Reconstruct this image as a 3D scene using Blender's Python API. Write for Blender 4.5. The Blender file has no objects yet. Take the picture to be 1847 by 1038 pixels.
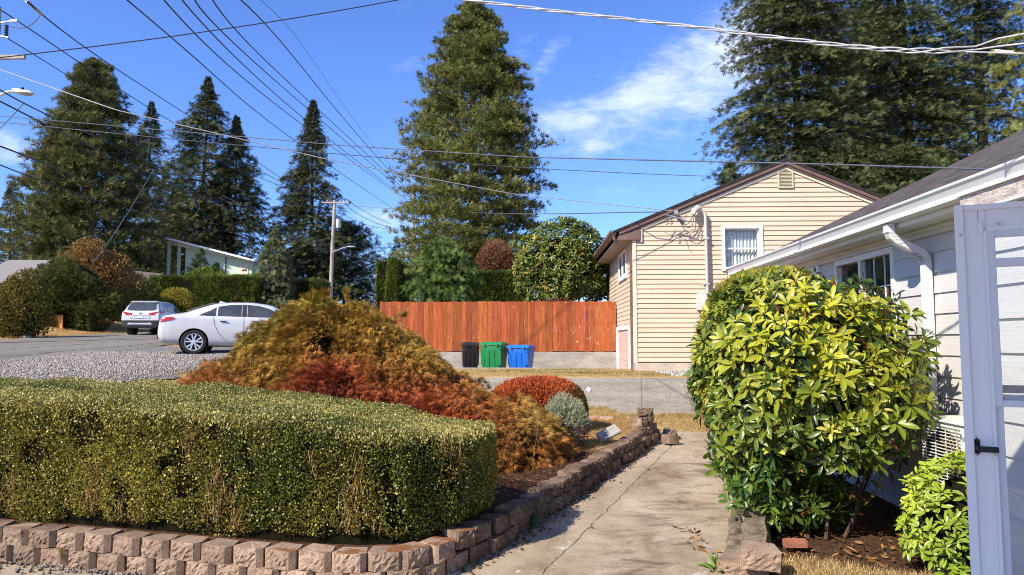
import bpy, math, random
import numpy as np
from mathutils import Vector, Matrix

R = math.radians
SC = bpy.context.scene
COL = SC.collection

# ------------------------------------------------------------------ camera
ZC = 1.85
F = 1290.0
PITCH = math.atan(98.0 / F)
YAW = math.atan(37.0 / F)
cam = bpy.data.cameras.new('camera')
camo = bpy.data.objects.new('camera', cam)
COL.objects.link(camo)
cam.sensor_width = 36.0
cam.lens = F / 1847.0 * 36.0
cam.clip_start = 0.05
cam.clip_end = 3000
camo.location = (0, 0, ZC)
camo.rotation_euler = (math.pi / 2 + PITCH, 0, YAW)
SC.camera = camo
MW = Matrix.Translation(camo.location) @ camo.rotation_euler.to_matrix().to_4x4()
RM = MW.to_3x3()


def ray(px, py):
    return RM @ Vector(((px - 923.5) / F, (519.0 - py) / F, -1.0))


def P(px, py, Y=None, z=None, X=None):
    """world point seen at that pixel of the 1847x1038 photo, on plane Y=, z= or X="""
    d = ray(px, py)
    if Y is not None:
        t = Y / d.y
    elif z is not None:
        t = (z - ZC) / d.z
    else:
        t = X / d.x
    return Vector((d.x * t, d.y * t, ZC + d.z * t))


# ------------------------------------------------------------------ light
SUN_AZ = 46.0      # direction the light travels, degrees from +Y towards +X
SUN_EL = 39.0
SC.view_settings.view_transform = 'Standard'
SC.view_settings.look = 'None'
SC.view_settings.exposure = 0.63
SC.view_settings.gamma = 1.0

sun = bpy.data.lights.new('sun', 'SUN')
sun.energy = 5.0
sun.angle = R(0.53)
sun.color = (1.0, 0.91, 0.79)
suno = bpy.data.objects.new('sun', sun)
COL.objects.link(suno)
sd = Vector((math.sin(R(SUN_AZ)) * math.cos(R(SUN_EL)), math.cos(R(SUN_AZ)) * math.cos(R(SUN_EL)), -math.sin(R(SUN_EL))))
suno.rotation_euler = sd.to_track_quat('-Z', 'Y').to_euler()
suno.location = (-20, -20, 30)

world = bpy.data.worlds.new('World')
SC.world = world
world.use_nodes = True
wt = world.node_tree
wt.nodes.clear()


class NT:
    """small helper to write node graphs"""
    def __init__(self, tree):
        self.t = tree

    def n(self, typ, **kw):
        nd = self.t.nodes.new(typ)
        for k, v in kw.items():
            setattr(nd, k, v)
        return nd

    def l(self, a, b):
        self.t.links.new(a, b)

    def set(self, sock, v):
        if hasattr(v, 'is_linked') or isinstance(v, bpy.types.NodeSocket):
            self.l(v, sock)
        else:
            sock.default_value = v

    def math(self, op, a, b=None, c=None, clamp=False):
        nd = self.n('ShaderNodeMath', operation=op)
        nd.use_clamp = clamp
        self.set(nd.inputs[0], a)
        if b is not None:
            self.set(nd.inputs[1], b)
        if c is not None:
            self.set(nd.inputs[2], c)
        return nd.outputs[0]

    def mix(self, fac, a, b, blend='MIX'):
        nd = self.n('ShaderNodeMix', data_type='RGBA', blend_type=blend)
        self.set(nd.inputs[0], fac)
        for i, v in ((6, a), (7, b)):
            if isinstance(v, (tuple, list)):
                v = tuple(v) + ((1.0,) if len(v) == 3 else ())
            self.set(nd.inputs[i], v)
        return nd.outputs[2]

    def noise(self, vec, scale, detail=4, rough=0.55, dist=0.0):
        nd = self.n('ShaderNodeTexNoise')
        if vec is not None:
            self.l(vec, nd.inputs['Vector'])
        nd.inputs['Scale'].default_value = scale
        nd.inputs['Detail'].default_value = detail
        nd.inputs['Roughness'].default_value = rough
        nd.inputs['Distortion'].default_value = dist
        return nd.outputs['Fac']

    def ramp(self, fac, stops):
        nd = self.n('ShaderNodeValToRGB')
        cr = nd.color_ramp
        while len(cr.elements) < len(stops):
            cr.elements.new(0.5)
        for e, (p, c) in zip(cr.elements, stops):
            e.position = p
            e.color = tuple(c) + ((1.0,) if len(c) == 3 else ())
        self.l(fac, nd.inputs[0])
        return nd.outputs[0]

    def maprange(self, v, a, b, c=0.0, d=1.0):
        nd = self.n('ShaderNodeMapRange')
        nd.interpolation_type = 'SMOOTHSTEP'
        self.l(v, nd.inputs[0])
        for i, x in enumerate((a, b, c, d)):
            nd.inputs[i + 1].default_value = x
        return nd.outputs[0]

    def mapping(self, vec, scale=(1, 1, 1), rot=(0, 0, 0), loc=(0, 0, 0)):
        nd = self.n('ShaderNodeMapping')
        self.l(vec, nd.inputs[0])
        nd.inputs['Scale'].default_value = scale
        nd.inputs['Rotation'].default_value = rot
        nd.inputs['Location'].default_value = loc
        return nd.outputs[0]


w = NT(wt)
sky = w.n('ShaderNodeTexSky', sky_type='NISHITA')
sky.sun_disc = False
sky.sun_elevation = R(SUN_EL)
sky.sun_rotation = R(180 + SUN_AZ)
sky.altitude = 100
sky.air_density = 1.0
sky.dust_density = 0.3
sky.ozone_density = 3.0
tc = w.n('ShaderNodeTexCoord')
sep = w.n('ShaderNodeSeparateXYZ')
w.l(tc.outputs['Generated'], sep.inputs[0])
ysafe = w.math('MAXIMUM', sep.outputs[1], 0.05)
U = w.math('DIVIDE', sep.outputs[0], ysafe)
V = w.math('DIVIDE', sep.outputs[2], ysafe)
front = w.maprange(sep.outputs[1], 0.1, 0.3)
comb = w.n('ShaderNodeCombineXYZ')
w.l(U, comb.inputs[0])
w.l(V, comb.inputs[1])
uv = comb.outputs[0]


def blob(u0, v0, ang, la, lb):
    """soft elongated patch of high cloud in sky direction (u = x/y, v = z/y)"""
    ca, sa = math.cos(R(ang)), math.sin(R(ang))
    du = w.math('SUBTRACT', U, u0)
    dv = w.math('SUBTRACT', V, v0)
    a = w.math('ADD', w.math('MULTIPLY', du, ca / la), w.math('MULTIPLY', dv, sa / la))
    b = w.math('ADD', w.math('MULTIPLY', du, -sa / lb), w.math('MULTIPLY', dv, ca / lb))
    q = w.math('ADD', w.math('MULTIPLY', a, a), w.math('MULTIPLY', b, b))
    return w.math('EXPONENT', w.math('MULTIPLY', q, -1.0))


def uvp(px, py):
    d = ray(px, py)
    return d.x / d.y, d.z / d.y


clouds = None
for px, py, ang, la, lb, k in ((1040, 215, 12, .085, .034, 1.0), (1190, 160, 33, .14, .046, 1.2), (1330, 95, 36, .17, .062, 1.3),
                               (1075, 262, 25, .035, .020, .9), (985, 110, 62, .05, .016, .62), (700, 400, -12, .05, .022, .85),
                               (735, 118, 10, .028, .014, .5), (5, 262, -20, .055, .026, .9), (1110, 345, 12, .07, .018, .3),
                               (940, 100, 70, .05, .02, .3), (1015, 80, 50, .03, .010, .35), (725, 20, 40, .02, .02, .25)):
    u0, v0 = uvp(px, py)
    g = w.math('MULTIPLY', blob(u0, v0, ang, la, lb), k)
    clouds = g if clouds is None else w.math('MAXIMUM', clouds, g)
wis = w.noise(w.mapping(uv, scale=(1, 2.3, 1), rot=(0, 0, R(-38))), 12, 8, .68, .7)
wis2 = w.noise(w.mapping(uv, scale=(1, 2.5, 1), rot=(0, 0, R(-35))), 46, 6, .6, .3)
tex = w.math('ADD', w.math('MULTIPLY', wis, .75), w.math('MULTIPLY', wis2, .32))
cm = w.math('SUBTRACT', w.math('ADD', w.math('MULTIPLY', clouds, .85), w.math('MULTIPLY', tex, 1.9)), 1.28)
cm = w.math('MULTIPLY', w.maprange(cm, -.15, 1.15), w.math('MULTIPLY', front, .78))
cm = w.math('MULTIPLY', cm, w.math('POWER', w.math('MINIMUM', w.math('MULTIPLY', clouds, 2.2), 1.0), .8))
skyc = w.mix(1.0, sky.outputs[0], (.76, .99, 1.58), 'MULTIPLY')
# whiter sky added behind the camera as fill for surfaces facing it
back_fill = w.math('MULTIPLY', w.maprange(sep.outputs[1], .1, -.55), w.maprange(sep.outputs[2], 1.0, .35))
skyc = w.mix(w.math('MULTIPLY', back_fill, .12), skyc, (7.2, 7.1, 6.9))
skymix = w.mix(cm, skyc, (7.0, 7.6, 8.6))
bg = w.n('ShaderNodeBackground')
bg.inputs[1].default_value = 0.106
w.l(skymix, bg.inputs[0])
wo = w.n('ShaderNodeOutputWorld')
w.l(bg.outputs[0], wo.inputs[0])

SC.render.engine = 'CYCLES'
SC.cycles.max_bounces = 6
SC.cycles.diffuse_bounces = 3
SC.cycles.glossy_bounces = 3
SC.cycles.transmission_bounces = 4
SC.cycles.transparent_max_bounces = 8
SC.cycles.use_denoising = True
SC.cycles.denoising_prefilter = 'NONE'
SC.cycles.filter_width = 1.0
SC.render.use_persistent_data = False

# ------------------------------------------------------------------ object helpers


def tag(o, label=None, cat=None, group=None, kind=None):
    if label:
        o['label'] = label
    if cat:
        o['category'] = cat
    if group:
        o['group'] = group
    if kind:
        o['kind'] = kind
    return o


def thing(name, label, cat, loc=(0, 0, 0), rz=0.0, group=None):
    o = bpy.data.objects.new(name, None)
    COL.objects.link(o)
    o.empty_display_size = .2
    o.location = loc
    o.rotation_euler = (0, 0, rz)
    return tag(o, label, cat, group)


def mworld(o):
    M = Matrix.LocRotScale(o.location, o.rotation_euler, None)
    if o.parent is not None:
        M = mworld(o.parent) @ o.matrix_parent_inverse @ M
    return M


def link_mesh(name, me, mat, parent=None, local=False):
    o = bpy.data.objects.new(name, me)
    COL.objects.link(o)
    if mat is not None and not me.materials:
        me.materials.append(mat)
    if parent is not None:
        o.parent = parent
        if not local:      # coordinates were given in world space
            o.matrix_parent_inverse = mworld(parent).inverted()
    return o


def np_mesh(name, V_, loops, starts, col=None, smooth=False):
    me = bpy.data.meshes.new(name)
    V_ = np.ascontiguousarray(V_, dtype=np.float32)
    me.vertices.add(len(V_))
    me.vertices.foreach_set('co', V_.ravel())
    me.loops.add(len(loops))
    me.loops.foreach_set('vertex_index', np.ascontiguousarray(loops, dtype=np.int32))
    me.polygons.add(len(starts))
    me.polygons.foreach_set('loop_start', np.ascontiguousarray(starts, dtype=np.int32))
    if col is not None:
        ca = me.color_attributes.new('Col', 'FLOAT_COLOR', 'POINT')
        c4 = np.ones((len(V_), 4), dtype=np.float32)
        c4[:, :3] = col
        ca.data.foreach_set('color', c4.ravel())
    me.update(calc_edges=True)
    if smooth:
        me.polygons.foreach_set('use_smooth', np.ones(len(starts), dtype=bool))
    return me


class MB:
    """collects shapes into one mesh; every shape may have its own tint"""
    def __init__(self):
        self.v, self.f, self.c = [], [], []

    def add(self, vs, fs, col=(1, 1, 1)):
        b = len(self.v)
        self.v += [tuple(p) for p in vs]
        self.c += [col] * len(vs)
        self.f += [tuple(b + i for i in f) for f in fs]
        return self

    def box(self, lo, hi, col=(1, 1, 1), M=None):
        x0, y0, z0 = lo
        x1, y1, z1 = hi
        vs = [(x0, y0, z0), (x1, y0, z0), (x1, y1, z0), (x0, y1, z0), (x0, y0, z1), (x1, y0, z1), (x1, y1, z1), (x0, y1, z1)]
        if M is not None:
            vs = [M @ Vector(p) for p in vs]
        return self.add(vs, [(0, 3, 2, 1), (4, 5, 6, 7), (0, 1, 5, 4), (1, 2, 6, 5), (2, 3, 7, 6), (3, 0, 4, 7)], col)

    def tube(self, pts, r, n=8, col=(1, 1, 1), caps=True, ref=None):
        pts = [Vector(p) for p in pts]
        rs = r if isinstance(r, (list, tuple)) else [r] * len(pts)
        rings = []
        prev = None
        for i, p in enumerate(pts):
            a = pts[max(i - 1, 0)]
            b = pts[min(i + 1, len(pts) - 1)]
            t = (b - a).normalized()
            if prev is None:
                u = Vector(ref) if ref else (Vector((0, 0, 1)) if abs(t.z) < .9 else Vector((1, 0, 0)))
            else:
                u = prev
            u = (u - t * u.dot(t)).normalized()
            prev = u
            vv = t.cross(u)
            rings.append([p + (u * math.cos(2 * math.pi * k / n) + vv * math.sin(2 * math.pi * k / n)) * rs[i] for k in range(n)])
        vs = [q for ring in rings for q in ring]
        fs = []
        for i in range(len(pts) - 1):
            for k in range(n):
                k2 = (k + 1) % n
                fs.append((i * n + k, i * n + k2, (i + 1) * n + k2, (i + 1) * n + k))
        if caps:
            fs.append(tuple(range(n - 1, -1, -1)))
            fs.append(tuple((len(pts) - 1) * n + k for k in range(n)))
        return self.add(vs, fs, col)

    def rect_tube(self, pts, w_, d_, side, col=(1, 1, 1)):
        """rectangular pipe; side = direction of the width w_"""
        pts = [Vector(p) for p in pts]
        side = Vector(side).normalized()
        vs, fs = [], []
        for i, p in enumerate(pts):
            a = pts[max(i - 1, 0)]
            b = pts[min(i + 1, len(pts) - 1)]
            t = (b - a).normalized()
            up = t.cross(side).normalized()
            for sx, sy in ((-1, -1), (1, -1), (1, 1), (-1, 1)):
                vs.append(p + side * sx * w_ / 2 + up * sy * d_ / 2)
        for i in range(len(pts) - 1):
            for k in range(4):
                k2 = (k + 1) % 4
                fs.append((i * 4 + k, i * 4 + k2, i * 4 + 4 + k2, i * 4 + 4 + k))
        e = (len(pts) - 1) * 4
        fs += [(3, 2, 1, 0), (e, e + 1, e + 2, e + 3)]
        return self.add(vs, fs, col)

    def prism(self, poly, dirv, col=(1, 1, 1)):
        n = len(poly)
        d = Vector(dirv)
        vs = [Vector(p) for p in poly] + [Vector(p) + d for p in poly]
        fs = [tuple(range(n - 1, -1, -1)), tuple(range(n, 2 * n))]
        for i in range(n):
            j = (i + 1) % n
            fs.append((i, j, n + j, n + i))
        return self.add(vs, fs, col)

    def lathe(self, prof, c, n=24, axis='z', col=(1, 1, 1)):
        vs, fs = [], []
        for (r, h) in prof:
            for k in range(n):
                a = 2 * math.pi * k / n
                if axis == 'z':
                    vs.append((c[0] + r * math.cos(a), c[1] + r * math.sin(a), c[2] + h))
                elif axis == 'y':
                    vs.append((c[0] + r * math.cos(a), c[1] + h, c[2] + r * math.sin(a)))
                else:
                    vs.append((c[0] + h, c[1] + r * math.cos(a), c[2] + r * math.sin(a)))
        for i in range(len(prof) - 1):
            for k in range(n):
                k2 = (k + 1) % n
                fs.append((i * n + k, i * n + k2, (i + 1) * n + k2, (i + 1) * n + k))
        return self.add(vs, fs, col)

    def build(self, name, mat, parent=None, smooth=False, local=False, bevel=0.0, fixn=True):
        me = bpy.data.meshes.new(name)
        me.from_pydata(self.v, [], self.f)
        ca = me.color_attributes.new('Col', 'FLOAT_COLOR', 'POINT')
        c4 = np.ones((len(self.v), 4), dtype=np.float32)
        c4[:, :3] = np.array(self.c)
        ca.data.foreach_set('color', c4.ravel())
        me.update()
        if fixn:
            import bmesh
            bm = bmesh.new()
            bm.from_mesh(me)
            bmesh.ops.recalc_face_normals(bm, faces=bm.faces)
            if bevel:
                bmesh.ops.bevel(bm, geom=[e for e in bm.edges if len(e.link_faces) == 2 and e.calc_face_angle(0) > .5], offset=bevel,
                                segments=2, affect='EDGES', clamp_overlap=True)
            bm.to_mesh(me)
            bm.free()
        if smooth:
            me.polygons.foreach_set('use_smooth', np.ones(len(me.polygons), dtype=bool))
            me.set_sharp_from_angle(angle=R(40))
        return link_mesh(name, me, mat, parent, local)


def vnoise(p, scale, seed, octaves=3):
    """cheap smooth noise in about [-1,1] for arrays of points"""
    r = np.random.default_rng(seed)
    out = np.zeros(len(p))
    amp, tot = 1.0, 0.0
    s = scale
    for o in range(octaves):
        acc = np.zeros(len(p))
        for k in range(5):
            d = r.normal(size=p.shape[1])
            d /= np.linalg.norm(d)
            acc += np.sin(p @ d * s * (0.7 + .6 * r.random()) + r.random() * 6.28)
        out += amp * acc / 2.6
        tot += amp
        amp *= .55
        s *= 2.1
    return out / tot


def unit(a):
    return a / np.maximum(np.linalg.norm(a, axis=1, keepdims=True), 1e-9)


# templates: vertices (along, across, lift), faces
T_DIAMOND = (np.array([(0, 0, 0), (.45, .5, 0), (1, 0, 0), (.45, -.5, 0)], float), [(0, 1, 2, 3)])
T_OVAL = (np.array([(0, 0, 0), (.3, .46, .06), (.72, .42, .05), (1, 0, -.05), (.72, -.42, .05), (.3, -.46, .06)], float),
          [(0, 1, 2, 3), (0, 3, 4, 5)])
T_RHODO = (np.array([(0, 0, 0), (.25, .34, .045), (.25, 0, .0), (.25, -.34, .045), (.58, .5, .03), (.58, 0, -.03), (.58, -.5, .03),
                     (.84, .33, -.05), (.84, 0, -.09), (.84, -.33, -.05), (1, 0, -.15)], float),
           [(0, 1, 2), (0, 2, 3), (1, 4, 5, 2), (2, 5, 6, 3), (4, 7, 8, 5), (5, 8, 9, 6), (7, 10, 8), (8, 10, 9)])


def spikes(lst):
    vs, fs = [], []
    for (b, tip, wd) in lst:
        b, tip = np.array(b, float), np.array(tip, float)
        m = b * .55 + tip * .45
        s = np.array((-(tip - b)[1], (tip - b)[0], 0))
        s = s / max(np.linalg.norm(s), 1e-6) * wd
        k = len(vs)
        vs += [b, m + s, tip, m - s]
        fs.append((k, k + 1, k + 2, k + 3))
    return np.array(vs), fs


T_LACE = spikes([((0, 0, 0), (1, 0, 0), .035), ((.1, 0, 0), (.98, .22, .05), .03), ((.1, 0, 0), (.98, -.22, -.04), .03), ((.05, 0, 0), (.78, .42, -.06), .03), ((.05, 0, 0), (.78, -.42, .06), .03)])
# a flat fir spray: a stem with side sprigs
T_SPRAY = spikes([((0, 0, 0), (1, 0, 0), .06)] + [((b, 0, 0), (b + .34 - .06 * k, sg * (.46 - .08 * k), -.03 - .02 * k), .042)
                  for k, b in enumerate((.02, .2, .38, .56)) for sg in (-1, 1)])


def tuft_template(n, seed, spread=.9, wd=.05):
    r = random.Random(seed)
    vs, fs = [], []
    for i in range(n):
        a = 2 * math.pi * (i + r.random() * .7) / n
        el = r.uniform(.15, spread)
        d = np.array((math.cos(el), math.sin(el) * math.cos(a), math.sin(el) * math.sin(a))) * r.uniform(.75, 1.1)
        s = np.cross(d, (r.uniform(-1, 1), r.uniform(-1, 1), r.uniform(-1, 1)))
        s = s / max(np.linalg.norm(s), 1e-6) * wd
        m = d * .45
        k = len(vs)
        vs += [np.zeros(3), m + s, d, m - s]
        fs.append((k, k + 1, k + 2, k + 3))
    return np.array(vs), fs


T_TUFT = tuft_template(17, 4, 1.35, .036)
T_GRASS = spikes([((0, 0, 0), (1, .1, .25), .03), ((0, .05, 0), (.8, .5, -.2), .03), ((0, -.05, 0), (.75, -.55, .1), .03),
                  ((0, 0, .05), (.6, .2, .7), .03)])


def scatter_mesh(name, Pos, A, B, L, W, tmpl, col, smooth=False):
    """one leaf (template) at every point; A along, B across (made orthogonal), L length, W width"""
    tv, tf = tmpl
    n = len(Pos)
    A = unit(A)
    B = unit(B - A * np.sum(A * B, axis=1, keepdims=True))
    N = np.cross(A, B)
    L = np.broadcast_to(np.asarray(L, float), (n,))
    W = np.broadcast_to(np.asarray(W, float), (n,))
    V_ = (Pos[:, None, :] + A[:, None, :] * (tv[None, :, 0, None] * L[:, None, None])
          + B[:, None, :] * (tv[None, :, 1, None] * W[:, None, None]) + N[:, None, :] * (tv[None, :, 2, None] * L[:, None, None]))
    k = len(tv)
    fl = np.array([i for f in tf for i in f])
    st = np.cumsum([0] + [len(f) for f in tf[:-1]])
    loops = (np.arange(n)[:, None] * k + fl[None, :]).ravel()
    starts = (np.arange(n)[:, None] * len(fl) + st[None, :]).ravel()
    c = np.repeat(col, k, axis=0) if col is not None else None
    return np_mesh(name, V_.reshape(-1, 3), loops, starts, c, smooth)


def scatter(name, mat, Pos, A, B, L, W, tmpl, col, parent=None, smooth=False):
    return link_mesh(name, scatter_mesh(name, Pos, A, B, L, W, tmpl, col, smooth), mat, parent)


def rdir(rng, n):
    return unit(rng.normal(size=(n, 3)))


def cmix(a, b, t):
    a, b = np.array(a, float), np.array(b, float)
    t = np.clip(t, 0, 1)[:, None]
    return a * (1 - t) + b * t


# ------------------------------------------------------------------ materials


def new_mat(name):
    m = bpy.data.materials.new(name)
    m.use_nodes = True
    t = m.node_tree
    t.nodes.clear()
    q = NT(t)
    out = q.n('ShaderNodeOutputMaterial')
    bs = q.n('ShaderNodeBsdfPrincipled')
    q.l(bs.outputs[0], out.inputs[0])
    return m, q, bs, out


def surf(name, c1, c2, scale=3.0, rough=.7, bump=0.0, bscale=40.0, detail=6, spec=.3, vcol=False, metal=0.0, stretch=(1, 1, 1), fine=.0, coat=0.0):
    m, q, bs, out = new_mat(name)
    tcn = q.n('ShaderNodeTexCoord')
    vec = q.mapping(tcn.outputs['Object'], scale=stretch)
    nz = q.noise(vec, scale, detail, .6)
    c = q.ramp(nz, [(.3, c1), (.7, c2)])
    if fine:
        f = q.noise(vec, bscale, 3, .6)
        k = q.maprange(f, .3, .7, 1 - fine, 1 + fine)
        c = q.mix(1.0, c, k, 'MULTIPLY')
    if vcol:
        at = q.n('ShaderNodeAttribute', attribute_name='Col')
        c = q.mix(1.0, c, at.outputs['Color'], 'MULTIPLY')
    q.l(c, bs.inputs['Base Color'])
    bs.inputs['Roughness'].default_value = rough
    bs.inputs['Specular IOR Level'].default_value = spec
    bs.inputs['Metallic'].default_value = metal
    bs.inputs['Coat Weight'].default_value = coat
    if bump:
        nb = q.noise(vec, bscale, 5, .6)
        bn = q.n('ShaderNodeBump')
        bn.inputs['Strength'].default_value = bump
        bn.inputs['Distance'].default_value = .01
        q.l(nb, bn.inputs['Height'])
        q.l(bn.outputs[0], bs.inputs['Normal'])
    return m


def leaf_mat(name, trans=.3, rough=.5, spec=.25, tint=(1.0, 1.0, .6), var=.0):
    m, q, bs, out = new_mat(name)
    at = q.n('ShaderNodeAttribute', attribute_name='Col')
    q.l(at.outputs['Color'], bs.inputs['Base Color'])
    bs.inputs['Roughness'].default_value = rough
    bs.inputs['Specular IOR Level'].default_value = spec
    if trans > 0:
        tr = q.n('ShaderNodeBsdfTranslucent')
        q.l(q.mix(1.0, at.outputs['Color'], tint, 'MULTIPLY'), tr.inputs[0])
        ms = q.n('ShaderNodeMixShader')
        ms.inputs[0].default_value = trans
        q.l(bs.outputs[0], ms.inputs[1])
        q.l(tr.outputs[0], ms.inputs[2])
        q.l(ms.outputs[0], out.inputs[0])
    return m


M_leaf = leaf_mat('leaf_soft', .28, .55, .2)
M_gloss = leaf_mat('leaf_glossy', .3, .34, .45)
M_hedge = leaf_mat('leaf_box', .22, .42, .35)
M_needle = leaf_mat('needle', .15, .6, .15)
M_dry = leaf_mat('dry_blade', .25, .8, .1, (1, .9, .7))
M_bark = surf('bark', (.09, .07, .055), (.2, .165, .13), 6, .9, .8, 30, stretch=(1, 1, .3))
M_inner = surf('core_shade', (.006, .006, .003), (.018, .014, .008), 14, 1.0, spec=0.0)  # near-black core colour that puts the shade between leaves into the foliage
M_block = surf('split_block', (.25, .165, .115), (.42, .30, .215), 7, .95, 1.0, 75, fine=.3, vcol=True, spec=.1)
M_conc = surf('old_concrete', (.25, .225, .195), (.40, .365, .315), 1.6, .92, .4, 60, fine=.16, spec=.15)
M_white = surf('white_paint', (.74, .73, .70), (.82, .81, .785), 2.5, .45, spec=.4)
M_whitemetal = surf('white_metal', (.62, .615, .60), (.70, .695, .68), 1.5, .3, spec=.5)
M_doorpaint = surf('door_paint', (.82, .81, .80), (.87, .86, .85), 2.0, .4, spec=.45)
M_brown = surf('brown_paint', (.13, .078, .06), (.19, .12, .092), 3, .6)
M_soffit = surf('soffit_paint', (.60, .58, .53), (.70, .68, .63), 3, .7)
M_dark = surf('dark_opening', (.012, .012, .012), (.03, .03, .03), 3, .7)
M_black = surf('black_plastic', (.012, .012, .014), (.022, .022, .026), 5, .4)
M_steel = surf('galvanised', (.42, .43, .44), (.58, .58, .58), 6, .45, metal=.6)
M_wood = surf('weathered_pole', (.30, .26, .21), (.46, .41, .34), 5, .9, .5, 30, stretch=(1, 1, .15))
M_wire = surf('wire_black', (.015, .016, .02), (.03, .03, .035), 3, .6)
M_wirew = surf('wire_silver', (.40, .39, .38), (.56, .55, .53), 8, .5, metal=.3)
M_wireg = surf('wire_grey', (.07, .08, .10), (.12, .13, .15), 8, .5)

# ------------------------------------------------------------------ setting: terrain
# line of the block wall along the garden (plan), front faces
PATH = [(-7.4, 6.6), (-6.0, 6.35), (-4.64, 6.10), (-3.9, 5.94), (-2.9, 5.71), (-2.0, 5.51), (-1.35, 5.43), (-.95, 5.50), (-.66, 5.80), (-.28, 6.5),
        (.2, 7.65), (.68, 8.85), (1.1, 9.9), (1.5, 10.85), (1.75, 11.45)]
PATHN = np.array(PATH)
_sg = np.diff(PATHN, axis=0)
_nn = np.vstack([_sg, _sg[-1:]])
_nn = _nn / np.linalg.norm(_nn, axis=1)[:, None]
_off = PATHN + np.stack([-_nn[:, 1], _nn[:, 0]], 1) * .17
POLY = np.array([tuple(p_) for p_ in _off] + [(2.0, 12.3), (2.05, 13.2), (1.5, 15.6), (-60, 15.6), (-60, 6.6)])


def inside(x, y, poly):
    r_ = np.zeros(x.shape, bool)
    n = len(poly)
    j = n - 1
    for i in range(n):
        xi, yi = poly[i]
        xj, yj = poly[j]
        c = ((yi > y) != (yj > y)) & (x < (xj - xi) * (y - yi) / (yj - yi + 1e-12) + xi)
        r_ ^= c
        j = i
    return r_


def sst(a, b, x):
    t = np.clip((x - a) / (b - a), 0, 1)
    return t * t * (3 - 2 * t)


def zroad(y):
    return .64 + .045 * np.clip(y, -10, 140)


def zdrive(y):
    return np.clip(.024 * (y - 5.5), 0, .24)


def zground(x, y):
    x = np.asarray(x, float)
    y = np.asarray(y, float)
    zr = zroad(y) + sst(-22, -32, x) * 2.2
    yard = zdrive(y) - .012
    yard = np.where(y > 13.6, .20 + (y - 13.6) * .06, yard)
    ins = inside(x, y, POLY)
    plant = .24 + .02 * (y - 5.5)
    yp = np.interp(x, PATHN[:, 0], PATHN[:, 1])
    plant = plant + (zr - plant) * sst(-2.2, -8.0, x) * sst(.9, 4.0, y - yp)
    z = np.where(ins, plant, yard)
    # neighbour's lawn above the grey wall
    up = 1.09 + (zr - 1.09) * sst(-2.0, -7.5, x)
    z = np.where(y > 15.58, up, z)
    pad = .77 + (zr - .77) * sst(-2.6, -5.6, x)
    z = np.where((y > 20.35) & (y < 22.9) & (x < 2.72), pad, z)
    back = 1.5 + (zr - 1.5) * sst(-4, -10, x) + .02 * np.clip(y - 22.9, 0, 100)
    back = np.where(x < -10, zr, back)
    z = np.where(y >= 22.9, back, z)
    z = np.where((x < -8) & (y <= 6.6), zr - .3, z)
    return z


def axis(parts):
    o = []
    for a, b, n in parts:
        o += list(np.linspace(a, b, n, endpoint=False))
    o.append(parts[-1][1])
    return np.array(o)


gx = axis([(-400, -60, 12), (-60, -22, 20), (-22, -8, 56), (-8, 5, 130), (5, 12, 14), (12, 60, 16), (60, 400, 10)])
gy = axis([(-60, 0, 8), (0, 4.5, 10), (4.5, 15.5, 110), (15.5, 15.62, 3), (15.62, 20.3, 24), (20.3, 20.4, 3), (20.4, 22.85, 12), (22.85, 22.95, 3), (22.95, 40, 24), (40, 140, 30), (140, 900, 14)])
GX, GY = np.meshgrid(gx, gy)
GZ = zground(GX.ravel(), GY.ravel())
tv = np.stack([GX.ravel(), GY.ravel(), GZ], 1)
nx, ny = len(gx), len(gy)
ii = (np.arange(ny - 1)[:, None] * nx + np.arange(nx - 1)[None, :]).ravel()
loops = np.stack([ii, ii + 1, ii + 1 + nx, ii + nx], 1).ravel()

m, q, bs, out = new_mat('ground')
geo = q.n('ShaderNodeNewGeometry')
pos = geo.outputs['Position']
sp = q.n('ShaderNodeSeparateXYZ')
q.l(pos, sp.inputs[0])
n1 = q.noise(pos, 1.3, 6, .65)
n2 = q.noise(pos, 28, 4, .7)
dry = q.ramp(q.math('ADD', q.math('MULTIPLY', n1, .6), q.math('MULTIPLY', n2, .4)),
             [(.32, (.20, .12, .05)), (.5, (.40, .27, .11)), (.66, (.52, .38, .18))])
green = q.maprange(q.noise(pos, .9, 3), .60, .72)
dry = q.mix(q.math('MULTIPLY', green, .5), dry, (.13, .14, .035))
soil = q.ramp(n2, [(.35, (.035, .020, .012)), (.68, (.12, .066, .04))])
# garden soil under the shrubs, from the wall back to about 11 m, and the bed on the right
soilm = q.math('MULTIPLY', q.maprange(q.math('ADD', sp.outputs[1], q.math('MULTIPLY', n1, 1.2)), 11.2, 10.6),
               q.maprange(sp.outputs[0], -7.0, -5.5))
rb = q.math('MULTIPLY', q.maprange(sp.outputs[0], 1.2, 1.5),
            q.maprange(q.math('ADD', sp.outputs[1], q.math('MULTIPLY', n1, .9)), 12.0, 11.5))
soilm = q.math('MAXIMUM', soilm, rb)
q.l(q.mix(soilm, dry, soil), bs.inputs['Base Color'])
bs.inputs['Roughness'].default_value = 1.0
bs.inputs['Specular IOR Level'].default_value = .05
bn = q.n('ShaderNodeBump')
bn.inputs['Strength'].default_value = .8
bn.inputs['Distance'].default_value = .03
q.l(n2, bn.inputs['Height'])
q.l(bn.outputs[0], bs.inputs['Normal'])
M_ground = m
g = link_mesh('ground', np_mesh('ground', tv, loops, np.arange(len(ii)) * 4, None, False), M_ground)
tag(g, kind='structure')


def sheet(name, xs_l, xs_r, ys, dz, mat, nxs=6):
    """a ground sheet between two plan edges, following the terrain height function zf"""
    vs, lp = [], []
    for (a, b, y) in zip(xs_l, xs_r, ys):
        for k in range(nxs + 1):
            x = a + (b - a) * k / nxs
            vs.append((x, y))
    vs = np.array(vs)
    return vs


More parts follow.
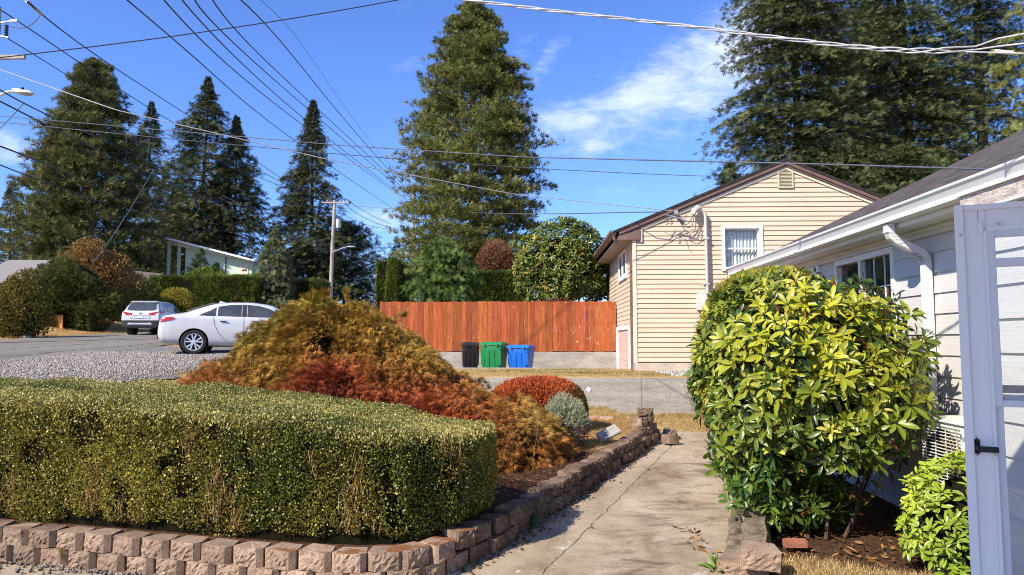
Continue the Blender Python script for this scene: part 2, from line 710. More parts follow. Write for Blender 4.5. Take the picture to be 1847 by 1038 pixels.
def grid_sheet(name, xl, xr, ys, zfun, mat, nxs=8):
    vs = []
    for a, b, y in zip(xl, xr, ys):
        for k in range(nxs + 1):
            x = a + (b - a) * k / nxs
            vs.append((x, y, zfun(x, y)))
    lp = []
    for i in range(len(ys) - 1):
        for k in range(nxs):
            a = i * (nxs + 1) + k
            lp += [a, a + 1, a + nxs + 2, a + nxs + 1]
    return tag(link_mesh(name, np_mesh(name, np.array(vs), lp, np.arange(len(lp) // 4) * 4, None, False), mat), kind='structure')


# concrete driveway of the garden, with its long crack
m, q, bs, out = new_mat('driveway_concrete')
geo = q.n('ShaderNodeNewGeometry')
pos = geo.outputs['Position']
sp = q.n('ShaderNodeSeparateXYZ')
q.l(pos, sp.inputs[0])
ca = P(978, 1038, z=0)
cb = P(1217, 799, z=.16)
dx, dy = (cb.x - ca.x), (cb.y - ca.y)
ln = math.hypot(dx, dy)
side = q.math('ADD', q.math('MULTIPLY', q.math('SUBTRACT', sp.outputs[0], ca.x), dy / ln), q.math('MULTIPLY', q.math('SUBTRACT', sp.outputs[1], ca.y), -dx / ln))
along = q.math('ADD', q.math('MULTIPLY', q.math('SUBTRACT', sp.outputs[0], ca.x), dx / ln), q.math('MULTIPLY', q.math('SUBTRACT', sp.outputs[1], ca.y), dy / ln))
wob = q.math('MULTIPLY', q.math('SUBTRACT', q.noise(pos, 2.6, 6, .7), .5), .12)
crack = q.math('MULTIPLY', q.maprange(q.math('ABSOLUTE', q.math('ADD', side, wob)), .010, .003), q.maprange(q.noise(pos, 7, 3), .35, .5, .35, 1.0))
n1 = q.noise(q.mapping(pos, scale=(1, .55, 1), rot=(0, 0, R(20))), 1.5, 7, .62)
n2 = q.noise(pos, 55, 4, .7)
n3 = q.noise(q.mapping(pos, scale=(.8, 1.9, 1), rot=(0, 0, R(8))), 2.6, 9, .74, .6)
base = q.ramp(n1, [(.30, (.19, .135, .082)), (.45, (.335, .265, .178)), (.70, (.48, .395, .285))])
base = q.mix(1.0, base, q.maprange(n2, .25, .75, .78, 1.18), 'MULTIPLY')
stain = q.math('MULTIPLY', q.maprange(n3, .46, .66), q.maprange(q.math('ABSOLUTE', q.math('SUBTRACT', side, .75)), .95, .1))
base = q.mix(q.math('MULTIPLY', stain, .75), base, (.10, .062, .036))
pale = q.math('MULTIPLY', q.maprange(q.noise(pos, 2.1, 5, .65, .4), .60, .68), q.maprange(along, 1.7, .6))
base = q.mix(q.math('MULTIPLY', pale, .75), base, (.62, .59, .53))
for a0 in (2.15, 4.5, 6.6):
    jt = q.maprange(q.math('ABSOLUTE', q.math('ADD', q.math('SUBTRACT', along, a0), q.math('MULTIPLY', wob, .5))), .012, .004)
    crack = q.math('MAXIMUM', crack, q.math('MULTIPLY', jt, .55))
base = q.mix(q.math('MULTIPLY', crack, .75), base, (.055, .042, .03))
q.l(base, bs.inputs['Base Color'])
bs.inputs['Roughness'].default_value = .95
bs.inputs['Specular IOR Level'].default_value = .1
bn = q.n('ShaderNodeBump')
bn.inputs['Strength'].default_value = .55
bn.inputs['Distance'].default_value = .01
q.l(q.math('SUBTRACT', q.math('ADD', n2, n1), q.math('MULTIPLY', crack, .9)), bn.inputs['Height'])
q.l(bn.outputs[0], bs.inputs['Normal'])
M_drive = m


def xleft(y):
    if y < 5.75:
        return -9.0 if y < 5.4 else -.75
    p = PATHN[8:]
    return float(np.interp(y, p[:, 1], p[:, 0])) - .12


def xright(y):
    return float(np.interp(y, [4.5, 5.4, 6.1, 8.1, 9.8, 13.8], [5.5, 1.75, 1.66, 2.32, 2.85, 4.3]))


ys = list(np.arange(5.75, 13.75, .25))
grid_sheet('driveway', [xleft(y) for y in ys], [xright(y) for y in ys], ys, lambda x, y: float(zdrive(np.array([y]))[0]), M_drive)
M_walk = surf('walk_concrete', (.30, .255, .205), (.46, .40, .33), 2.0, .95, .5, 60, fine=.2)
grid_sheet('path', [-9.0, -9.0, -9.0], [xright(5.75), xright(5.75), xright(5.75)], [-2, 3, 5.75], lambda x, y: .0 if x > -5.5 else .0, M_drive, 10)

grid_sheet('path', [-9.0, -9.0], [-.95, -.95], [5.75, 6.75], lambda x, y: .0, M_drive, 10)

# street on the left, rising away from the camera
m, q, bs, out = new_mat('asphalt')
geo = q.n('ShaderNodeNewGeometry')
pos = geo.outputs['Position']
n1 = q.noise(q.mapping(pos, scale=(1, .25, 1)), .8, 6, .6)
n2 = q.noise(pos, 60, 3, .7)
c = q.ramp(n1, [(.3, (.155, .135, .110)), (.7, (.24, .212, .174))])
c = q.mix(1.0, c, q.maprange(n2, .3, .7, .75, 1.25), 'MULTIPLY')
sp = q.n('ShaderNodeSeparateXYZ')
q.l(pos, sp.inputs[0])
wob = q.math('MULTIPLY', q.math('SUBTRACT', q.noise(pos, .7, 5, .7), .5), 1.3)
for x0 in (-13.4, -15.6, -19.3):
    cr = q.maprange(q.math('ABSOLUTE', q.math('ADD', q.math('SUBTRACT', sp.outputs[0], x0), wob)), .10, .02)
    c = q.mix(q.math('MULTIPLY', cr, .8), c, (.03, .028, .026))
q.l(c, bs.inputs['Base Color'])
bs.inputs['Roughness'].default_value = .95
bs.inputs['Specular IOR Level'].default_value = .1
M_road = m
rng0 = np.random.default_rng(3)
ys = list(np.linspace(-20, 140, 161))
grid_sheet('road', [-21.6 + .12 * math.sin(y * .9) for y in ys], [-12.2 + .18 * math.sin(y * .7) + .1 * math.sin(y * 2.3) for y in ys], ys,
           lambda x, y: float(zroad(np.array(y))) + .03, M_road, 6)

# gravel shoulder: a sheet plus loose pebbles
m, q, bs, out = new_mat('gravel')
geo = q.n('ShaderNodeNewGeometry')
pos = geo.outputs['Position']
vor = q.n('ShaderNodeTexVoronoi')
q.l(pos, vor.inputs['Vector'])
vor.inputs['Scale'].default_value = 38
c = q.mix(.75, (.36, .32, .27), q.ramp(vor.outputs['Color'], [(.1, (.15, .13, .11)), (.9, (.56, .51, .44))]))
sh = q.maprange(vor.outputs['Distance'], .25, .6, 1.0, .45)
q.l(q.mix(1.0, c, sh, 'MULTIPLY'), bs.inputs['Base Color'])
bs.inputs['Roughness'].default_value = .95
bn = q.n('ShaderNodeBump')
bn.inputs['Strength'].default_value = 1.0
bn.inputs['Distance'].default_value = .03
bn.invert = True
q.l(vor.outputs['Distance'], bn.inputs['Height'])
q.l(bn.outputs[0], bs.inputs['Normal'])
M_gravel = m
ys = list(np.linspace(4, 23, 58))
grid_sheet('gravel_shoulder', [-12.35 + .18 * math.sin(y * .7) + .1 * math.sin(y * 2.3) for y in ys], [-7.2 + .35 * math.sin(y * 1.1) + .2 * math.sin(y * 2.9) + max(0, (y - 14)) * .22 for y in ys], ys,
           lambda x, y: float(zground(np.array([x]), np.array([y]))[0]) + .025, M_gravel, 24)
rng = np.random.default_rng(11)
n = 22000
px_ = rng.uniform(-12.5, -7.0, n)
py_ = rng.uniform(9, 20, n)
cube = (np.array([(-.5, -.5, -.4), (.5, -.4, -.5), (.45, .5, -.4), (-.4, .45, -.5), (-.4, -.45, .35), (.35, -.3, .5), (.4, .4, .3), (-.5, .3, .4)], float),
        [(0, 3, 2, 1), (4, 5, 6, 7), (0, 1, 5, 4), (1, 2, 6, 5), (2, 3, 7, 6), (3, 0, 4, 7)])
pz_ = zground(px_, py_) + .03
s_ = rng.uniform(.014, .036, n)
g_ = rng.uniform(.22, .60, n)[:, None] * np.array((1, .89, .77))
tag(scatter('pebbles', M_dry, np.stack([px_, py_, pz_], 1), rdir(rng, n), rdir(rng, n), s_, s_ * .8, cube, g_), 'loose grey gravel on the road shoulder', 'gravel', kind='stuff')

# pale pebbles at the foot of the block wall, bottom left
n = 300
px_ = rng.uniform(-5.0, -2.2, n)
yb = np.interp(px_, PATHN[:8, 0], PATHN[:8, 1])
py_ = yb - np.abs(rng.normal(0, .10, n)) - .01
s_ = rng.uniform(.010, .028, n)
g_ = rng.uniform(.14, .40, n)[:, None] * np.array((1, .86, .70))
tag(scatter('pebbles', M_dry, np.stack([px_, py_, np.full(n, .012)], 1), rdir(rng, n), rdir(rng, n), s_, s_ * .8, cube, g_),
    'small pale pebbles along the foot of the block wall', 'gravel', kind='stuff')

# sunken concrete parking pad in front of the far garage
ys = [20.42, 21, 22, 22.74]
grid_sheet('pavement', [-12.0] * 4, [2.69] * 4, ys, lambda x, y: float(zground(np.array([x]), np.array([y]))[0]) + .012, M_conc, 40)
kb = MB().box((-3.0, 20.3, .5), (2.2, 20.42, 1.12)).build('kerb', M_conc)
tag(kb, kind='structure')


def grass(name, label, xy, hmin, hmax, cols, seed, wd=.18, kind='stuff'):
    r = np.random.default_rng(seed)
    n = len(xy)
    z = zground(xy[:, 0], xy[:, 1]) - .01
    A = unit(np.stack([r.normal(0, .5, n), r.normal(0, .5, n), np.ones(n)], 1))
    c = cmix(cols[0], cols[1], r.random(n)) * r.uniform(.7, 1.2, n)[:, None]
    return tag(scatter(name, M_dry, np.column_stack([xy, z]), A, rdir(r, n), r.uniform(hmin, hmax, n), r.uniform(hmin, hmax, n) * .9, T_GRASS, c), label, 'grass', kind=kind)


def rect_xy(r, n, x0, x1, y0, y1):
    return np.stack([r.uniform(x0, x1, n), r.uniform(y0, y1, n)], 1)


STRAW = ((.34, .225, .085), (.60, .45, .21))
r = np.random.default_rng(21)
# lawn above the grey wall
xy = rect_xy(r, 9000, -4.5, 3.6, 15.72, 20.25)
grass('grass', 'short straw coloured lawn above the grey concrete wall', xy, .03, .075, STRAW, 22)
xy = np.concatenate([np.array([[c[0], c[1]]]) + r.normal(0, 1, (260, 2)) * (.55, .3) for c in ((1.2, 17.4), (2.0, 17.8), (-.5, 18.3), (.9, 19.5), (2.9, 16.6))])
xy = xy[(xy[:, 1] > 15.75) & (xy[:, 1] < 20.2)]
grass('grass', 'green tufts growing in the straw lawn above the grey wall', xy, .04, .09, ((.10, .13, .03), (.20, .24, .06)), 23)
# dry strip at the foot of the grey wall
xy = rect_xy(r, 7000, -1.0, 5.0, 13.55, 15.45)
grass('grass', 'dry yellow grass along the foot of the grey wall', xy, .04, .12, STRAW, 24)
xy = rect_xy(r, 900, -1.0, 5.0, 14.9, 15.45)
grass('grass', 'green weeds against the foot of the grey wall', xy, .05, .13, ((.12, .15, .04), (.30, .28, .09)), 25)
# dry patch behind the pile of blocks
xy = rect_xy(r, 9000, -.6, 1.9, 10.4, 13.6)
xy = xy[inside(xy[:, 0] + .18, xy[:, 1], POLY)]
grass('grass', 'dry orange grass between the grey bush and the pile of blocks', xy, .03, .09, ((.30, .16, .06), (.55, .36, .15)), 26)
# strip behind the hedge, beside the gravel
xy = rect_xy(r, 9000, -8.5, -2.6, 9.2, 15.0)
grass('grass', 'dry grass verge between the hedge and the gravel', xy, .03, .10, ((.30, .2, .07), (.52, .40, .18)), 27)
# right bed: straw in front
xy = rect_xy(r, 14000, 1.95, 4.2, 4.4, 6.35)
xy = xy[(vnoise(xy, 3.0, 5) + (6.1 - xy[:, 1]) * 2.2) > 0.05]
grass('grass', 'pale dead grass in front of the small shrub by the door', xy, .04, .13, ((.38, .25, .10), (.66, .50, .25)), 28)
# verge across the street
xy = rect_xy(r, 5000, -24.5, -21.4, 26, 44)
grass('grass', 'straw verge along the far side of the street', xy, .06, .2, ((.45, .24, .06), (.62, .42, .18)), 29)

# ------------------------------------------------------------------ split-face block walls
BW, BH, BD = .272, .137, .20


def block_mesh(seed, w_=BW, h=BH, d=BD, rough=.006, chamfer=.038):
    """split-face garden block: rough front, chamfered sides, narrower back; front at y=0, base z=0"""
    r = np.random.default_rng(seed)
    f = w_ / 2 - chamfer
    mb = MB()
    nxb, nzb = 9, 6
    vs = []
    for j in range(nzb + 1):
        for i in range(nxb + 1):
            x = -f + 2 * f * i / nxb
            z = h * j / nzb
            edge = min(i, nxb - i, j, nzb - j) == 0
            dome = -.012 * (1 - (abs(x) / f) ** 2) * (1 - (2 * z / h - 1) ** 2)
            vs.append((x + (0 if edge else r.normal(0, .004)), dome + r.normal(0, rough * (.45 if edge else 1)), z + (r.normal(0, .003) if edge else r.normal(0, .004))))
    fs = [(j * (nxb + 1) + i, j * (nxb + 1) + i + 1, (j + 1) * (nxb + 1) + i + 1, (j + 1) * (nxb + 1) + i) for j in range(nzb) for i in range(nxb)]
    mb.add(vs, fs)
    # remaining outline (plan), going round the back
    W2 = w_ / 2 - .004
    outl = [(-f, None), (-W2, chamfer), (-W2 * .98, chamfer + .02), (-W2 * .72, d), (W2 * .72, d), (W2 * .98, chamfer + .02), (W2, chamfer), (f, None)]
    bl, tl = [], []
    base = 0
    for (x, y) in outl:
        if y is None:
            i = 0 if x < 0 else nxb
            bl.append(Vector(vs[i]))
            tl.append(Vector(vs[nzb * (nxb + 1) + i]))
        else:
            bl.append(Vector((x, y, 0)))
            tl.append(Vector((x, y, h + r.normal(0, .002))))
    k = len(outl)
    sides = [(i, i + 1, k + i + 1, k + i) for i in range(k - 1)]
    mb.add(bl + tl, sides)
    fr = [Vector(vs[nzb * (nxb + 1) + i]) for i in range(nxb + 1)]
    top = fr + [tl[i] for i in range(k - 2, 0, -1)]
    mb.add(top, [tuple(range(len(top)))])
    bot = [Vector(vs[i]) for i in range(nxb + 1)] + [bl[i] for i in range(k - 2, 0, -1)]
    mb.add(bot, [tuple(range(len(bot) - 1, -1, -1))])
    o = mb.build('block', M_block)
    me = o.data
    bpy.data.objects.remove(o)
    return me


# moss grows on the tops of the blocks: rust-brown patches of its own shape
def block_material():
    m, q, bs, out = new_mat('split_block_mossy')
    geo = q.n('ShaderNodeNewGeometry')
    pos = geo.outputs['Position']
    oi = q.n('ShaderNodeObjectInfo')
    n1 = q.noise(pos, 7, 6, .65)
    n2 = q.noise(pos, 95, 4, .7)
    n3 = q.noise(pos, 260, 2, .7)
    c = q.ramp(n1, [(.28, (.27, .185, .125)), (.72, (.45, .325, .23))])
    c = q.mix(1.0, c, q.maprange(n2, .3, .7, .6, 1.25), 'MULTIPLY')
    c = q.mix(1.0, c, q.maprange(n3, .3, .7, .72, 1.25), 'MULTIPLY')
    c = q.mix(1.0, c, q.maprange(oi.outputs['Random'], 0, 1, .82, 1.12), 'MULTIPLY')
    spx = q.n('ShaderNodeSeparateXYZ')
    q.l(pos, spx.inputs[0])
    # the older, mossier run along the driveway
    old = q.maprange(spx.outputs[1], 5.7, 6.4)
    c = q.mix(q.math('MULTIPLY', old, q.maprange(q.noise(pos, 4.0, 5, .7), .36, .62)), c, (.075, .048, .032))
    c = q.mix(q.math('MULTIPLY', old, .38), c, (.20, .135, .095))
    sn = q.n('ShaderNodeSeparateXYZ')
    q.l(geo.outputs['Normal'], sn.inputs[0])
    up = q.maprange(sn.outputs[2], .5, .9)
    moss = q.math('MULTIPLY', up, q.maprange(q.math('ADD', q.noise(pos, 4.5, 5, .65), q.math('MULTIPLY', q.maprange(spx.outputs[0], -3.2, -.6), .12)), .57, .66))
    moss = q.math('MULTIPLY', moss, q.math('MULTIPLY', q.maprange(spx.outputs[0], 1.0, .4), q.maprange(spx.outputs[1], 8.5, 6.0)))
    c = q.mix(q.math('MULTIPLY', moss, .85), c, q.ramp(n2, [(.3, (.10, .035, .012)), (.7, (.33, .13, .035))]))
    q.l(c, bs.inputs['Base Color'])
    bs.inputs['Roughness'].default_value = .95
    bs.inputs['Specular IOR Level'].default_value = .1
    bn = q.n('ShaderNodeBump')
    bn.inputs['Strength'].default_value = .9
    bn.inputs['Distance'].default_value = .006
    q.l(q.math('ADD', n2, q.math('MULTIPLY', n3, .5)), bn.inputs['Height'])
    q.l(bn.outputs[0], bs.inputs['Normal'])
    return m


M_block = block_material()
BLOCKS = [block_mesh(s) for s in range(7)]
BLOCKS2 = [block_mesh(30 + s, rough=.011, chamfer=.02) for s in range(5)]

seg = np.linalg.norm(np.diff(PATHN, axis=0), axis=1)
cum = np.concatenate([[0], np.cumsum(seg)])


def path_at(s, off=0.0):
    x = np.interp(s, cum, PATHN[:, 0])
    y = np.interp(s, cum, PATHN[:, 1])
    a = np.array((np.interp(s - .12, cum, PATHN[:, 0]), np.interp(s - .12, cum, PATHN[:, 1])))
    b = np.array((np.interp(s + .12, cum, PATHN[:, 0]), np.interp(s + .12, cum, PATHN[:, 1])))
    t = (b - a) / max(np.linalg.norm(b - a), 1e-6)
    return x - t[1] * off, y + t[0] * off, math.atan2(t[1], t[0])


rr = random.Random(5)
wall = thing('retaining_wall', 'low two course wall of rough tan split face blocks under the clipped hedge', 'garden wall', (-2.0, 5.6, 0))
S_CORNER = cum[8]
for course in range(2):
    s = .1 + (0 if course == 0 else .135)
    k = 0
    while s < cum[-1] - .05:
        far = s > S_CORNER - .1
        x, y, a = path_at(s, .0 + course * .012)
        zb = float(zdrive(np.array(y))) - .012 if course == 0 else float(zdrive(np.array(y))) - .012 + BH + .002
        # the left end sits a little lower, the run beside the driveway is uneven
        zb += (rr.uniform(-.012, .022) * (course if far else .3))
        me = rr.choice(BLOCKS2 if far else BLOCKS)
        o = bpy.data.objects.new('block', me)
        COL.objects.link(o)
        o.parent = wall
        j = .05 if far else .02
        if far:
            x += rr.uniform(-.025, .025)
            y += rr.uniform(-.025, .025)
        o.location = Vector((x, y, zb)) - wall.location
        o.rotation_euler = (rr.gauss(0, .03) if far else rr.gauss(0, .008), rr.gauss(0, .035) if far else rr.gauss(0, .008), a + rr.gauss(0, .09 if far else .05))
        s += .279 + (rr.uniform(-.005, .025) if far else rr.uniform(-.002, .006))
        k += 1

# the taller, slumped pile of blocks at the end of that wall
pile = thing('block_pile', 'slumped stack of old grey brown blocks at the far end of the garden wall', 'block stack', (1.95, 12.1, .1))
pos_p = [(1.86, 11.75, .16, .9), (2.02, 12.05, .16, 1.0), (2.12, 12.4, .16, 1.15), (2.2, 12.72, .16, 1.2), (1.84, 11.85, .30, .85), (1.98, 12.15, .30, 1.1), (2.1, 12.5, .30, 1.2),
         (1.85, 11.98, .44, .8), (2.0, 12.3, .44, 1.2), (2.08, 12.62, .44, 1.1), (1.9, 12.2, .58, .05), (2.34, 12.1, .15, 2.0), (2.4, 12.5, .15, .4), (2.46, 12.8, .14, 1.6)]
for i, (x, y, z, a) in enumerate(pos_p):
    o = bpy.data.objects.new('block', BLOCKS2[i % 5])
    COL.objects.link(o)
    o.parent = pile
    o.location = Vector((x, y, z + .02)) - pile.location
    tl = .28 if i >= 12 else .05
    o.rotation_euler = (rr.gauss(0, tl), rr.gauss(0, tl), a + rr.gauss(0, .12))

# low edging of tilted blocks on the right of the driveway
edging = thing('stone_edging', 'row of tilted mossy blocks edging the right side of the driveway', 'stone edging', (2.0, 7.0, 0))
M_edge = surf('old_edging_stone', (.085, .065, .04), (.33, .265, .195), 5, .95, .8, 60, fine=.25, spec=.1)
e0, e1 = Vector((1.64, 6.02, 0)), Vector((2.82, 9.9, 0))
ed = (e1 - e0).normalized()
ea = math.atan2(ed.y, ed.x)
L_ = 0.0
i = 0
while L_ < (e1 - e0).length:
    bl_ = rr.uniform(.30, .42)
    hgt = rr.uniform(.20, .25)
    c_ = e0 + ed * (L_ + bl_ / 2)
    for (off, ln_, hh, dd, roll, z_) in ((.10, bl_ - .015, hgt, .20, rr.uniform(-.34, -.18), -.02), (-.06, bl_ * .9, rr.uniform(.08, .13), .13, rr.uniform(-.3, .2), -.03)):
        o = bpy.data.objects.new('block', block_mesh(60 + i, w_=ln_, h=hh, d=dd, rough=.010, chamfer=.03))
        COL.objects.link(o)
        o.parent = edging
        zb_ = float(zdrive(np.array(c_.y)))
        o.location = Vector((c_.x + off, c_.y - off * .3, zb_ + z_)) - edging.location
        # the split face looks left, towards the driveway
        o.rotation_euler = (rr.uniform(-.06, .06) - roll, rr.uniform(-.08, .08), ea + math.pi + rr.uniform(-.08, .08))
        o.data.materials[0] = M_edge
        i += 1
    L_ += bl_

# loose pieces
def loose(name, label, cat, me, loc, rot, group=None):
    o = bpy.data.objects.new(name, me)
    COL.objects.link(o)
    o.location = loc
    o.rotation_euler = rot
    return tag(o, label, cat, group)


p = P(1372, 1030, z=.10)
loose('garden_block', 'pinkish tan split face block lying in front of the big rhododendron', 'block', block_mesh(91, .31, .15, .2, .006, .012), (p.x, p.y, .10), (.1, .06, -.22))
p = P(1345, 1045, z=.0)
loose('garden_block', 'grey white half buried block under the pinkish tan block', 'block', block_mesh(92, .40, .13, .25, .006, .012), (p.x - .01, p.y + .06, -.03), (.03, .05, -.25))
M_brick = surf('old_brick', (.24, .085, .05), (.40, .17, .10), 9, .9, .6, 60, fine=.25)
M_brick2 = surf('tan_block', (.40, .25, .17), (.52, .35, .25), 9, .9, .6, 60, fine=.2)
p = P(1437, 985, z=.08)
mb = MB().box((-.1, 0, 0), (.1, .1, .065))
o = mb.build('brick', M_brick, bevel=.008)
me = o.data
bpy.data.objects.remove(o)
loose('brick', 'old red brick lying on the bare soil of the right bed', 'brick', me, (p.x, p.y, .055), (.02, -.03, -.12))
mb = MB().box((-.13, 0, 0), (.13, .16, .14))
o = mb.build('brick', M_brick2, bevel=.012)
me = o.data
bpy.data.objects.remove(o)
p = P(1067, 760, Y=13.6)
loose('garden_block', 'wider tan block in dry grass, nearer the red clipped bush', 'block', me, (p.x, p.y, .30), (0, .03, .15), 'tan blocks in the dry grass')
p = P(1094, 760, Y=13.5)
loose('garden_block', 'tan block in dry grass, nearer the slumped stack of blocks', 'block', me, (p.x, p.y, .31), (.02, 0, -.08), 'tan blocks in the dry grass')
mb = MB().box((-.17, -.1, 0), (.17, .1, .05))
me = mb.build('slab', surf('pale_slab', (.24, .225, .20), (.36, .34, .30), 6, .9, .3, 50), bevel=.01).data
bpy.data.objects.remove(bpy.data.objects['slab'])
p = P(1098, 784, Y=10.9)
loose('concrete_slab', 'pale broken slab tilted against the top of the garden wall', 'slab', me, (p.x, p.y, p.z), (.55, -.42, .3))

# ------------------------------------------------------------------ clipped box hedge in the foreground
def hedge_top(x, y):
    b = 1.33 - .115 * sst(-4.6, -2.4, x) - .17 * sst(-2.4, -.4, x)
    # two rounded rows with a shallow dip between, rising a touch to the back
    v = y - np.interp(x, PATHN[:, 0][:9], PATHN[:, 1][:9])
    return b + .022 * np.sin(v * 3.1 - .6) + .014 * np.sin(x * 2.3 + v * 1.2) + .010 * np.sin(x * 6.1 + 2 * v)


HF = [path_at(s, .235)[:2] for s in np.linspace(.2, S_CORNER + .02, 40)]
HF += [(-.60, 6.10), (-.52, 6.28), (-.44, 6.5), (-.37, 6.75), (-.34, 7.0)]
HB = [(-.45, 7.3), (-.8, 7.55), (-1.4, 7.8), (-2.2, 8.15), (-3.2, 8.5), (-4.5, 8.8), (-6.0, 9.1), (-7.3, 9.3)]
HPOLY = np.array(HF + HB)
hedge = thing('hedge', 'low clipped box hedge with small yellow green leaves behind the tan block wall', 'hedge', (-3, 7, .25))
rng = np.random.default_rng(1)
# near-black solid core just inside the leaves, so gaps read as deep shade
cen = HPOLY.mean(axis=0)
core = MB()
mid = []
HFa = np.array(HF)
inset = np.array([path_at(s, .33)[:2] for s in np.linspace(.2, S_CORNER - .25, 34)] + [(-.95, 6.3), (-.68, 6.6), (-.6, 6.9)])
coreP = list(map(tuple, inset)) + [(-.7, 7.15), (-1.4, 7.65), (-2.2, 8.0), (-3.2, 8.35), (-4.5, 8.65), (-6, 8.95), (-7.2, 9.1)]
nb = len(coreP)
vs = [(x, y, .22) for x, y in coreP] + [(x, y, float(hedge_top(np.array(x), np.array(y))) - .1) for x, y in coreP]
core.add(vs, [tuple(range(nb, 2 * nb))] + [(i, (i + 1) % nb, nb + (i + 1) % nb, nb + i) for i in range(nb)])
core.build('shade_core', M_inner, hedge)
# leaves of the upright faces
poly = np.array(HF)
sl = np.linalg.norm(np.diff(poly, axis=0), axis=1)
cs = np.concatenate([[0], np.cumsum(sl)])
n = 120000
s = rng.random(n) * cs[-1]
x = np.interp(s, cs, poly[:, 0])
y = np.interp(s, cs, poly[:, 1])
k = np.clip(np.searchsorted(cs, s) - 1, 0, len(sl) - 1)
tdir = np.diff(poly, axis=0)[k] / sl[k][:, None]
nrm = np.stack([tdir[:, 1], -tdir[:, 0]], 1)
zt = hedge_top(x, y)
h = rng.random(n)
z0 = .26 + .06 * np.sin(s * 5.1) * np.sin(s * 1.7) + .04
z = z0 + (zt - z0) * h
su = np.stack([s * 1.0, z], 1)
bul = vnoise(np.stack([s, z * .6], 1), 5.0, 3, 3) * .035 + vnoise(np.stack([s, z], 1), 16, 4, 2) * .02
rnd_top = -.10 * np.clip((h - .86) / .14, 0, 1) ** 2 - .05 * np.clip((.10 - h) / .1, 0, 1)
depth = rng.random(n) ** 1.4 * .13
off = bul + rnd_top - depth
fleck = rng.random(n)
pos = np.stack([x + nrm[:, 0] * off, y + nrm[:, 1] * off, z], 1)
nrm3 = np.column_stack([nrm, np.zeros(n)])
A = unit(nrm3 * .35 + np.array((0, 0, .65)) + rng.normal(0, .55, (n, 3)))
B = rdir(rng, n)
# colour: patches of dark green, yellow green, and a few strawy dead streaks
pat = vnoise(np.stack([s * .9, z * .5], 1), 3.2, 7, 3)
fine_ = rng.random(n)
c = cmix((.048, .074, .012), (.245, .232, .045), .5 + .55 * pat + .6 * (fine_ - .5))
pale = rng.random(n) < .17
c[pale] = cmix((.26, .26, .08), (.46, .42, .17), rng.random(pale.sum()))
dead = (vnoise(np.stack([s * 2.6, z * .8], 1), 3.5, 12, 2) > .66) & (rng.random(n) < .5)
c[dead] = cmix((.18, .125, .035), (.34, .24, .08), rng.random(dead.sum()))
c *= (.5 + 1.05 * fleck ** 1.4)[:, None] * np.array((1.26, 1.15, .95))
holes = (vnoise(np.stack([s * 1.2, z], 1), 8.0, 19, 2) < -.42) & (rng.random(n) < .8)
kp = ~holes
sz = rng.uniform(.015, .027, n)
scatter('foliage', M_hedge, pos[kp], A[kp], B[kp], sz[kp], sz[kp] * .72, T_DIAMOND, c[kp], hedge)
# leaves of the top
n = 190000
x = rng.uniform(-7.3, -.3, n)
y = rng.uniform(5.7, 9.3, n)
keep = inside(x, y, HPOLY)
x, y = x[keep], y[keep]
n = len(x)
z = hedge_top(x, y) + vnoise(np.stack([x, y], 1), 9, 31, 3) * .025 - rng.random(n) ** 2 * .07 + .01
dr = np.min(np.abs(np.stack([np.hypot(x - a, y - b) for a, b in HF[::1]], 0)), axis=0)
z -= .09 * np.clip(1 - dr / .14, 0, 1) ** 2
A = unit(np.stack([rng.normal(0, .6, n), rng.normal(0, .6, n), np.full(n, .9)], 1))
pat = vnoise(np.stack([x, y], 1), 3.0, 8, 3)
c = cmix((.085, .11, .018), (.33, .31, .08), .55 + .5 * pat + .5 * (rng.random(n) - .5))
rim = np.clip(1 - np.abs(dr - .05) / .35, 0, 1)
pale = (rng.random(n) < (.30 + .28 * pat + .4 * rim))
c[pale] = cmix((.38, .33, .09), (.58, .47, .18), rng.random(pale.sum()))
sz = rng.uniform(.014, .024, n)
scatter('foliage', M_hedge, np.stack([x, y, z], 1), A, rdir(rng, n), sz, sz * .72, T_DIAMOND, c, hedge)
# bare straw twigs showing through
n = 2600
s = rng.random(n) * cs[-1]
x = np.interp(s, cs, poly[:, 0]); y = np.interp(s, cs, poly[:, 1])
k = np.clip(np.searchsorted(cs, s) - 1, 0, len(sl) - 1)
tdir = np.diff(poly, axis=0)[k] / sl[k][:, None]
z = rng.uniform(.32, 1.05, n)
msk = vnoise(np.stack([s * 2.6, z * .8], 1), 3.5, 12, 2) > .66
off = .012
pos = np.stack([x + tdir[:, 1] * off, y - tdir[:, 0] * off, z], 1)[msk]
nn = len(pos)
A = unit(np.stack([rng.normal(0, .25, nn), rng.normal(0, .2, nn), np.ones(nn)], 1))
scatter('twigs', M_dry, pos, A, rdir(rng, nn), rng.uniform(.08, .2, nn), .006, T_DIAMOND, cmix((.26, .17, .07), (.46, .34, .15), rng.random(nn)), hedge)

# ------------------------------------------------------------------ weeping laceleaf maple behind the hedge
maple = thing('japanese_maple', 'wide weeping laceleaf maple mound turning gold, rust and dark red behind the hedge', 'shrub', (-2.4, 10.2, .4))


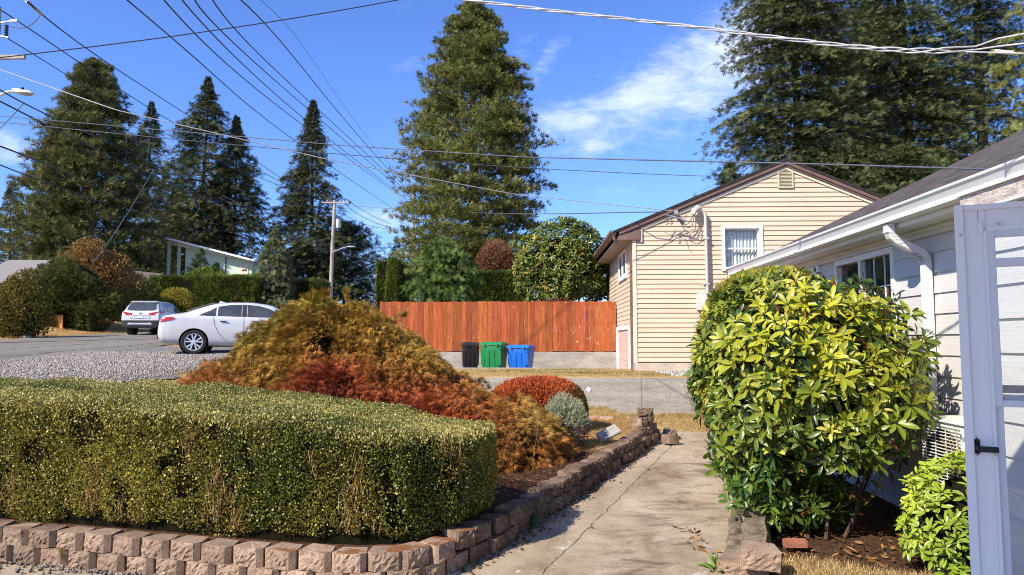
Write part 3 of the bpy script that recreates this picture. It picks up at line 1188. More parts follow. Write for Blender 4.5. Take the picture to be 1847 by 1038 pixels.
def domes_shell(domes, n, rng, nscale=2.2, namp=.12):
    """points on the outer surface of a union of upright half-ellipsoids; returns pos, normal"""
    w_ = np.array([d[3] * d[4] + d[3] * d[5] for d in domes])
    w_ = w_ / w_.sum()
    idx = rng.choice(len(domes), n, p=w_)
    D = np.array(domes, float)[idx]
    d = rng.normal(size=(n, 3))
    d[:, 2] = np.abs(d[:, 2])
    d = unit(d)
    rad = 1 + namp * vnoise(d * 1.0 + idx[:, None] * 3.1, nscale * 1.6, 77, 3)
    rel = d * D[:, 3:6] * rad[:, None]
    pos = D[:, :3] + rel
    nrm = unit(d / D[:, 3:6])
    ok = np.ones(n, bool)
    for j, dm in enumerate(domes):
        q_ = ((pos - np.array(dm[:3])) / np.array(dm[3:6]))
        inn = (np.sum(q_ * q_, axis=1) < .80) & (idx != j) & (q_[:, 2] > -.02)
        ok &= ~inn
    return pos[ok], nrm[ok]


# (cx, cy, z0, rx, ry, rz)
MD = [(-2.80, 10.4, .45, 1.66, 1.5, 1.96), (-2.0, 10.2, .40, 1.18, 1.4, 1.34), (-4.05, 10.2, .72, 1.02, 1.1, .95), (-1.12, 9.9, .35, .90, 1.1, .94), (-.34, 9.55, .32, .64, .8, .78),
      (-2.4, 9.4, .4, 1.3, .9, 1.2), (-1.0, 9.2, .35, .9, .75, .85), (-2.35, 10.6, .45, 1.2, 1.2, 1.88), (-3.15, 10.5, .45, 1.05, 1.2, 1.82)]
mb = MB()
for (cx, cy, z0, rx, ry, rz) in MD:
    mb.lathe([(math.cos(a) * .84, math.sin(a) * .84) for a in np.linspace(-.05, 1.57, 9)], (0, 0, 0), 20)
    k = 9 * 20
    for i in range(len(mb.v) - k, len(mb.v)):
        a = mb.v[i]
        mb.v[i] = (cx + a[0] * rx, cy + a[1] * ry, z0 + a[2] * rz)
mb.build('shade_core', M_inner, maple)
rng = np.random.default_rng(2)
O_, N_ = domes_shell(MD, 9000, rng)
k = N_[:, 1] < .6
O_, N_ = O_[k][:1150], N_[k][:1150]
down = np.array((0, 0, -1.0))
per_ = 84
ns_ = len(O_)
T_ = unit(down[None] - N_ * (N_ @ down)[:, None] + rng.normal(0, .22, O_.shape) + np.stack([N_[:, 0], N_[:, 1], 0 * N_[:, 0]], 1) * .35)
LAT = np.cross(N_, T_)
Ls = rng.uniform(.28, .62, ns_)
s_ = rng.random((ns_, per_)) ** .8
lt = rng.normal(0, 1, (ns_, per_))
lift = rng.uniform(.02, .16, ns_)
off0 = -rng.random(ns_) ** 2 * .16
pos = (O_[:, None, :] + T_[:, None, :] * (Ls[:, None] * (s_ - .35))[:, :, None] + LAT[:, None, :] * (lt * (.11 - .05 * s_))[:, :, None]
       + N_[:, None, :] * (off0[:, None] + lift[:, None] * np.sin(3.1 * np.clip(s_, 0, .8)) - .05 * np.abs(lt))[:, :, None]).reshape(-1, 3)
pos[:, 2] -= (.10 * s_ ** 2).ravel()
nrm = np.repeat(N_, per_, axis=0)
tang = np.repeat(T_, per_, axis=0)
n = len(pos)
A = unit(tang + nrm * .22 + np.repeat(LAT, per_, axis=0) * (lt.ravel() * .45)[:, None] + np.array((0, 0, -.15)) + rng.normal(0, .30, (n, 3)))
tone = np.repeat(rng.uniform(.62, 1.25, ns_), per_)
hx = (pos[:, 0] + 2.6)
u_ = pos[:, 2] + .10 * pos[:, 1] - .45
tn = vnoise(pos, 1.5, 50, 3)
# gold on the crown, rust-orange on the left skirt, red band through the middle, maroon below
gold = cmix((.23, .125, .022), (.46, .27, .048), rng.random(n))
rust = cmix((.28, .105, .025), (.48, .21, .05), rng.random(n))
red = cmix((.30, .060, .022), (.52, .125, .04), rng.random(n))
mar = cmix((.10, .028, .02), (.26, .075, .045), rng.random(n))
hz = pos[:, 2] - .06 * np.abs(pos[:, 0] + 2.3)
c = gold.copy()
t1 = np.clip((1.62 - hz + tn * .35) / .45, 0, 1)
c = c * (1 - t1[:, None]) + rust * t1[:, None]
hr = pos[:, 2] + .36 * np.clip(pos[:, 0] + 2.4, 0, 3)
t2 = np.clip((2.02 - hr + tn * .38) / .5, 0, 1) * np.clip((pos[:, 0] + 3.4) / .6, 0, 1)
c = c * (1 - t2[:, None]) + red * t2[:, None]
t3 = np.clip((1.62 - hr + tn * .4) / .35, 0, 1) * np.clip((pos[:, 0] + 3.3) / .8, 0, 1) * np.clip((-.35 - pos[:, 0]) / .5, 0, 1)
t3 *= .85
c = c * (1 - t3[:, None]) + mar * t3[:, None]
# right-hand skirt goes back to olive gold
t4 = np.clip((pos[:, 0] + .75 + tn * .5) / .5, 0, 1) * .85
olive = cmix((.19, .115, .024), (.36, .235, .055), rng.random(n))
c = c * (1 - t4[:, None]) + olive * t4[:, None]
t5 = np.clip((pos[:, 0] + .6) / .4, 0, 1) * np.clip((.85 - pos[:, 2] + tn * .2) / .3, 0, 1)
c = c * (1 - t5[:, None]) + rust * t5[:, None]
gr = vnoise(pos, 4.0, 51, 2) > .45
c[gr] = c[gr] * np.array((.80, .98, .8))
L = rng.uniform(.06, .13, n)
c *= (tone * rng.uniform(.7, 1.25, n))[:, None]
scatter('foliage', leaf_mat('leaf_lace', .14, .6, .15), pos, A, rdir(rng, n), L, L, T_LACE, c, maple)
# pale bare twigs
mb = MB()
sel = [i for i in rng.permutation(n) if nrm[i, 2] < .75][:34]
for i in sel:
    p0 = Vector(pos[i] + nrm[i] * .02)
    d0 = Vector(tang[i] * .6 + rng.normal(0, .5, 3))
    pts = [p0 + d0 * t * .5 + Vector(nrm[i]) * .05 * math.sin(3.1 * t) for t in np.linspace(0, 1, 5)]
    mb.tube(pts, [.0045, .004, .004, .003, .002], 4, caps=False)
mb.build('twigs', surf('twig_bark', (.28, .20, .15), (.45, .36, .28), 8, .9), maple, fixn=False)
mb = MB()
for k in range(5):
    mb.tube([(-2.4 + .08 * k, 10.2, .3), (-2.5 + .2 * (k - 2), 10.2, .9), (-2.5 + .5 * (k - 2), 10.1, 1.5)], [.07, .05, .03], 7)
mb.build('trunk', M_bark, maple)


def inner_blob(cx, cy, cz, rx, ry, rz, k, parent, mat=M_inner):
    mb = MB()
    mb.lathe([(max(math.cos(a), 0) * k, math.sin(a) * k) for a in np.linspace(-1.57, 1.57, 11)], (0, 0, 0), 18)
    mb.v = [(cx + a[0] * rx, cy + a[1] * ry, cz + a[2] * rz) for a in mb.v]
    return mb.build('shade_core', mat, parent)  # solid dark core standing in for shade inside the shrub


def ell_pts(rng, n, c, r_, namp=.12, nscale=3.0, seed=1, zmin=-1.0, shell=.16):
    d = rdir(rng, n)
    d = d[d[:, 2] > zmin]
    rad = 1 + namp * vnoise(d, nscale, seed, 3) - rng.random(len(d)) ** 1.7 * shell
    pos = np.array(c) + d * np.array(r_) * rad[:, None]
    return pos, unit(d / np.array(r_))


def stems(parent, base, tops, r0, mat=M_bark, n=6):
    mb = MB()
    b = Vector(base)
    for i, t in enumerate(tops):
        t = Vector(t)
        a = 6.28 * i / max(len(tops), 1)
        b0 = b + Vector((math.cos(a) * r0 * 2.5, math.sin(a) * r0 * 2.5, 0))
        m_ = b0.lerp(t, .5) + Vector((0, 0, .1))
        mb.tube([b0, m_, t], [r0, r0 * .75, r0 * .4], n)
    return mb.build('trunk', mat, parent)


def bush(name, label, cat, c, r_, n, leaf, cols, seed, mat=M_leaf, group=None, namp=.14, nscale=3.2, tmpl=T_DIAMOND, core=.80, zmin=-.95, up=.35, ratio=.6, base=None,
         colvar=None, shell=.2, front=True, stem=True):
    """rounded shrub: stems, a near-black shade core and thousands of leaves"""
    rng = np.random.default_rng(seed)
    bz = c[2] - r_[2] if base is None else base
    root = thing(name, label, cat, (c[0], c[1], bz), 0, group)
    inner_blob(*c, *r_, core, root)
    pos, nrm = ell_pts(rng, n, c, r_, namp, nscale, seed, zmin, shell)
    if front:
        k = nrm[:, 1] < .6
        pos, nrm = pos[k], nrm[k]
    m_ = len(pos)
    A = unit(nrm * .6 + np.array((0, 0, up)) + rng.normal(0, .6, (m_, 3)))
    t = .5 + .5 * vnoise(pos, 2.5, seed + 5, 3) + .5 * (rng.random(m_) - .5)
    cc = cmix(cols[0], cols[1], t)
    if colvar is not None:
        cc = colvar(pos, nrm, cc, rng)
    cc = cc * rng.uniform(.75, 1.2, m_)[:, None]
    L = rng.uniform(leaf * .7, leaf * 1.25, m_)
    scatter('foliage', mat, pos, A, rdir(rng, m_), L, L * ratio, tmpl, cc, root)
    if stem:
        stems(root, (c[0], c[1], bz - .1), [(c[0] + r_[0] * .35 * math.cos(k), c[1] + r_[1] * .35 * math.sin(k), c[2]) for k in (0, 2.1, 4.2)], max(.015, r_[0] * .035))
    return root


# red clipped barberry and grey lavender cotton beside the maple
def red_var(pos, nrm, cc, rng):
    olive = (pos[:, 0] > .70 + .1 * vnoise(pos, 5, 3)) | (pos[:, 2] < .62)
    cc[olive] = cmix((.10, .05, .02), (.22, .12, .035), rng.random(olive.sum()))
    return cc


bush('barberry_bush', 'small clipped bush with orange red leaves against the grey concrete wall', 'shrub', (.10, 12.3, .78), (.84, .55, .47), 28000, .05, ((.40, .075, .025), (.66, .19, .06)), 61,
     namp=.08, colvar=red_var, ratio=.35, core=.86, tmpl=T_DIAMOND)
rb2 = bush('barberry_bush', 'darker olive end of the red bush above the dry grass', 'shrub', (.64, 12.15, .74), (.26, .36, .38), 9000, .05, ((.09, .05, .02), (.22, .13, .035)), 62,
           namp=.1, ratio=.35, core=.8)
rb2['label'] = 'narrow dark olive bush pressed against the right end of the red clipped bush'


def grey_var(pos, nrm, cc, rng):
    lo = pos[:, 2] < .66 + .08 * vnoise(pos, 6, 3)
    cc[lo] = cmix((.10, .07, .06), (.24, .18, .15), rng.random(lo.sum()))
    return cc


bush('lavender_cotton', 'low silvery grey bush with woody brown base beside the garden wall', 'shrub', (.44, 10.5, .62), (.31, .36, .42), 9000, .07, ((.26, .275, .17), (.46, .47, .33)), 63,
     namp=.2, colvar=grey_var, ratio=.14, core=.7, up=.7, shell=.35)

# ------------------------------------------------------------------ big-leaved shrubs on the right
def whorls(rng, pos, axis, nl, L, ratio, elev, col, mat, parent, tmpl=T_RHODO, droop=.0):
    """a whorl of leaves round every shoot tip"""
    n = len(pos)
    P_, A_, B_, L_, C_ = [], [], [], [], []
    ax = unit(axis)
    ref = rdir(rng, n)
    u = unit(ref - ax * np.sum(ref * ax, axis=1, keepdims=True))
    v = np.cross(ax, u)
    for k in range(nl):
        a = 2 * np.pi * k / nl + rng.normal(0, .25, n)
        el = elev + rng.normal(0, .24, n)
        radial = u * np.cos(a)[:, None] + v * np.sin(a)[:, None]
        d = radial * np.cos(el)[:, None] + ax * np.sin(el)[:, None]
        d[:, 2] -= droop * rng.random(n)
        b = np.cross(ax, radial)
        ok = rng.random(n) < .92
        P_.append((pos + d * .012)[ok]); A_.append(d[ok]); B_.append((b + rng.normal(0, .25, (n, 3)))[ok])
        L_.append((L * rng.uniform(.7, 1.15, n))[ok]); C_.append((col * rng.uniform(.72, 1.2, n)[:, None])[ok])
    P_, A_, B_, L_, C_ = [np.concatenate(t) for t in (P_, A_, B_, L_, C_)]
    return scatter('foliage', mat, P_, A_, B_, L_, L_ * ratio, tmpl, C_, parent, smooth=True)


rng = np.random.default_rng(70)
rhodo = thing('rhododendron', 'big rounded rhododendron with broad yellow green leaves in front of the grey sided house', 'shrub', (2.75, 7.35, .1))
RC = np.array((2.68, 7.3, 1.38))
RR = np.array((.94, 1.02, 1.18))


def rh_pts(n, shell):
    d = rdir(rng, n)
    d = d[d[:, 2] > -.97]
    # boxy shoulders, flat top and undercut base
    p = 3.3
    nrmz = (np.abs(d) ** p).sum(axis=1) ** (1 / p)
    rad = 1 / nrmz * (1 + .13 * vnoise(d, 4.2, 71, 3)) - rng.random(len(d)) ** 1.5 * shell
    s_ = np.where(d[:, 2] < -.25, 1 - .30 * (-.25 - d[:, 2]) / .65, 1.0)
    q_ = d * RR * rad[:, None]
    q_[:, :2] *= s_[:, None]
    # slope the shoulder down to the far left
    q_[:, 2] -= np.clip(-q_[:, 0] - .05, 0, 1) * .42 * np.clip(q_[:, 2], 0, 1)
    return RC + q_, unit(d / RR)


inner_blob(*RC, *RR, .70, rhodo)
pos, nrm = rh_pts(1850, .24)
k = (nrm[:, 1] < .5)
pos, nrm = pos[k], nrm[k]
ax = unit(nrm * .75 + np.array((-.15, -.25, .55)) + rng.normal(0, .28, (len(pos), 3)))
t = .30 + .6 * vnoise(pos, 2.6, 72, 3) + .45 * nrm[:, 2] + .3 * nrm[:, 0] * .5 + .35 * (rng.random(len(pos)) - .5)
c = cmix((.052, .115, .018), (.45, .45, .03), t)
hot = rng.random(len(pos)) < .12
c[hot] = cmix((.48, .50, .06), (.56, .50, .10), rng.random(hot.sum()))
gapn = (vnoise(pos, 3.6, 74, 2) > -.3) & ((pos[:, 2] > .75) | (pos[:, 0] < 2.3 + .4 * vnoise(pos, 2.0, 78, 2)))
pos, ax, c = pos[gapn], ax[gapn], c[gapn]
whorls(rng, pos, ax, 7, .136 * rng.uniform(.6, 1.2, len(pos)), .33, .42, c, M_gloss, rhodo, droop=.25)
# inner, darker and drooping leaves
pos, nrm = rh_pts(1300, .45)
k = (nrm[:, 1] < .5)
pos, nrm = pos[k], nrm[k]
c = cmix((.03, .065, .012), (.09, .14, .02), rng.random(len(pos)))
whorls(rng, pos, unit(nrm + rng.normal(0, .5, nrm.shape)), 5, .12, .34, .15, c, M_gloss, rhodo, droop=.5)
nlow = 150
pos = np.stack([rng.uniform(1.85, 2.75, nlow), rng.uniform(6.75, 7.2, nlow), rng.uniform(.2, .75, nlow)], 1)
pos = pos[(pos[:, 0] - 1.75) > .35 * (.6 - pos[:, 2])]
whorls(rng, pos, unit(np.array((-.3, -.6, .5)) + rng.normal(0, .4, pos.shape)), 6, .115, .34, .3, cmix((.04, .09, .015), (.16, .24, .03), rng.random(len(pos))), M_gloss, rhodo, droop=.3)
# red brown shoots, old leaves and seed heads
pos, nrm = rh_pts(60, .12)
k = nrm[:, 1] < .4
pos, nrm = pos[k], nrm[k]
n = len(pos)
A = unit(nrm + np.array((0, 0, .4)) + rng.normal(0, .4, (n, 3)))
c = cmix((.26, .075, .03), (.50, .20, .06), rng.random(n))
scatter('old_leaves', M_leaf, pos, A, rdir(rng, n), rng.uniform(.05, .13, n), rng.uniform(.02, .035, n), T_RHODO, c, rhodo)
n2 = 120
pos, nrm = rh_pts(n2, .06)
k = nrm[:, 1] < .4
pos, nrm = pos[k], nrm[k]
scatter('seed_heads', M_dry, pos, unit(nrm + np.array((0, 0, .5))), rdir(rng, len(pos)), .06, .05, T_TUFT, cmix((.14, .04, .025), (.3, .1, .05), rng.random(len(pos))), rhodo)
mb = MB()
for i in range(13):
    a = rng.uniform(0, 6.28)
    rad = rng.uniform(.3, .85)
    top = RC + np.array((math.cos(a) * RR[0] * rad, math.sin(a) * RR[1] * rad, rng.uniform(-.5, .3)))
    b0 = np.array((2.65 + .45 * math.cos(a), 7.25 + .4 * math.sin(a), .03))
    mid_ = (b0 + top) / 2 + rng.normal(0, .1, 3)
    mb.tube([b0, b0.__mul__(.65) + mid_ * .35 + rng.normal(0, .04, 3), mid_ + rng.normal(0, .06, 3), top], [.018, .015, .012, .007], 6)
mb.build('trunk', surf('rhodo_stem', (.045, .03, .02), (.12, .08, .055), 12, .9, .5, 50), rhodo, smooth=True)

# finer leaved shrub behind its left shoulder
def small_var(pos, nrm, cc, rng):
    k = rng.random(len(pos)) < .09
    cc[k] = cmix((.34, .18, .05), (.5, .3, .1), rng.random(k.sum()))
    return cc


bush('boxwood_shrub', 'rounded shrub of small yellow green leaves tucked behind the big rhododendron', 'shrub', (2.80, 8.35, 1.62), (.95, .9, 1.12), 34000, .06, ((.22, .25, .028), (.56, .50, .075)), 73,
     mat=M_gloss, namp=.06, colvar=small_var, ratio=.5, core=.86, up=.6, tmpl=T_OVAL)
p = P(1262, 625, Y=13.5)
bush('feathery_shrub', 'thin feathery green shrub peeping out left of the big rhododendron', 'shrub', (3.35, 13.3, 1.15), (.42, .4, .95), 5000, .09, ((.16, .19, .06), (.36, .36, .14)), 74, ratio=.13, core=.4, namp=.25,
     shell=.6, base=.2)

# small whorled shrub beside the door
rng = np.random.default_rng(75)
sk = thing('skimmia_shrub', 'small bright lime green shrub of whorled leaves beside the storm door', 'shrub', (3.35, 5.72, .05))
SCN, SRR = np.array((3.40, 5.85, .46)), np.array((.46, .42, .48))
inner_blob(*SCN, *SRR, .66, sk)
pos, nrm = ell_pts(rng, 330, SCN, SRR, .12, 3.2, 76, -.75, .12)
pos[:, 2] = np.maximum(pos[:, 2], .08)
ax = unit(nrm * .6 + np.array((-.15, -.2, .8)) + rng.normal(0, .2, nrm.shape))
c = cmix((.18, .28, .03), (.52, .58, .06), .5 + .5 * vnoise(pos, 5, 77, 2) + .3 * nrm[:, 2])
whorls(rng, pos, ax, 8, .085, .34, .35, c, M_gloss, sk)
mb = MB()
for i in range(8):
    a = i * .8
    mb.tube([(3.4 + .06 * math.cos(a), 5.85 + .06 * math.sin(a), .02), (3.4 + .25 * math.cos(a), 5.85 + .25 * math.sin(a), .55)], [.012, .006], 5)
for i in range(7):
    a = rng.uniform(-.4, .4)
    mb.tube([(3.46 + a * .2, 5.9, .8), (3.44 + a * .5, 5.88, 1.08 + .1 * rng.random())], [.006, .003], 4)
mb.build('trunk', surf('skimmia_stem', (.22, .15, .06), (.4, .26, .10), 12, .9), sk)

# fallen leaves and litter
rng = np.random.default_rng(80)
xy = np.concatenate([rect_xy(rng, 230, 1.9, 3.6, 5.9, 7.2), rect_xy(rng, 22, 1.38, 1.58, 6.2, 7.2), rect_xy(rng, 60, 2.0, 3.6, 4.9, 6.0)])
n = len(xy)
z = zground(xy[:, 0], xy[:, 1]) + .03
A = unit(np.stack([rng.normal(size=n), rng.normal(size=n), rng.normal(0, .25, n)], 1))
B = unit(np.stack([rng.normal(size=n), rng.normal(size=n), rng.normal(0, .3, n)], 1))
c = cmix((.12, .05, .025), (.50, .27, .09), rng.random(n) ** 1.6)
tag(scatter('leaves', M_leaf, np.column_stack([xy, z]), A, B, rng.uniform(.03, .11, n), rng.uniform(.012, .036, n), T_RHODO, c), 'fallen brown and orange leaves on the bare soil of the right bed', 'leaf litter', kind='stuff')
xyl = []
for s_ in np.linspace(S_CORNER, cum[-1] + .8, 500):
    x, y, a = path_at(min(s_, cum[-1]), -.02)
    xyl.append((x + abs(rng.normal(0, .07)), y + (max(0, s_ - cum[-1]))))
xy = np.array(xyl)
n = len(xy)
z = zdrive(xy[:, 1]) + .012
A = unit(np.stack([rng.normal(size=n), rng.normal(size=n), rng.normal(0, .3, n)], 1))
c = cmix((.05, .03, .02), (.24, .13, .06), rng.random(n))
tag(scatter('leaves', M_leaf, np.column_stack([xy, z]), A, rdir(rng, n), rng.uniform(.02, .06, n), rng.uniform(.012, .025, n), T_OVAL, c), 'dark leaf litter along the foot of the wall beside the driveway', 'leaf litter', kind='stuff')
# soil litter under the hedge and maple
xy = rect_xy(rng, 2600, -1.2, .95, 6.9, 10.6)
xy = xy[inside(xy[:, 0] + .12, xy[:, 1], POLY)]
n = len(xy)
z = zground(xy[:, 0], xy[:, 1]) + .015
A = unit(np.stack([rng.normal(size=n), rng.normal(size=n), rng.normal(0, .25, n)], 1))
tag(scatter('leaves', M_leaf, np.column_stack([xy, z]), A, rdir(rng, n), rng.uniform(.02, .07, n), rng.uniform(.008, .02, n), T_OVAL, cmix((.06, .03, .02), (.34, .15, .08), rng.random(n))),
    'brown twigs and dead leaves on the dark soil under the maple', 'leaf litter', kind='stuff')


def weed(name, label, p, r_, h, n, cols, seed):
    rng = np.random.default_rng(seed)
    a = rng.random(n) * 6.28
    el = rng.uniform(.3, 1.3, n)
    A = np.stack([np.cos(a) * np.cos(el), np.sin(a) * np.cos(el), np.sin(el)], 1)
    pos = np.array(p) + np.stack([rng.normal(0, r_ * .3, n), rng.normal(0, r_ * .3, n), np.zeros(n)], 1)
    o = scatter(name, M_leaf, pos, A, rdir(rng, n), rng.uniform(h * .5, h, n), rng.uniform(h * .12, h * .22, n), T_OVAL, cmix(cols[0], cols[1], rng.random(n)))
    return tag(o, label, 'weed')


p = P(1295, 1030, z=.0)
weed('weed', 'bright green weed at the near end of the tilted stone edging', (p.x, p.y, .0), .10, .16, 60, ((.12, .2, .04), (.3, .4, .1)), 81)
p = P(945, 945, z=.05)
weed('weed', 'grey green weed growing at the foot of the wall beside the driveway', (p.x, p.y, .03), .08, .26, 34, ((.08, .10, .05), (.2, .24, .14)), 82)
p = P(1068, 957, z=.02)
weed('weed', 'tiny weed in the driveway crack at the tip of the hedge shadow', (p.x, p.y, .02), .05, .06, 26, ((.12, .15, .04), (.3, .32, .08)), 83)
p = P(1170, 850, z=.1)
weed('weed', 'tiny dry weed in the far part of the driveway crack', (p.x, p.y, p.z), .05, .05, 20, ((.15, .13, .04), (.3, .26, .08)), 84)
p = P(70, 1000, z=.03)
weed('weed', 'straggly straw coloured weed at the foot of the tan wall, lower left', (p.x + .3, p.y - .06, .02), .12, .24, 60, ((.24, .15, .05), (.44, .32, .12)), 85)

# ------------------------------------------------------------------ grey concrete retaining wall
m, q, bs, out = new_mat('board_marked_concrete')
geo = q.n('ShaderNodeNewGeometry')
pos = geo.outputs['Position']
n1 = q.noise(q.mapping(pos, scale=(.5, 1, 3)), 2.0, 7, .65)
n2 = q.noise(pos, 45, 4, .7)
n3 = q.noise(q.mapping(pos, scale=(6, 1, .5)), 1.2, 5, .6)
c = q.ramp(n1, [(.3, (.25, .23, .20)), (.7, (.42, .39, .34))])
c = q.mix(1.0, c, q.maprange(n2, .3, .7, .8, 1.2), 'MULTIPLY')
c = q.mix(q.math('MULTIPLY', q.maprange(n3, .55, .72), .35), c, (.10, .09, .075))
sp = q.n('ShaderNodeSeparateXYZ')
q.l(pos, sp.inputs[0])
brd = q.math('ABSOLUTE', q.math('SUBTRACT', q.math('FRACT', q.math('MULTIPLY', sp.outputs[2], 5.2)), .5))
c = q.mix(q.math('MULTIPLY', q.maprange(brd, .04, .0), .35), c, (.09, .08, .07))
low = q.maprange(q.math('ADD', sp.outputs[2], q.math('MULTIPLY', n1, .2)), .52, .30)
c = q.mix(q.math('MULTIPLY', low, .55), c, (.46, .41, .34))
vj = q.math('ABSOLUTE', q.math('SUBTRACT', q.math('FRACT', q.math('ADD', q.math('MULTIPLY', sp.outputs[0], .55), .22)), .5))
c = q.mix(q.math('MULTIPLY', q.maprange(vj, .012, .003), .45), c, (.07, .06, .05))
q.l(c, bs.inputs['Base Color'])
bs.inputs['Roughness'].default_value = .95
bs.inputs['Specular IOR Level'].default_value = .1
bn = q.n('ShaderNodeBump')
bn.inputs['Strength'].default_value = .5
bn.inputs['Distance'].default_value = .01
q.l(q.math('ADD', n2, n1), bn.inputs['Height'])
q.l(bn.outputs[0], bs.inputs['Normal'])
M_gwall = m
gw = thing('retaining_wall', 'weathered grey concrete retaining wall across the end of the driveway', 'retaining wall', (1.0, 15.5, .2))
MB().box((-4.2, 15.5, -.2), (6.5, 15.72, 1.075)).build('wall', M_gwall, gw, bevel=.012)
p = P(1062, 703, Y=15.5)
mb = MB()
mb.lathe([(0, -.012), (.045, -.012), (.05, 0)], (p.x, p.y, p.z), 16, 'y')
mb.build('plug', M_white, gw)
# gravel patch where the wall meets the house
n = 500
rng = np.random.default_rng(86)
xy = rect_xy(rng, n, 3.1, 4.6, 15.9, 18.8)
tag(scatter('pebbles', M_dry, np.column_stack([xy, np.full(n, 1.1)]), rdir(rng, n), rdir(rng, n), rng.uniform(.03, .07, n), .04, cube, rng.uniform(.35, .7, n)[:, None] * np.array((1, .94, .85))),
    'pale gravel beside the cream house', 'gravel', kind='stuff')

# ------------------------------------------------------------------ red board fence on its concrete base
m, q, bs, out = new_mat('red_stained_boards')
tcn = q.n('ShaderNodeTexCoord')
vec = q.mapping(tcn.outputs['Object'], scale=(6, 6, .7))
n1 = q.noise(vec, 3, 6, .65)
n2 = q.noise(q.mapping(tcn.outputs['Object'], scale=(40, 40, 1.6)), 1.0, 4, .6)
kn = q.noise(tcn.outputs['Object'], 9, 2, .5)
c = q.ramp(n1, [(.3, (.26, .058, .017)), (.7, (.44, .12, .037))])
c = q.mix(1.0, c, q.maprange(n2, .3, .7, .78, 1.2), 'MULTIPLY')
c = q.mix(q.math('MULTIPLY', q.maprange(kn, .69, .73), .6), c, (.60, .33, .20))
at = q.n('ShaderNodeAttribute', attribute_name='Col')
c = q.mix(1.0, c, at.outputs['Color'], 'MULTIPLY')
q.l(c, bs.inputs['Base Color'])
bs.inputs['Roughness'].default_value = .75
bs.inputs['Specular IOR Level'].default_value = .2
M_fence = m
rr = random.Random(9)
fb = thing('retaining_wall', 'pale concrete base wall under the red board fence', 'retaining wall', (-2, 22.8, .7))
MB().box((-5.6, 22.76, .0), (2.69, 23.0, 1.53)).build('wall', surf('pale_concrete', (.24, .215, .18), (.42, .38, .32), 2.2, .95, .4, 40, fine=.2, stretch=(.6, 1, 2)), fb)
fe = thing('fence', 'red stained upright board fence standing on the pale concrete base', 'fence', (-2, 22.84, 1.53))
mb = MB()
x = -4.9
while x < 2.63:
    wd = rr.choice((.135, .14, .145, .09, .185))
    wd = min(wd, 2.66 - x)
    tnt = rr.uniform(.72, 1.18)
    lo = rr.uniform(-.012, .02)
    mb.box((x, 22.83 + rr.uniform(-.006, .004), 1.545 + lo), (x + wd - .005, 22.856, 3.135 + rr.uniform(-.01, .014)), (tnt, tnt * rr.uniform(.9, 1.12), tnt * rr.uniform(.9, 1.1)))
    x += wd
mb.build('board_panel', M_fence, fe)
mb = MB()
for z in (1.75, 2.4, 3.0):
    mb.box((-4.9, 22.858, z), (2.66, 22.9, z + .09))
mb.build('rail', M_fence, fe)
for x in (-4.85, -2.5, -.3, 1.9):
    MB().box((x, 22.902, 1.53), (x + .09, 22.99, 3.1)).build('post', M_fence, fe)

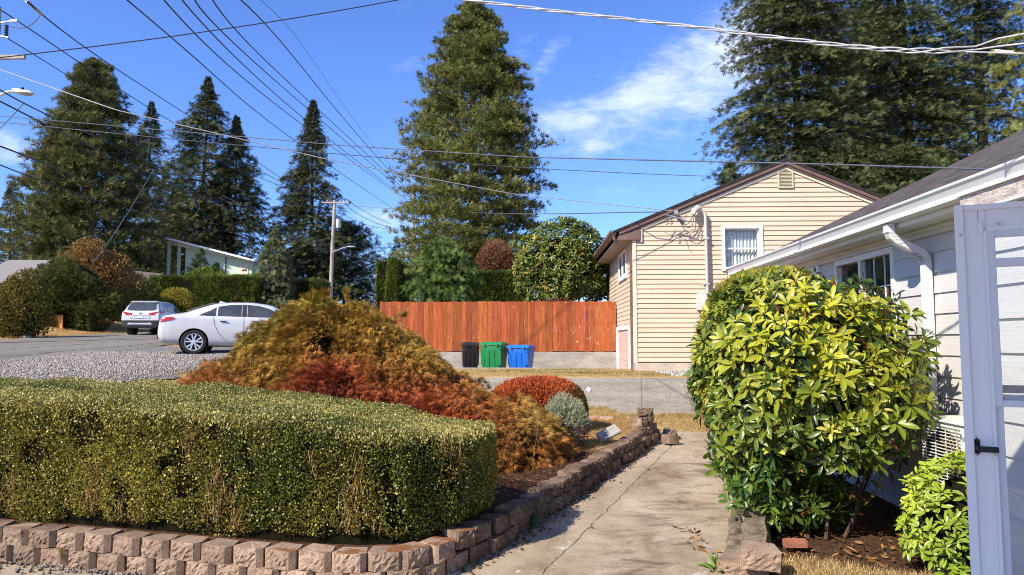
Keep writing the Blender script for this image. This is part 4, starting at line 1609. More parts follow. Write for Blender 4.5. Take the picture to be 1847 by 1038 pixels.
# ------------------------------------------------------------------ wheelie bins
def bin_(name, label, x, y, wd, dp, h, rz, mat, matl):
    root = thing(name, label, 'wheelie bin', (x, y, .785), R(rz), 'wheelie bins by the red fence')
    bw, bd = wd * .76, dp * .72
    tw, td = wd * .95, dp * .95
    z0, z1 = .06, h * .86
    mb = MB()

    def ring(z, w_, d_, ch):
        return [(-w_ / 2 + ch, -d_ / 2, z), (w_ / 2 - ch, -d_ / 2, z), (w_ / 2, -d_ / 2 + ch, z), (w_ / 2, d_ / 2 - ch, z), (w_ / 2 - ch, d_ / 2, z), (-w_ / 2 + ch, d_ / 2, z),
                (-w_ / 2, d_ / 2 - ch, z), (-w_ / 2, -d_ / 2 + ch, z)]
    lv = [(z0, bw, bd), (z0 + .3 * (z1 - z0), bw + .3 * (tw - bw), bd + .3 * (td - bd)), (z1 - .09, tw * .985, td * .985), (z1 - .085, tw, td), (z1, tw, td)]
    vs = [p for (z, a, b) in lv for p in ring(z, a, b, .05)]
    fs = []
    for i in range(len(lv) - 1):
        for k in range(8):
            fs.append((i * 8 + k, i * 8 + (k + 1) % 8, i * 8 + 8 + (k + 1) % 8, i * 8 + 8 + k))
    fs += [tuple(range(7, -1, -1)), tuple(range(len(vs) - 8, len(vs)))]
    mb.add(vs, fs)
    # moulded ribs on the front
    for xx in (-.12, .12):
        mb.prism([(xx * wd - .03, -bd / 2 - .012, z0 + .02), (xx * wd + .03, -bd / 2 - .012, z0 + .02), (xx * wd + .035, -td / 2 - .012, z1 - .13), (xx * wd - .035, -td / 2 - .012, z1 - .13)], (0, .06, 0))
    for sx in (-1, 1):
        mb.prism([(sx * wd * .36 - .05, -bd / 2 * 1.12 - .008, z0 + .32), (sx * wd * .36 + .05, -bd / 2 * 1.12 - .008, z0 + .32), (sx * wd * .38 + .05, -td / 2 - .008, z1 - .14), (sx * wd * .38 - .05, -td / 2 - .008, z1 - .14)], (0, .06, 0))
    mb.build('body', mat, root, local=True, bevel=.012)
    mb = MB()
    L = [(-tw / 2 - .015, -td / 2 - .03), (tw / 2 + .015, -td / 2 - .03), (tw / 2 + .015, td / 2 + .02), (-tw / 2 - .015, td / 2 + .02)]
    zt = z1 + .012
    vs = [(a, b, zt) for a, b in L] + [(a, b, zt + .05) for a, b in L] + [(a * .80, b * .74, zt + .105) for a, b in L]
    fs = [(3, 2, 1, 0), (8, 9, 10, 11)]
    for i in (0, 4):
        for k in range(4):
            fs.append((i + k, i + (k + 1) % 4, i + 4 + (k + 1) % 4, i + 4 + k))
    mb.add(vs, fs)
    lid = mb.build('lid', matl, root, local=True, bevel=.012)
    mb = MB()
    for sx in (-.28, .28):
        mb.box((sx * wd - .03, -td / 2 - .07, zt + .0), (sx * wd + .03, -td / 2 - .02, zt + .06))
    mb.tube([(-tw / 2, td / 2 + .06, z1 - .01), (tw / 2, td / 2 + .06, z1 - .01)], .016, 8)
    mb.build('handle', matl, root, local=True)
    for sx in (-1, 1):
        mb = MB()
        mb.lathe([(0, -.02), (.12, -.02), (.13, 0), (.12, .02), (0, .02)], (sx * (bw / 2 + .01), bd / 2 - .02, .13), 16, 'x')
        mb.build('wheel', M_black, root, local=True)
    return root


def plastic(name, c):
    return surf(name, tuple(x * .85 for x in c), tuple(x * 1.12 for x in c), 2.5, .42, .1, 60, spec=.4)


bin_('wheelie_bin', 'narrow black wheelie bin, the smallest of the three by the red fence', (847 - 960) / 1290 * 21.3, 21.35, .50, .62, 1.09, 12, plastic('bin_black', (.018, .016, .017)), plastic('lid_black', (.030, .024, .026)))
bin_('wheelie_bin', 'green wheelie bin standing between the black and the blue one', (890 - 960) / 1290 * 21.3 + .02, 21.3, .70, .78, 1.10, -14, plastic('bin_green', (.012, .20, .055)), plastic('lid_green', (.016, .23, .075)))
bin_('wheelie_bin', 'bright blue wheelie bin on the right of the green one', (938 - 960) / 1290 * 21.3 + .02, 21.3, .70, .72, 1.0, -16, plastic('bin_blue', (.008, .13, .52)), plastic('lid_blue', (.012, .17, .58)))

# ------------------------------------------------------------------ cream house with the gable
m, q, bs, out = new_mat('cream_siding')
tcn = q.n('ShaderNodeTexCoord')
n1 = q.noise(q.mapping(tcn.outputs['Object'], scale=(.3, .3, 2)), 2, 5, .6)
c = q.ramp(n1, [(.3, (.56, .44, .31)), (.7, (.66, .525, .375))])
n2 = q.noise(q.mapping(tcn.outputs['Object'], scale=(2, 2, 1)), 1.1, 6, .65)
c = q.mix(q.math('MULTIPLY', q.maprange(n2, .52, .72), .22), c, (.45, .36, .26))
at = q.n('ShaderNodeAttribute', attribute_name='Col')
c = q.mix(1.0, c, at.outputs['Color'], 'MULTIPLY')
q.l(c, bs.inputs['Base Color'])
bs.inputs['Roughness'].default_value = .62
bs.inputs['Specular IOR Level'].default_value = .25
M_cream = m
M_creamtrim = surf('cream_trim', (.66, .57, .42), (.74, .65, .50), 3, .55)
M_shingle_dark = surf('dark_roof_felt', (.018, .015, .014), (.05, .04, .038), 20, .95, .8, 60)

HX0, HX1, HXR = 2.70, 10.80, 6.75
HY0, HY1 = 19.0, 26.0
ZPEAK, SL = 6.72, .42
house = thing('house', 'cream lap sided house with brown gable trim behind the grey retaining wall', 'house', (6.7, 22, 1.1))


def roof_z(x):
    return ZPEAK - SL * abs(x - HXR)


EXP = .1285
mb = MB()
z = 1.33
rr = random.Random(2)
jx = {}
while z < ZPEAK - .25:
    z2 = z + EXP
    # underside of the roof limits every course
    def lim(zz):
        dxx = (ZPEAK - .20 - zz) / SL
        return max(HX0, HXR - dxx), min(HX1, HXR + dxx)
    a0, b0 = lim(z)
    a1, b1 = lim(min(z2, ZPEAK - .21))
    t = rr.uniform(.96, 1.03)
    cuts = sorted([a0] + [rr.uniform(a0 + .3, b0 - .3) for _ in range(1 if b0 - a0 > 3 else 0)] + [b0])
    for ca_, cb_ in zip(cuts[:-1], cuts[1:]):
        l0, r0 = ca_ + (.003 if ca_ != a0 else 0), cb_
        l1 = a1 if ca_ == a0 else l0
        r1 = b1 if cb_ == b0 else r0
        y0, y1 = HY0 - .026, HY0
        vs = [(l0, y0, z), (r0, y0, z), (r1, y1, z2 + .004), (l1, y1, z2 + .004), (l0, y1 + .01, z), (r0, y1 + .01, z)]
        mb.add(vs, [(0, 1, 2, 3), (4, 5, 1, 0)], (t, t, t))
    z = z2
# left side wall
z = 1.33
GD0, GD1, GDT = 20.05, 22.6, 2.20     # garage door opening (y range, top)
WN0, WN1, WNB, WNT = 20.35, 22.1, 3.72, 4.52
while z < 4.55:
    z2 = z + EXP
    t = rr.uniform(.96, 1.03)
    segs = [(HY0 + .0, HY1)]
    if z < GDT:
        segs = [(HY0, GD0 - .1), (GD1 + .1, HY1)]
    elif z2 > WNB and z < WNT:
        segs = [(HY0, WN0), (WN1, HY1)]
    for (a, b) in segs:
        mb.add([(HX0 - .016, a, z), (HX0 - .016, b, z), (HX0, b, z2 + .004), (HX0, a, z2 + .004), (HX0 + .01, a, z), (HX0 + .01, b, z)], [(3, 2, 1, 0), (0, 1, 5, 4)], (t, t, t))
    z = z2
mb.build('siding', M_cream, house)
# solid body behind the siding
mb = MB()
wz = roof_z(HX0) - .22
mb.prism([(HX0 + .005, HY0 + .012, .6), (HX1, HY0 + .012, .6), (HX1, HY0 + .012, wz), (HXR, HY0 + .012, ZPEAK - .2), (HX0 + .005, HY0 + .012, wz)], (0, HY1 - HY0 - .1, 0))
mb.build('wall', M_creamtrim, house)
MB().box((HX0 - .02, HY0 - .03, .9), (HX1, HY0 + .01, 1.30)).build('foundation', surf('foundation', (.42, .36, .28), (.58, .50, .40), 3, .95, .5, 40), house)
MB().box((HX0 + .02, HY0 - .012, 1.30), (HX1, HY0 + .01, 1.335)).build('foundation_strip', M_dark, house)
MB().box((HX0 - .035, HY0 - .035, 1.30), (HX0 + .055, HY0 + .06, roof_z(HX0) - .12)).build('corner_board', M_creamtrim, house)
# roof
EX = 2.12
mb = MB()
for sgn in (-1, 1):
    xe = EX if sgn < 0 else 2 * HXR - EX
    ze = roof_z(xe)
    mb.prism([(HXR, 18.86, ZPEAK), (xe, 18.86, ze), (xe, 18.86, ze - .07), (HXR, 18.86, ZPEAK - .07)], (0, 7.6, 0))
mb.build('roof', M_shingle_dark, house)
mb = MB()
for sgn in (-1, 1):
    xe = 2.30 if sgn < 0 else 2 * HXR - 2.30
    for (y, th, dz0, dz1) in ((18.88, .03, .072, .165), (18.912, .04, .165, .215)):
        mb.prism([(HXR, y, ZPEAK - dz0), (xe, y, roof_z(xe) - dz0), (xe, y, roof_z(xe) - dz1), (HXR, y, ZPEAK - dz1)], (0, th, 0))
# boxed eave return
mb.prism([(2.26, 18.895, 4.55), (2.86, 18.895, 4.55), (2.86, 18.895, roof_z(2.86) - .26), (2.26, 18.895, roof_z(2.26) - .20)], (0, .06, 0))
mb.build('rake_board', M_brown, house)
mb = MB()
for sgn in (-1, 1):
    xe = 2.88 if sgn < 0 else 2 * HXR - 2.88
    mb.prism([(HXR, 18.95, ZPEAK - .218), (xe, 18.95, roof_z(xe) - .218), (xe, 18.95, roof_z(xe) - .29), (HXR, 18.95, ZPEAK - .29)], (0, .03, 0))
mb.box((2.86, 18.93, 4.50), (2.92, 18.975, roof_z(2.9) - .3))
mb.build('rake_trim', M_creamtrim, house)
mb = MB()
mb.box((2.24, 18.95, 4.55), (HX0 - .02, 26.2, 4.60))
mb.build('soffit', surf('brown_soffit', (.26, .20, .165), (.36, .29, .24), 3, .7), house)
# eave gutter and downspout, brown
mb = MB()
gp = [(2.08, 4.82), (2.08, 4.74), (2.13, 4.68), (2.22, 4.68), (2.22, 4.82), (2.205, 4.82), (2.205, 4.70), (2.14, 4.70), (2.10, 4.745), (2.10, 4.82)]
mb.prism([(a, 18.86, b) for a, b in gp], (0, 7.4, 0))
mb.build('gutter', M_brown, house)
mb = MB()
dp = [(2.16, 18.94, 4.69), (2.17, 18.92, 4.56), (2.24, 18.98, 4.47), (2.5, 19.10, 4.36), (2.60, 19.14, 4.28), (2.64, 19.16, 4.12), (2.64, 19.16, .95), (2.58, 19.05, .86)]
mb.rect_tube(dp, .085, .06, (0, 1, 0))
mb.build('downspout', M_brown, house)
# attic vent
p = P(1416, 322, Y=19.0)
mb = MB()
vx, vz = p.x, p.z
for (a, b, c_, d) in ((-.20, -.17, -.27, .27), (.17, .20, -.27, .27), (-.17, .17, -.27, -.24), (-.17, .17, .24, .27)):
    mb.box((vx + a, 18.94, vz + c_), (vx + b, 18.99, vz + d))
vent = mb.build('attic_vent', surf('vent_paint', (.46, .42, .27), (.58, .53, .37), 6, .6), house)
mb = MB()
for k in range(13):
    zz = vz - .23 + k * .0375
    mb.add([(vx - .17, 18.955, zz), (vx + .17, 18.955, zz), (vx + .17, 18.985, zz + .026), (vx - .17, 18.985, zz + .026), (vx - .17, 18.985, zz), (vx + .17, 18.985, zz)], [(0, 1, 2, 3), (4, 5, 1, 0)])
s_ = mb.build('slat', vent.data.materials[0], vent)

# ------------- windows with curtains
M_glass, q, bs, out = new_mat('window_glass')
fr = q.n('ShaderNodeLayerWeight')
fr.inputs[0].default_value = .5
gl = q.n('ShaderNodeBsdfGlossy')
gl.inputs['Roughness'].default_value = .02
tp = q.n('ShaderNodeBsdfTransparent')
tp.inputs[0].default_value = (.92, .94, .93, 1)
ms = q.n('ShaderNodeMixShader')
q.l(q.math('ADD', q.math('MULTIPLY', q.math('POWER', fr.outputs['Facing'], 4.0), .6), .045), ms.inputs[0])
q.l(tp.outputs[0], ms.inputs[1])
q.l(gl.outputs[0], ms.inputs[2])
q.l(ms.outputs[0], out.inputs[0])
M_curtain = surf('curtain', (.74, .73, .72), (.82, .81, .80), 4, .9)
M_room = surf('room', (.03, .03, .03), (.06, .06, .06), 3, .9)

win = MB()
x0, x1 = P(1302, 450, Y=19).x, P(1376, 450, Y=19).x
z1_, z0_ = P(1340, 408, Y=19).z, P(1340, 487, Y=19).z
fw = .075
for lo, hi in (((x0, z0_), (x0 + fw, z1_)), ((x1 - fw * 1.3, z0_), (x1, z1_)), ((x0 + fw, z1_ - fw * .9), (x1 - fw * 1.3, z1_)), ((x0 + fw, z0_), (x1 - fw * 1.3, z0_ + .07))):
    win.box((lo[0], 18.95, lo[1]), (hi[0], 19.14, hi[1]))
win.box((x0 - .02, 18.93, z0_ - .03), (x1 + .02, 19.0, z0_))
wf = win.build('window', M_white, house)
zm = (z0_ + z1_) / 2 - .03
mb = MB()
ix0, ix1 = x0 + fw, x1 - fw * 1.3
iz0, iz1 = z0_ + .07, z1_ - fw * .9
for (a, b, yy) in ((zm, iz1, 19.06), (iz0, zm + .03, 19.09)):
    mb.box((ix0, yy, a), (ix0 + .03, yy + .03, b))
    mb.box((ix1 - .03, yy, a), (ix1, yy + .03, b))
    mb.box((ix0 + .03, yy, a), (ix1 - .03, yy + .03, a + .04))
    mb.box((ix0 + .03, yy, b - .03), (ix1 - .03, yy + .03, b))
mb.build('sash', M_white, wf)
MB().box((ix0 + .03, 19.075, iz0), (ix1 - .03, 19.079, iz1)).build('pane', M_glass, wf)
# wavy cafe curtain
cu = MB()
vs, fs = [], []
N = 60
for i in range(N + 1):
    xx = ix0 + (ix1 - ix0) * i / N
    yy = 19.20 + .03 * math.sin(i * 1.05) + .015 * math.sin(i * 2.7)
    vs += [(xx, yy, iz0 - .05), (xx, yy, iz1 + .05)]
for i in range(N):
    fs.append((2 * i, 2 * i + 2, 2 * i + 3, 2 * i + 1))
cu.add(vs, fs)
cu.build('curtain', M_curtain, wf, smooth=True, fixn=False)
# opening box so the curtain sits in a recess
mb = MB()
mb.box((x0 - .05, 19.26, z0_ - .1), (x1 + .05, 19.30, z1_ + .1))
mb.build('recess', M_room, wf)
# cut the solid body round that window: boolean
body = [o for o in house.children if o.name.startswith('wall')][0]


def cut(o, lo, hi):
    c_ = MB().box(lo, hi).build('cutter', M_room)
    md = o.modifiers.new('cut', 'BOOLEAN')
    md.operation = 'DIFFERENCE'
    md.solver = 'EXACT'
    md.object = c_
    dg = bpy.context.evaluated_depsgraph_get()
    me = bpy.data.meshes.new_from_object(o.evaluated_get(dg))
    o.modifiers.clear()
    o.data = me
    bpy.data.objects.remove(c_)


cut(body, (x0 + .01, 18.8, z0_ + .01), (x1 - .01, 19.32, z1_ - .01))
sid = [o for o in house.children if o.name.startswith('siding')][0]
# siding courses are open sheets: leave them, the casing stands 50 mm proud, but remove the ones crossing the glass
import bmesh
bm = bmesh.new()
bm.from_mesh(sid.data)
for co, no in (((ix0, 0, 0), (1, 0, 0)), ((ix1, 0, 0), (1, 0, 0)), ((0, 0, iz0), (0, 0, 1)), ((0, 0, iz1), (0, 0, 1))):
    bmesh.ops.bisect_plane(bm, geom=bm.verts[:] + bm.edges[:] + bm.faces[:], plane_co=Vector(co), plane_no=Vector(no))
kill = [f for f in bm.faces if ix0 < f.calc_center_median().x < ix1 and iz0 < f.calc_center_median().z < iz1 and abs(f.calc_center_median().y - 19) < .2]
bmesh.ops.delete(bm, geom=kill, context='FACES')
bm.to_mesh(sid.data)
bm.free()

# side window
mb = MB()
for (a, b, c_, d) in ((WN0, WN0 + .10, WNB, WNT), (WN1 - .10, WN1, WNB, WNT), (WN0 + .1, WN1 - .1, WNT - .09, WNT), (WN0 + .1, WN1 - .1, WNB, WNB + .09), ((WN0 + WN1) / 2 - .06, (WN0 + WN1) / 2 + .06, WNB + .09, WNT - .09)):
    mb.box((HX0 - .05, a, c_), (HX0 + .004, b, d))
mb.box((HX0 - .065, WN0 - .04, WNB - .05), (HX0 + .004, WN1 + .04, WNB))
sw = mb.build('window', M_white, house)
MB().box((HX0 - .028, WN0 + .1, WNB + .09), (HX0 - .022, WN1 - .1, WNT - .09)).build('pane', surf('dim_glass', (.10, .11, .12), (.2, .21, .22), 3, .08, spec=.6), sw)
# garage door with white casing
mb = MB()
mb.box((HX0 - .05, GD0 - .16, .7), (HX0 + .0, GD0, GDT + .12))
mb.box((HX0 - .05, GD1, .7), (HX0 + .0, GD1 + .28, GDT + .12))
mb.box((HX0 - .05, GD0, GDT), (HX0 + .0, GD1, GDT + .12))
gd = mb.build('garage_door', M_white, house)
mb = MB()
for k in range(5):
    mb.box((HX0 - .012 + .002, GD0, .72 + k * .296), (HX0 + .004, GD1, .72 + k * .296 + .288), (1, 1, 1))
mb.build('door_panel', surf('pinkish_door', (.50, .36, .29), (.58, .43, .35), 2, .6), gd)

# service mast, meter and cable tangle
p_t = P(1272, 375, Y=18.86)
p_b = P(1275, 590, Y=18.86)
xm = p_t.x
mast = thing('service_mast', 'grey electric service mast with its curved weatherhead and meter on the cream gable wall', 'electric mast', (xm, 18.9, 2.0))
mb = MB()
zt = P(1272, 388, Y=18.86).z
pts = [(xm + .02, 18.86, 1.55), (xm + .02, 18.86, 2.2), (xm, 18.86, zt - .05)]
pts += [(xm - .16 * (1 - math.cos(a)), 18.86 - .02 * math.sin(a), zt - .05 + .20 * math.sin(a)) for a in np.linspace(.25, 1.75, 7)]
mb.tube(pts, .042, 10)
M_mast = surf('mast_paint', (.44, .41, .36), (.56, .52, .46), 6, .5)
mb.build('pole', M_mast, mast, smooth=True)
mb = MB()
hx, hz = xm - .22, zt + .13
mb.tube([(hx + .10, 18.84, hz + .04), (hx + .02, 18.83, hz + .05), (hx - .08, 18.80, hz - .03), (hx - .12, 18.79, hz - .14)], [.05, .085, .085, .06], 10)
mb.build('weatherhead', M_mast, mast, smooth=True)
mb = MB()
for zz in (2.0, 3.35, 4.55):
    mb.box((xm - .07, 18.815, zz), (xm + .07, 18.985, zz + .04))
mb.build('strap', M_mast, mast)
a_, b_ = P(1257, 530, Y=18.9), P(1290, 560, Y=18.9)
mb = MB()
mb.box((a_.x, 18.80, b_.z), (b_.x - .22, 18.985, a_.z))
mb.box((b_.x - .215, 18.84, b_.z + .03), (b_.x + .10, 18.985, a_.z))
mtr = mb.build('meter_box', surf('meter_box_paint', (.50, .49, .42), (.62, .60, .52), 6, .5), mast, bevel=.01)
mb = MB()
mc = P(1276, 543, Y=18.8)
mb.lathe([(0, -.12), (.065, -.12), (.085, -.08), (.09, .0), (.10, .02), (.10, .05)], (mc.x, 18.80, mc.z), 20, 'y')
mb.build('meter_glass', surf('meter_glass', (.5, .5, .5), (.62, .62, .62), 9, .15, spec=.6), mtr, smooth=True)
mb = MB()
mb.box((mc.x - .04, 18.675, mc.z + .005), (mc.x + .04, 18.679, mc.z + .03))
mb.build('meter_dial', M_black, mtr)
# wires from the weatherhead, drooping, to the splices by the rake
mb = MB()
rr = random.Random(4)
spl = P(1222, 388, Y=18.55)
for k in range(3):
    a0 = Vector((hx - .11 + .02 * k, 18.78, hz - .12))
    e = Vector((spl.x + .03 * k, 18.58 + .03 * k, spl.z - .05 * k))
    dropz = (.34, .42, .52)[k]
    pts = []
    for t in np.linspace(0, 1, 18):
        pt = a0.lerp(e, t)
        pt.z -= dropz * 4 * t * (1 - t) * (.9 if k < 2 else 1.0) * (1 - .35 * t)
        pt.y += .05 * math.sin(t * 3.1)
        pt.x += .13 * math.sin(t * 3.14) * (1 - t) * (k * .8)
        pts.append(pt)
    mb.tube(pts, .011, 6)
for k in range(9):
    p0 = Vector((spl.x + rr.uniform(-.45, .2), 18.6 + rr.uniform(-.05, .1), spl.z + rr.uniform(-.12, .06)))
    pts = [p0]
    d = Vector((rr.uniform(-1, 1), rr.uniform(-.3, .3), rr.uniform(-1, .6)))
    for j in range(8):
        d = (d + Vector((rr.uniform(-.9, .9), rr.uniform(-.3, .3), rr.uniform(-.9, .9)))).normalized()
        pts.append(pts[-1] + d * .045)
    mb.tube(pts, .008, 5)
mb.build('wire_loops', M_wireg, mast, smooth=True, fixn=False)
mb = MB()
for k in range(5):
    x_ = spl.x - .3 + .11 * k
    mb.tube([(x_, 18.58, spl.z + .02 - .03 * k), (x_ + .1, 18.6, spl.z - .01 - .035 * k)], .018, 6)
mb.box((spl.x - .02, 18.78, spl.z + .06), (spl.x + .06, 18.98, spl.z + .16))
mb.build('splice', M_steel, mast)

# ------------------------------------------------------------------ grey sided house on the right
m, q, bs, out = new_mat('grey_siding')
tcn = q.n('ShaderNodeTexCoord')
n1 = q.noise(q.mapping(tcn.outputs['Object'], scale=(1, .35, 6)), 5, 6, .65, .6)
n2 = q.noise(q.mapping(tcn.outputs['Object'], scale=(1, .5, 14)), 9, 5, .7, .8)
c = q.ramp(n1, [(.3, (.53, .51, .48)), (.7, (.61, .59, .555))])
q.l(c, bs.inputs['Base Color'])
bs.inputs['Roughness'].default_value = .6
bs.inputs['Specular IOR Level'].default_value = .25
bn = q.n('ShaderNodeBump')
bn.inputs['Strength'].default_value = .5
bn.inputs['Distance'].default_value = .006
q.l(n2, bn.inputs['Height'])
q.l(bn.outputs[0], bs.inputs['Normal'])
M_grey = m

m, q, bs, out = new_mat('shingles')
tcn = q.n('ShaderNodeTexCoord')
uvv = tcn.outputs['UV']
br = q.n('ShaderNodeTexBrick')
q.l(uvv, br.inputs['Vector'])
br.offset = .5
br.inputs['Color1'].default_value = (.075, .062, .06, 1)
br.inputs['Color2'].default_value = (.135, .115, .11, 1)
br.inputs['Mortar'].default_value = (.02, .018, .018, 1)
br.inputs['Scale'].default_value = 1.0
br.inputs['Mortar Size'].default_value = .008
br.inputs['Brick Width'].default_value = .17
br.inputs['Row Height'].default_value = .125
n1 = q.noise(uvv, 3, 5, .6)
n2 = q.noise(uvv, 90, 3, .7)
c = q.mix(1.0, br.outputs['Color'], q.maprange(n1, .3, .7, .8, 1.2), 'MULTIPLY')
c = q.mix(1.0, c, q.maprange(n2, .3, .7, .7, 1.3), 'MULTIPLY')
q.l(c, bs.inputs['Base Color'])
bs.inputs['Roughness'].default_value = .95
bs.inputs['Specular IOR Level'].default_value = .1
bn = q.n('ShaderNodeBump')
bn.inputs['Strength'].default_value = .9
bn.inputs['Distance'].default_value = .02
su = q.n('ShaderNodeSeparateXYZ')
q.l(uvv, su.inputs[0])
rowf = q.math('FRACT', q.math('DIVIDE', su.outputs[1], .125))
q.l(q.math('ADD', q.math('SUBTRACT', 1.0, rowf), q.math('ADD', q.math('MULTIPLY', br.outputs['Fac'], -.6), q.math('MULTIPLY', n2, .3))), bn.inputs['Height'])
q.l(bn.outputs[0], bs.inputs['Normal'])
M_shingle = m


def roof_plane(name, corners, thick, mat, parent, uscale=1.0):
    """corners: eave-left, eave-right, ridge-right, ridge-left; uv in metres"""
    a, b, c_, d = [Vector(p) for p in corners]
    nrm = (b - a).cross(d - a).normalized()
    if nrm.z < 0:
        nrm = -nrm
    vs = [a, b, c_, d] + [p - nrm * thick for p in (a, b, c_, d)]
    fs = [(0, 1, 2, 3), (7, 6, 5, 4), (0, 4, 5, 1), (1, 5, 6, 2), (2, 6, 7, 3), (3, 7, 4, 0)]
    me = bpy.data.meshes.new(name)
    me.from_pydata([tuple(v) for v in vs], [], fs)
    uvl = me.uv_layers.new(name='UVMap')
    e = (b - a).normalized()
    f_ = nrm.cross(e)
    if f_.dot(d - a) < 0:
        f_ = -f_
    for lp in me.loops:
        p = vs[lp.vertex_index] - a
        uvl.data[lp.index].uv = (p.dot(e), p.dot(f_))
    me.update()
    return link_mesh(name, me, mat, parent)


GXW = 4.0
gh = thing('house', 'light grey lap sided house with dark shingle roof and white gutter at the right edge', 'house', (4.0, 8.5, .1))
EXPG = .203
mb = MB()
z = .30
GW0, GW1, GWT, GWB = 7.93, 9.45, 2.90, 1.55
rr = random.Random(8)
while z < 3.0:
    z2 = z + EXPG
    segs = [(4.6, 12.62)]
    if z2 > GWB and z < GWT:
        segs = [(4.6, GW0), (GW1, 12.62)]
    for (a, b) in segs:
        mb.add([(GXW - .022, a, z), (GXW - .022, b, z), (GXW - .006, b, z2), (GXW - .006, a, z2), (GXW + .006, a, z), (GXW + .006, b, z)], [(3, 2, 1, 0), (0, 1, 5, 4)])
    z = z2
mb.build('siding', M_grey, gh)
mb = MB()
mb.box((GXW, 4.6, .0), (12.0, GW0 - .02, 2.98))
mb.box((GXW, GW1 + .02, .0), (12.0, 12.6, 2.98))
mb.box((GXW, GW0 - .02, .0), (12.0, GW1 + .02, GWB))
mb.box((GXW + .12, GW0 - .02, GWB), (12.0, GW1 + .02, 2.98))
mb.prism([(4.0, 12.45, 2.98), (15.2, 12.45, 2.98), (9.6, 12.45, 5.75)], (0, .15, 0))
mb.build('wall', M_grey, gh)
# roof
roof_plane('roof', [(3.66, 3.2, 3.16), (3.66, 12.95, 3.16), (9.6, 12.95, 6.02), (9.6, 3.2, 6.02)], .09, M_shingle, gh)
roof_plane('roof', [(15.5, 3.2, 3.16), (15.5, 12.95, 3.16), (9.6, 12.95, 6.02), (9.6, 3.2, 6.02)], .09, M_shingle, gh)
# gutter (ogee), fascia, soffit, frieze
mb = MB()
gp = [(3.495, 3.172), (3.495, 3.152), (3.508, 3.146), (3.535, 3.085), (3.538, 3.062), (3.518, 3.054), (3.518, 3.034), (3.64, 3.03), (3.64, 3.165), (3.632, 3.165), (3.632, 3.045), (3.56, 3.05), (3.55, 3.09), (3.518, 3.150), (3.512, 3.172)]
mb.prism([(a, 3.2, b) for a, b in gp], (0, 9.78, 0))
gut = mb.build('gutter', M_whitemetal, gh)
mb = MB()
mb.prism([(a, 12.98, b) for a, b in gp[:7]], (0, .006, 0))
mb.build('end_cap', M_brown, gut)
mb = MB()
mb.box((3.645, 3.2, 2.985), (3.675, 12.93, 3.09))
mb.build('fascia', M_white, gh)
mb = MB()
mb.box((3.68, 3.2, 2.99), (4.02, 12.9, 3.015))
mb.build('soffit', M_soffit, gh)
mb = MB()
mb.box((GXW - .06, 4.6, 2.905), (GXW + .0, 12.6, 2.99))
mb.tube([(GXW - .07, 4.6, 2.975), (GXW - .07, 12.6, 2.975)], .03, 8)
mb.build('frieze_board', M_soffit, gh)
MB().box((GXW - .045, 12.55, .3), (GXW + .02, 12.64, 2.9)).build('corner_board', M_white, gh)
# window under the eave
mb = MB()
for (a, b, c_, d, xo) in ((GW0, GW0 + .06, GWB, GWT, 0), (GW1 - .06, GW1, GWB, GWT, 0), (GW0 + .06, GW1 - .06, GWT - .07, GWT, 0), (GW0 + .06, GW1 - .06, GWB, GWB + .06, 0), (GW0 + .80, GW0 + .86, GWB + .06, GWT - .07, .01)):
    mb.box((GXW - .045 + xo, a, c_), (GXW + .05, b, d))
gw_ = mb.build('window', M_white, gh)
MB().box((GXW + .028, GW0 + .06, GWB + .06), (GXW + .032, GW1 - .06, GWT - .07)).build('pane', surf('dark_glass', (.012, .014, .013), (.03, .035, .03), 2, .03, spec=.7), gw_)
mb = MB()
for yy in (GW0 + .30, GW0 + .55):
    mb.box((GXW + .012, yy, GWB + .06), (GXW + .024, yy + .014, GWT - .07))
for zz in (2.48, 2.2):
    mb.box((GXW + .010, GW0 + .06, zz), (GXW + .024, GW0 + .80, zz + .014))
mb.build('glazing_bars', M_white, gw_)
MB().box((GXW - .05, GW1 + .5, 2.72), (GXW - .0, GW1 + 1.1, 2.90)).build('wall_box', M_white, gh)
# downspout
mb = MB()
yd = 7.22
dp = [(3.575, yd, 3.03), (3.58, yd, 2.95), (3.60, yd, 2.90), (3.64, yd, 2.86), (3.84, yd, 2.76), (3.89, yd, 2.73), (3.925, yd, 2.68), (3.93, yd, 2.60), (3.93, yd, .25)]
mb.rect_tube(dp, .10, .075, (0, 1, 0))
ds = mb.build('downspout', M_whitemetal, gh, bevel=.008)
mb = MB()
for i in range(9):      # crimps of the two elbows
    t = i / 8
    a = Vector((3.583, yd, 2.945)).lerp(Vector((3.70, yd, 2.83)), t)
    mb.box((a.x - .046 , yd - .054, a.z - .004), (a.x + .03, yd + .054, a.z + .004))
    a = Vector((3.80, yd, 2.78)).lerp(Vector((3.93, yd, 2.63)), t)
    mb.box((a.x - .042, yd - .054, a.z - .004), (a.x + .03, yd + .054, a.z + .004))
for yy in (-.028, 0, .028):
    mb.box((3.887, yd + yy - .005, .3), (3.895, yd + yy + .005, 2.6))
mb.build('pipe_ribs', M_whitemetal, ds)
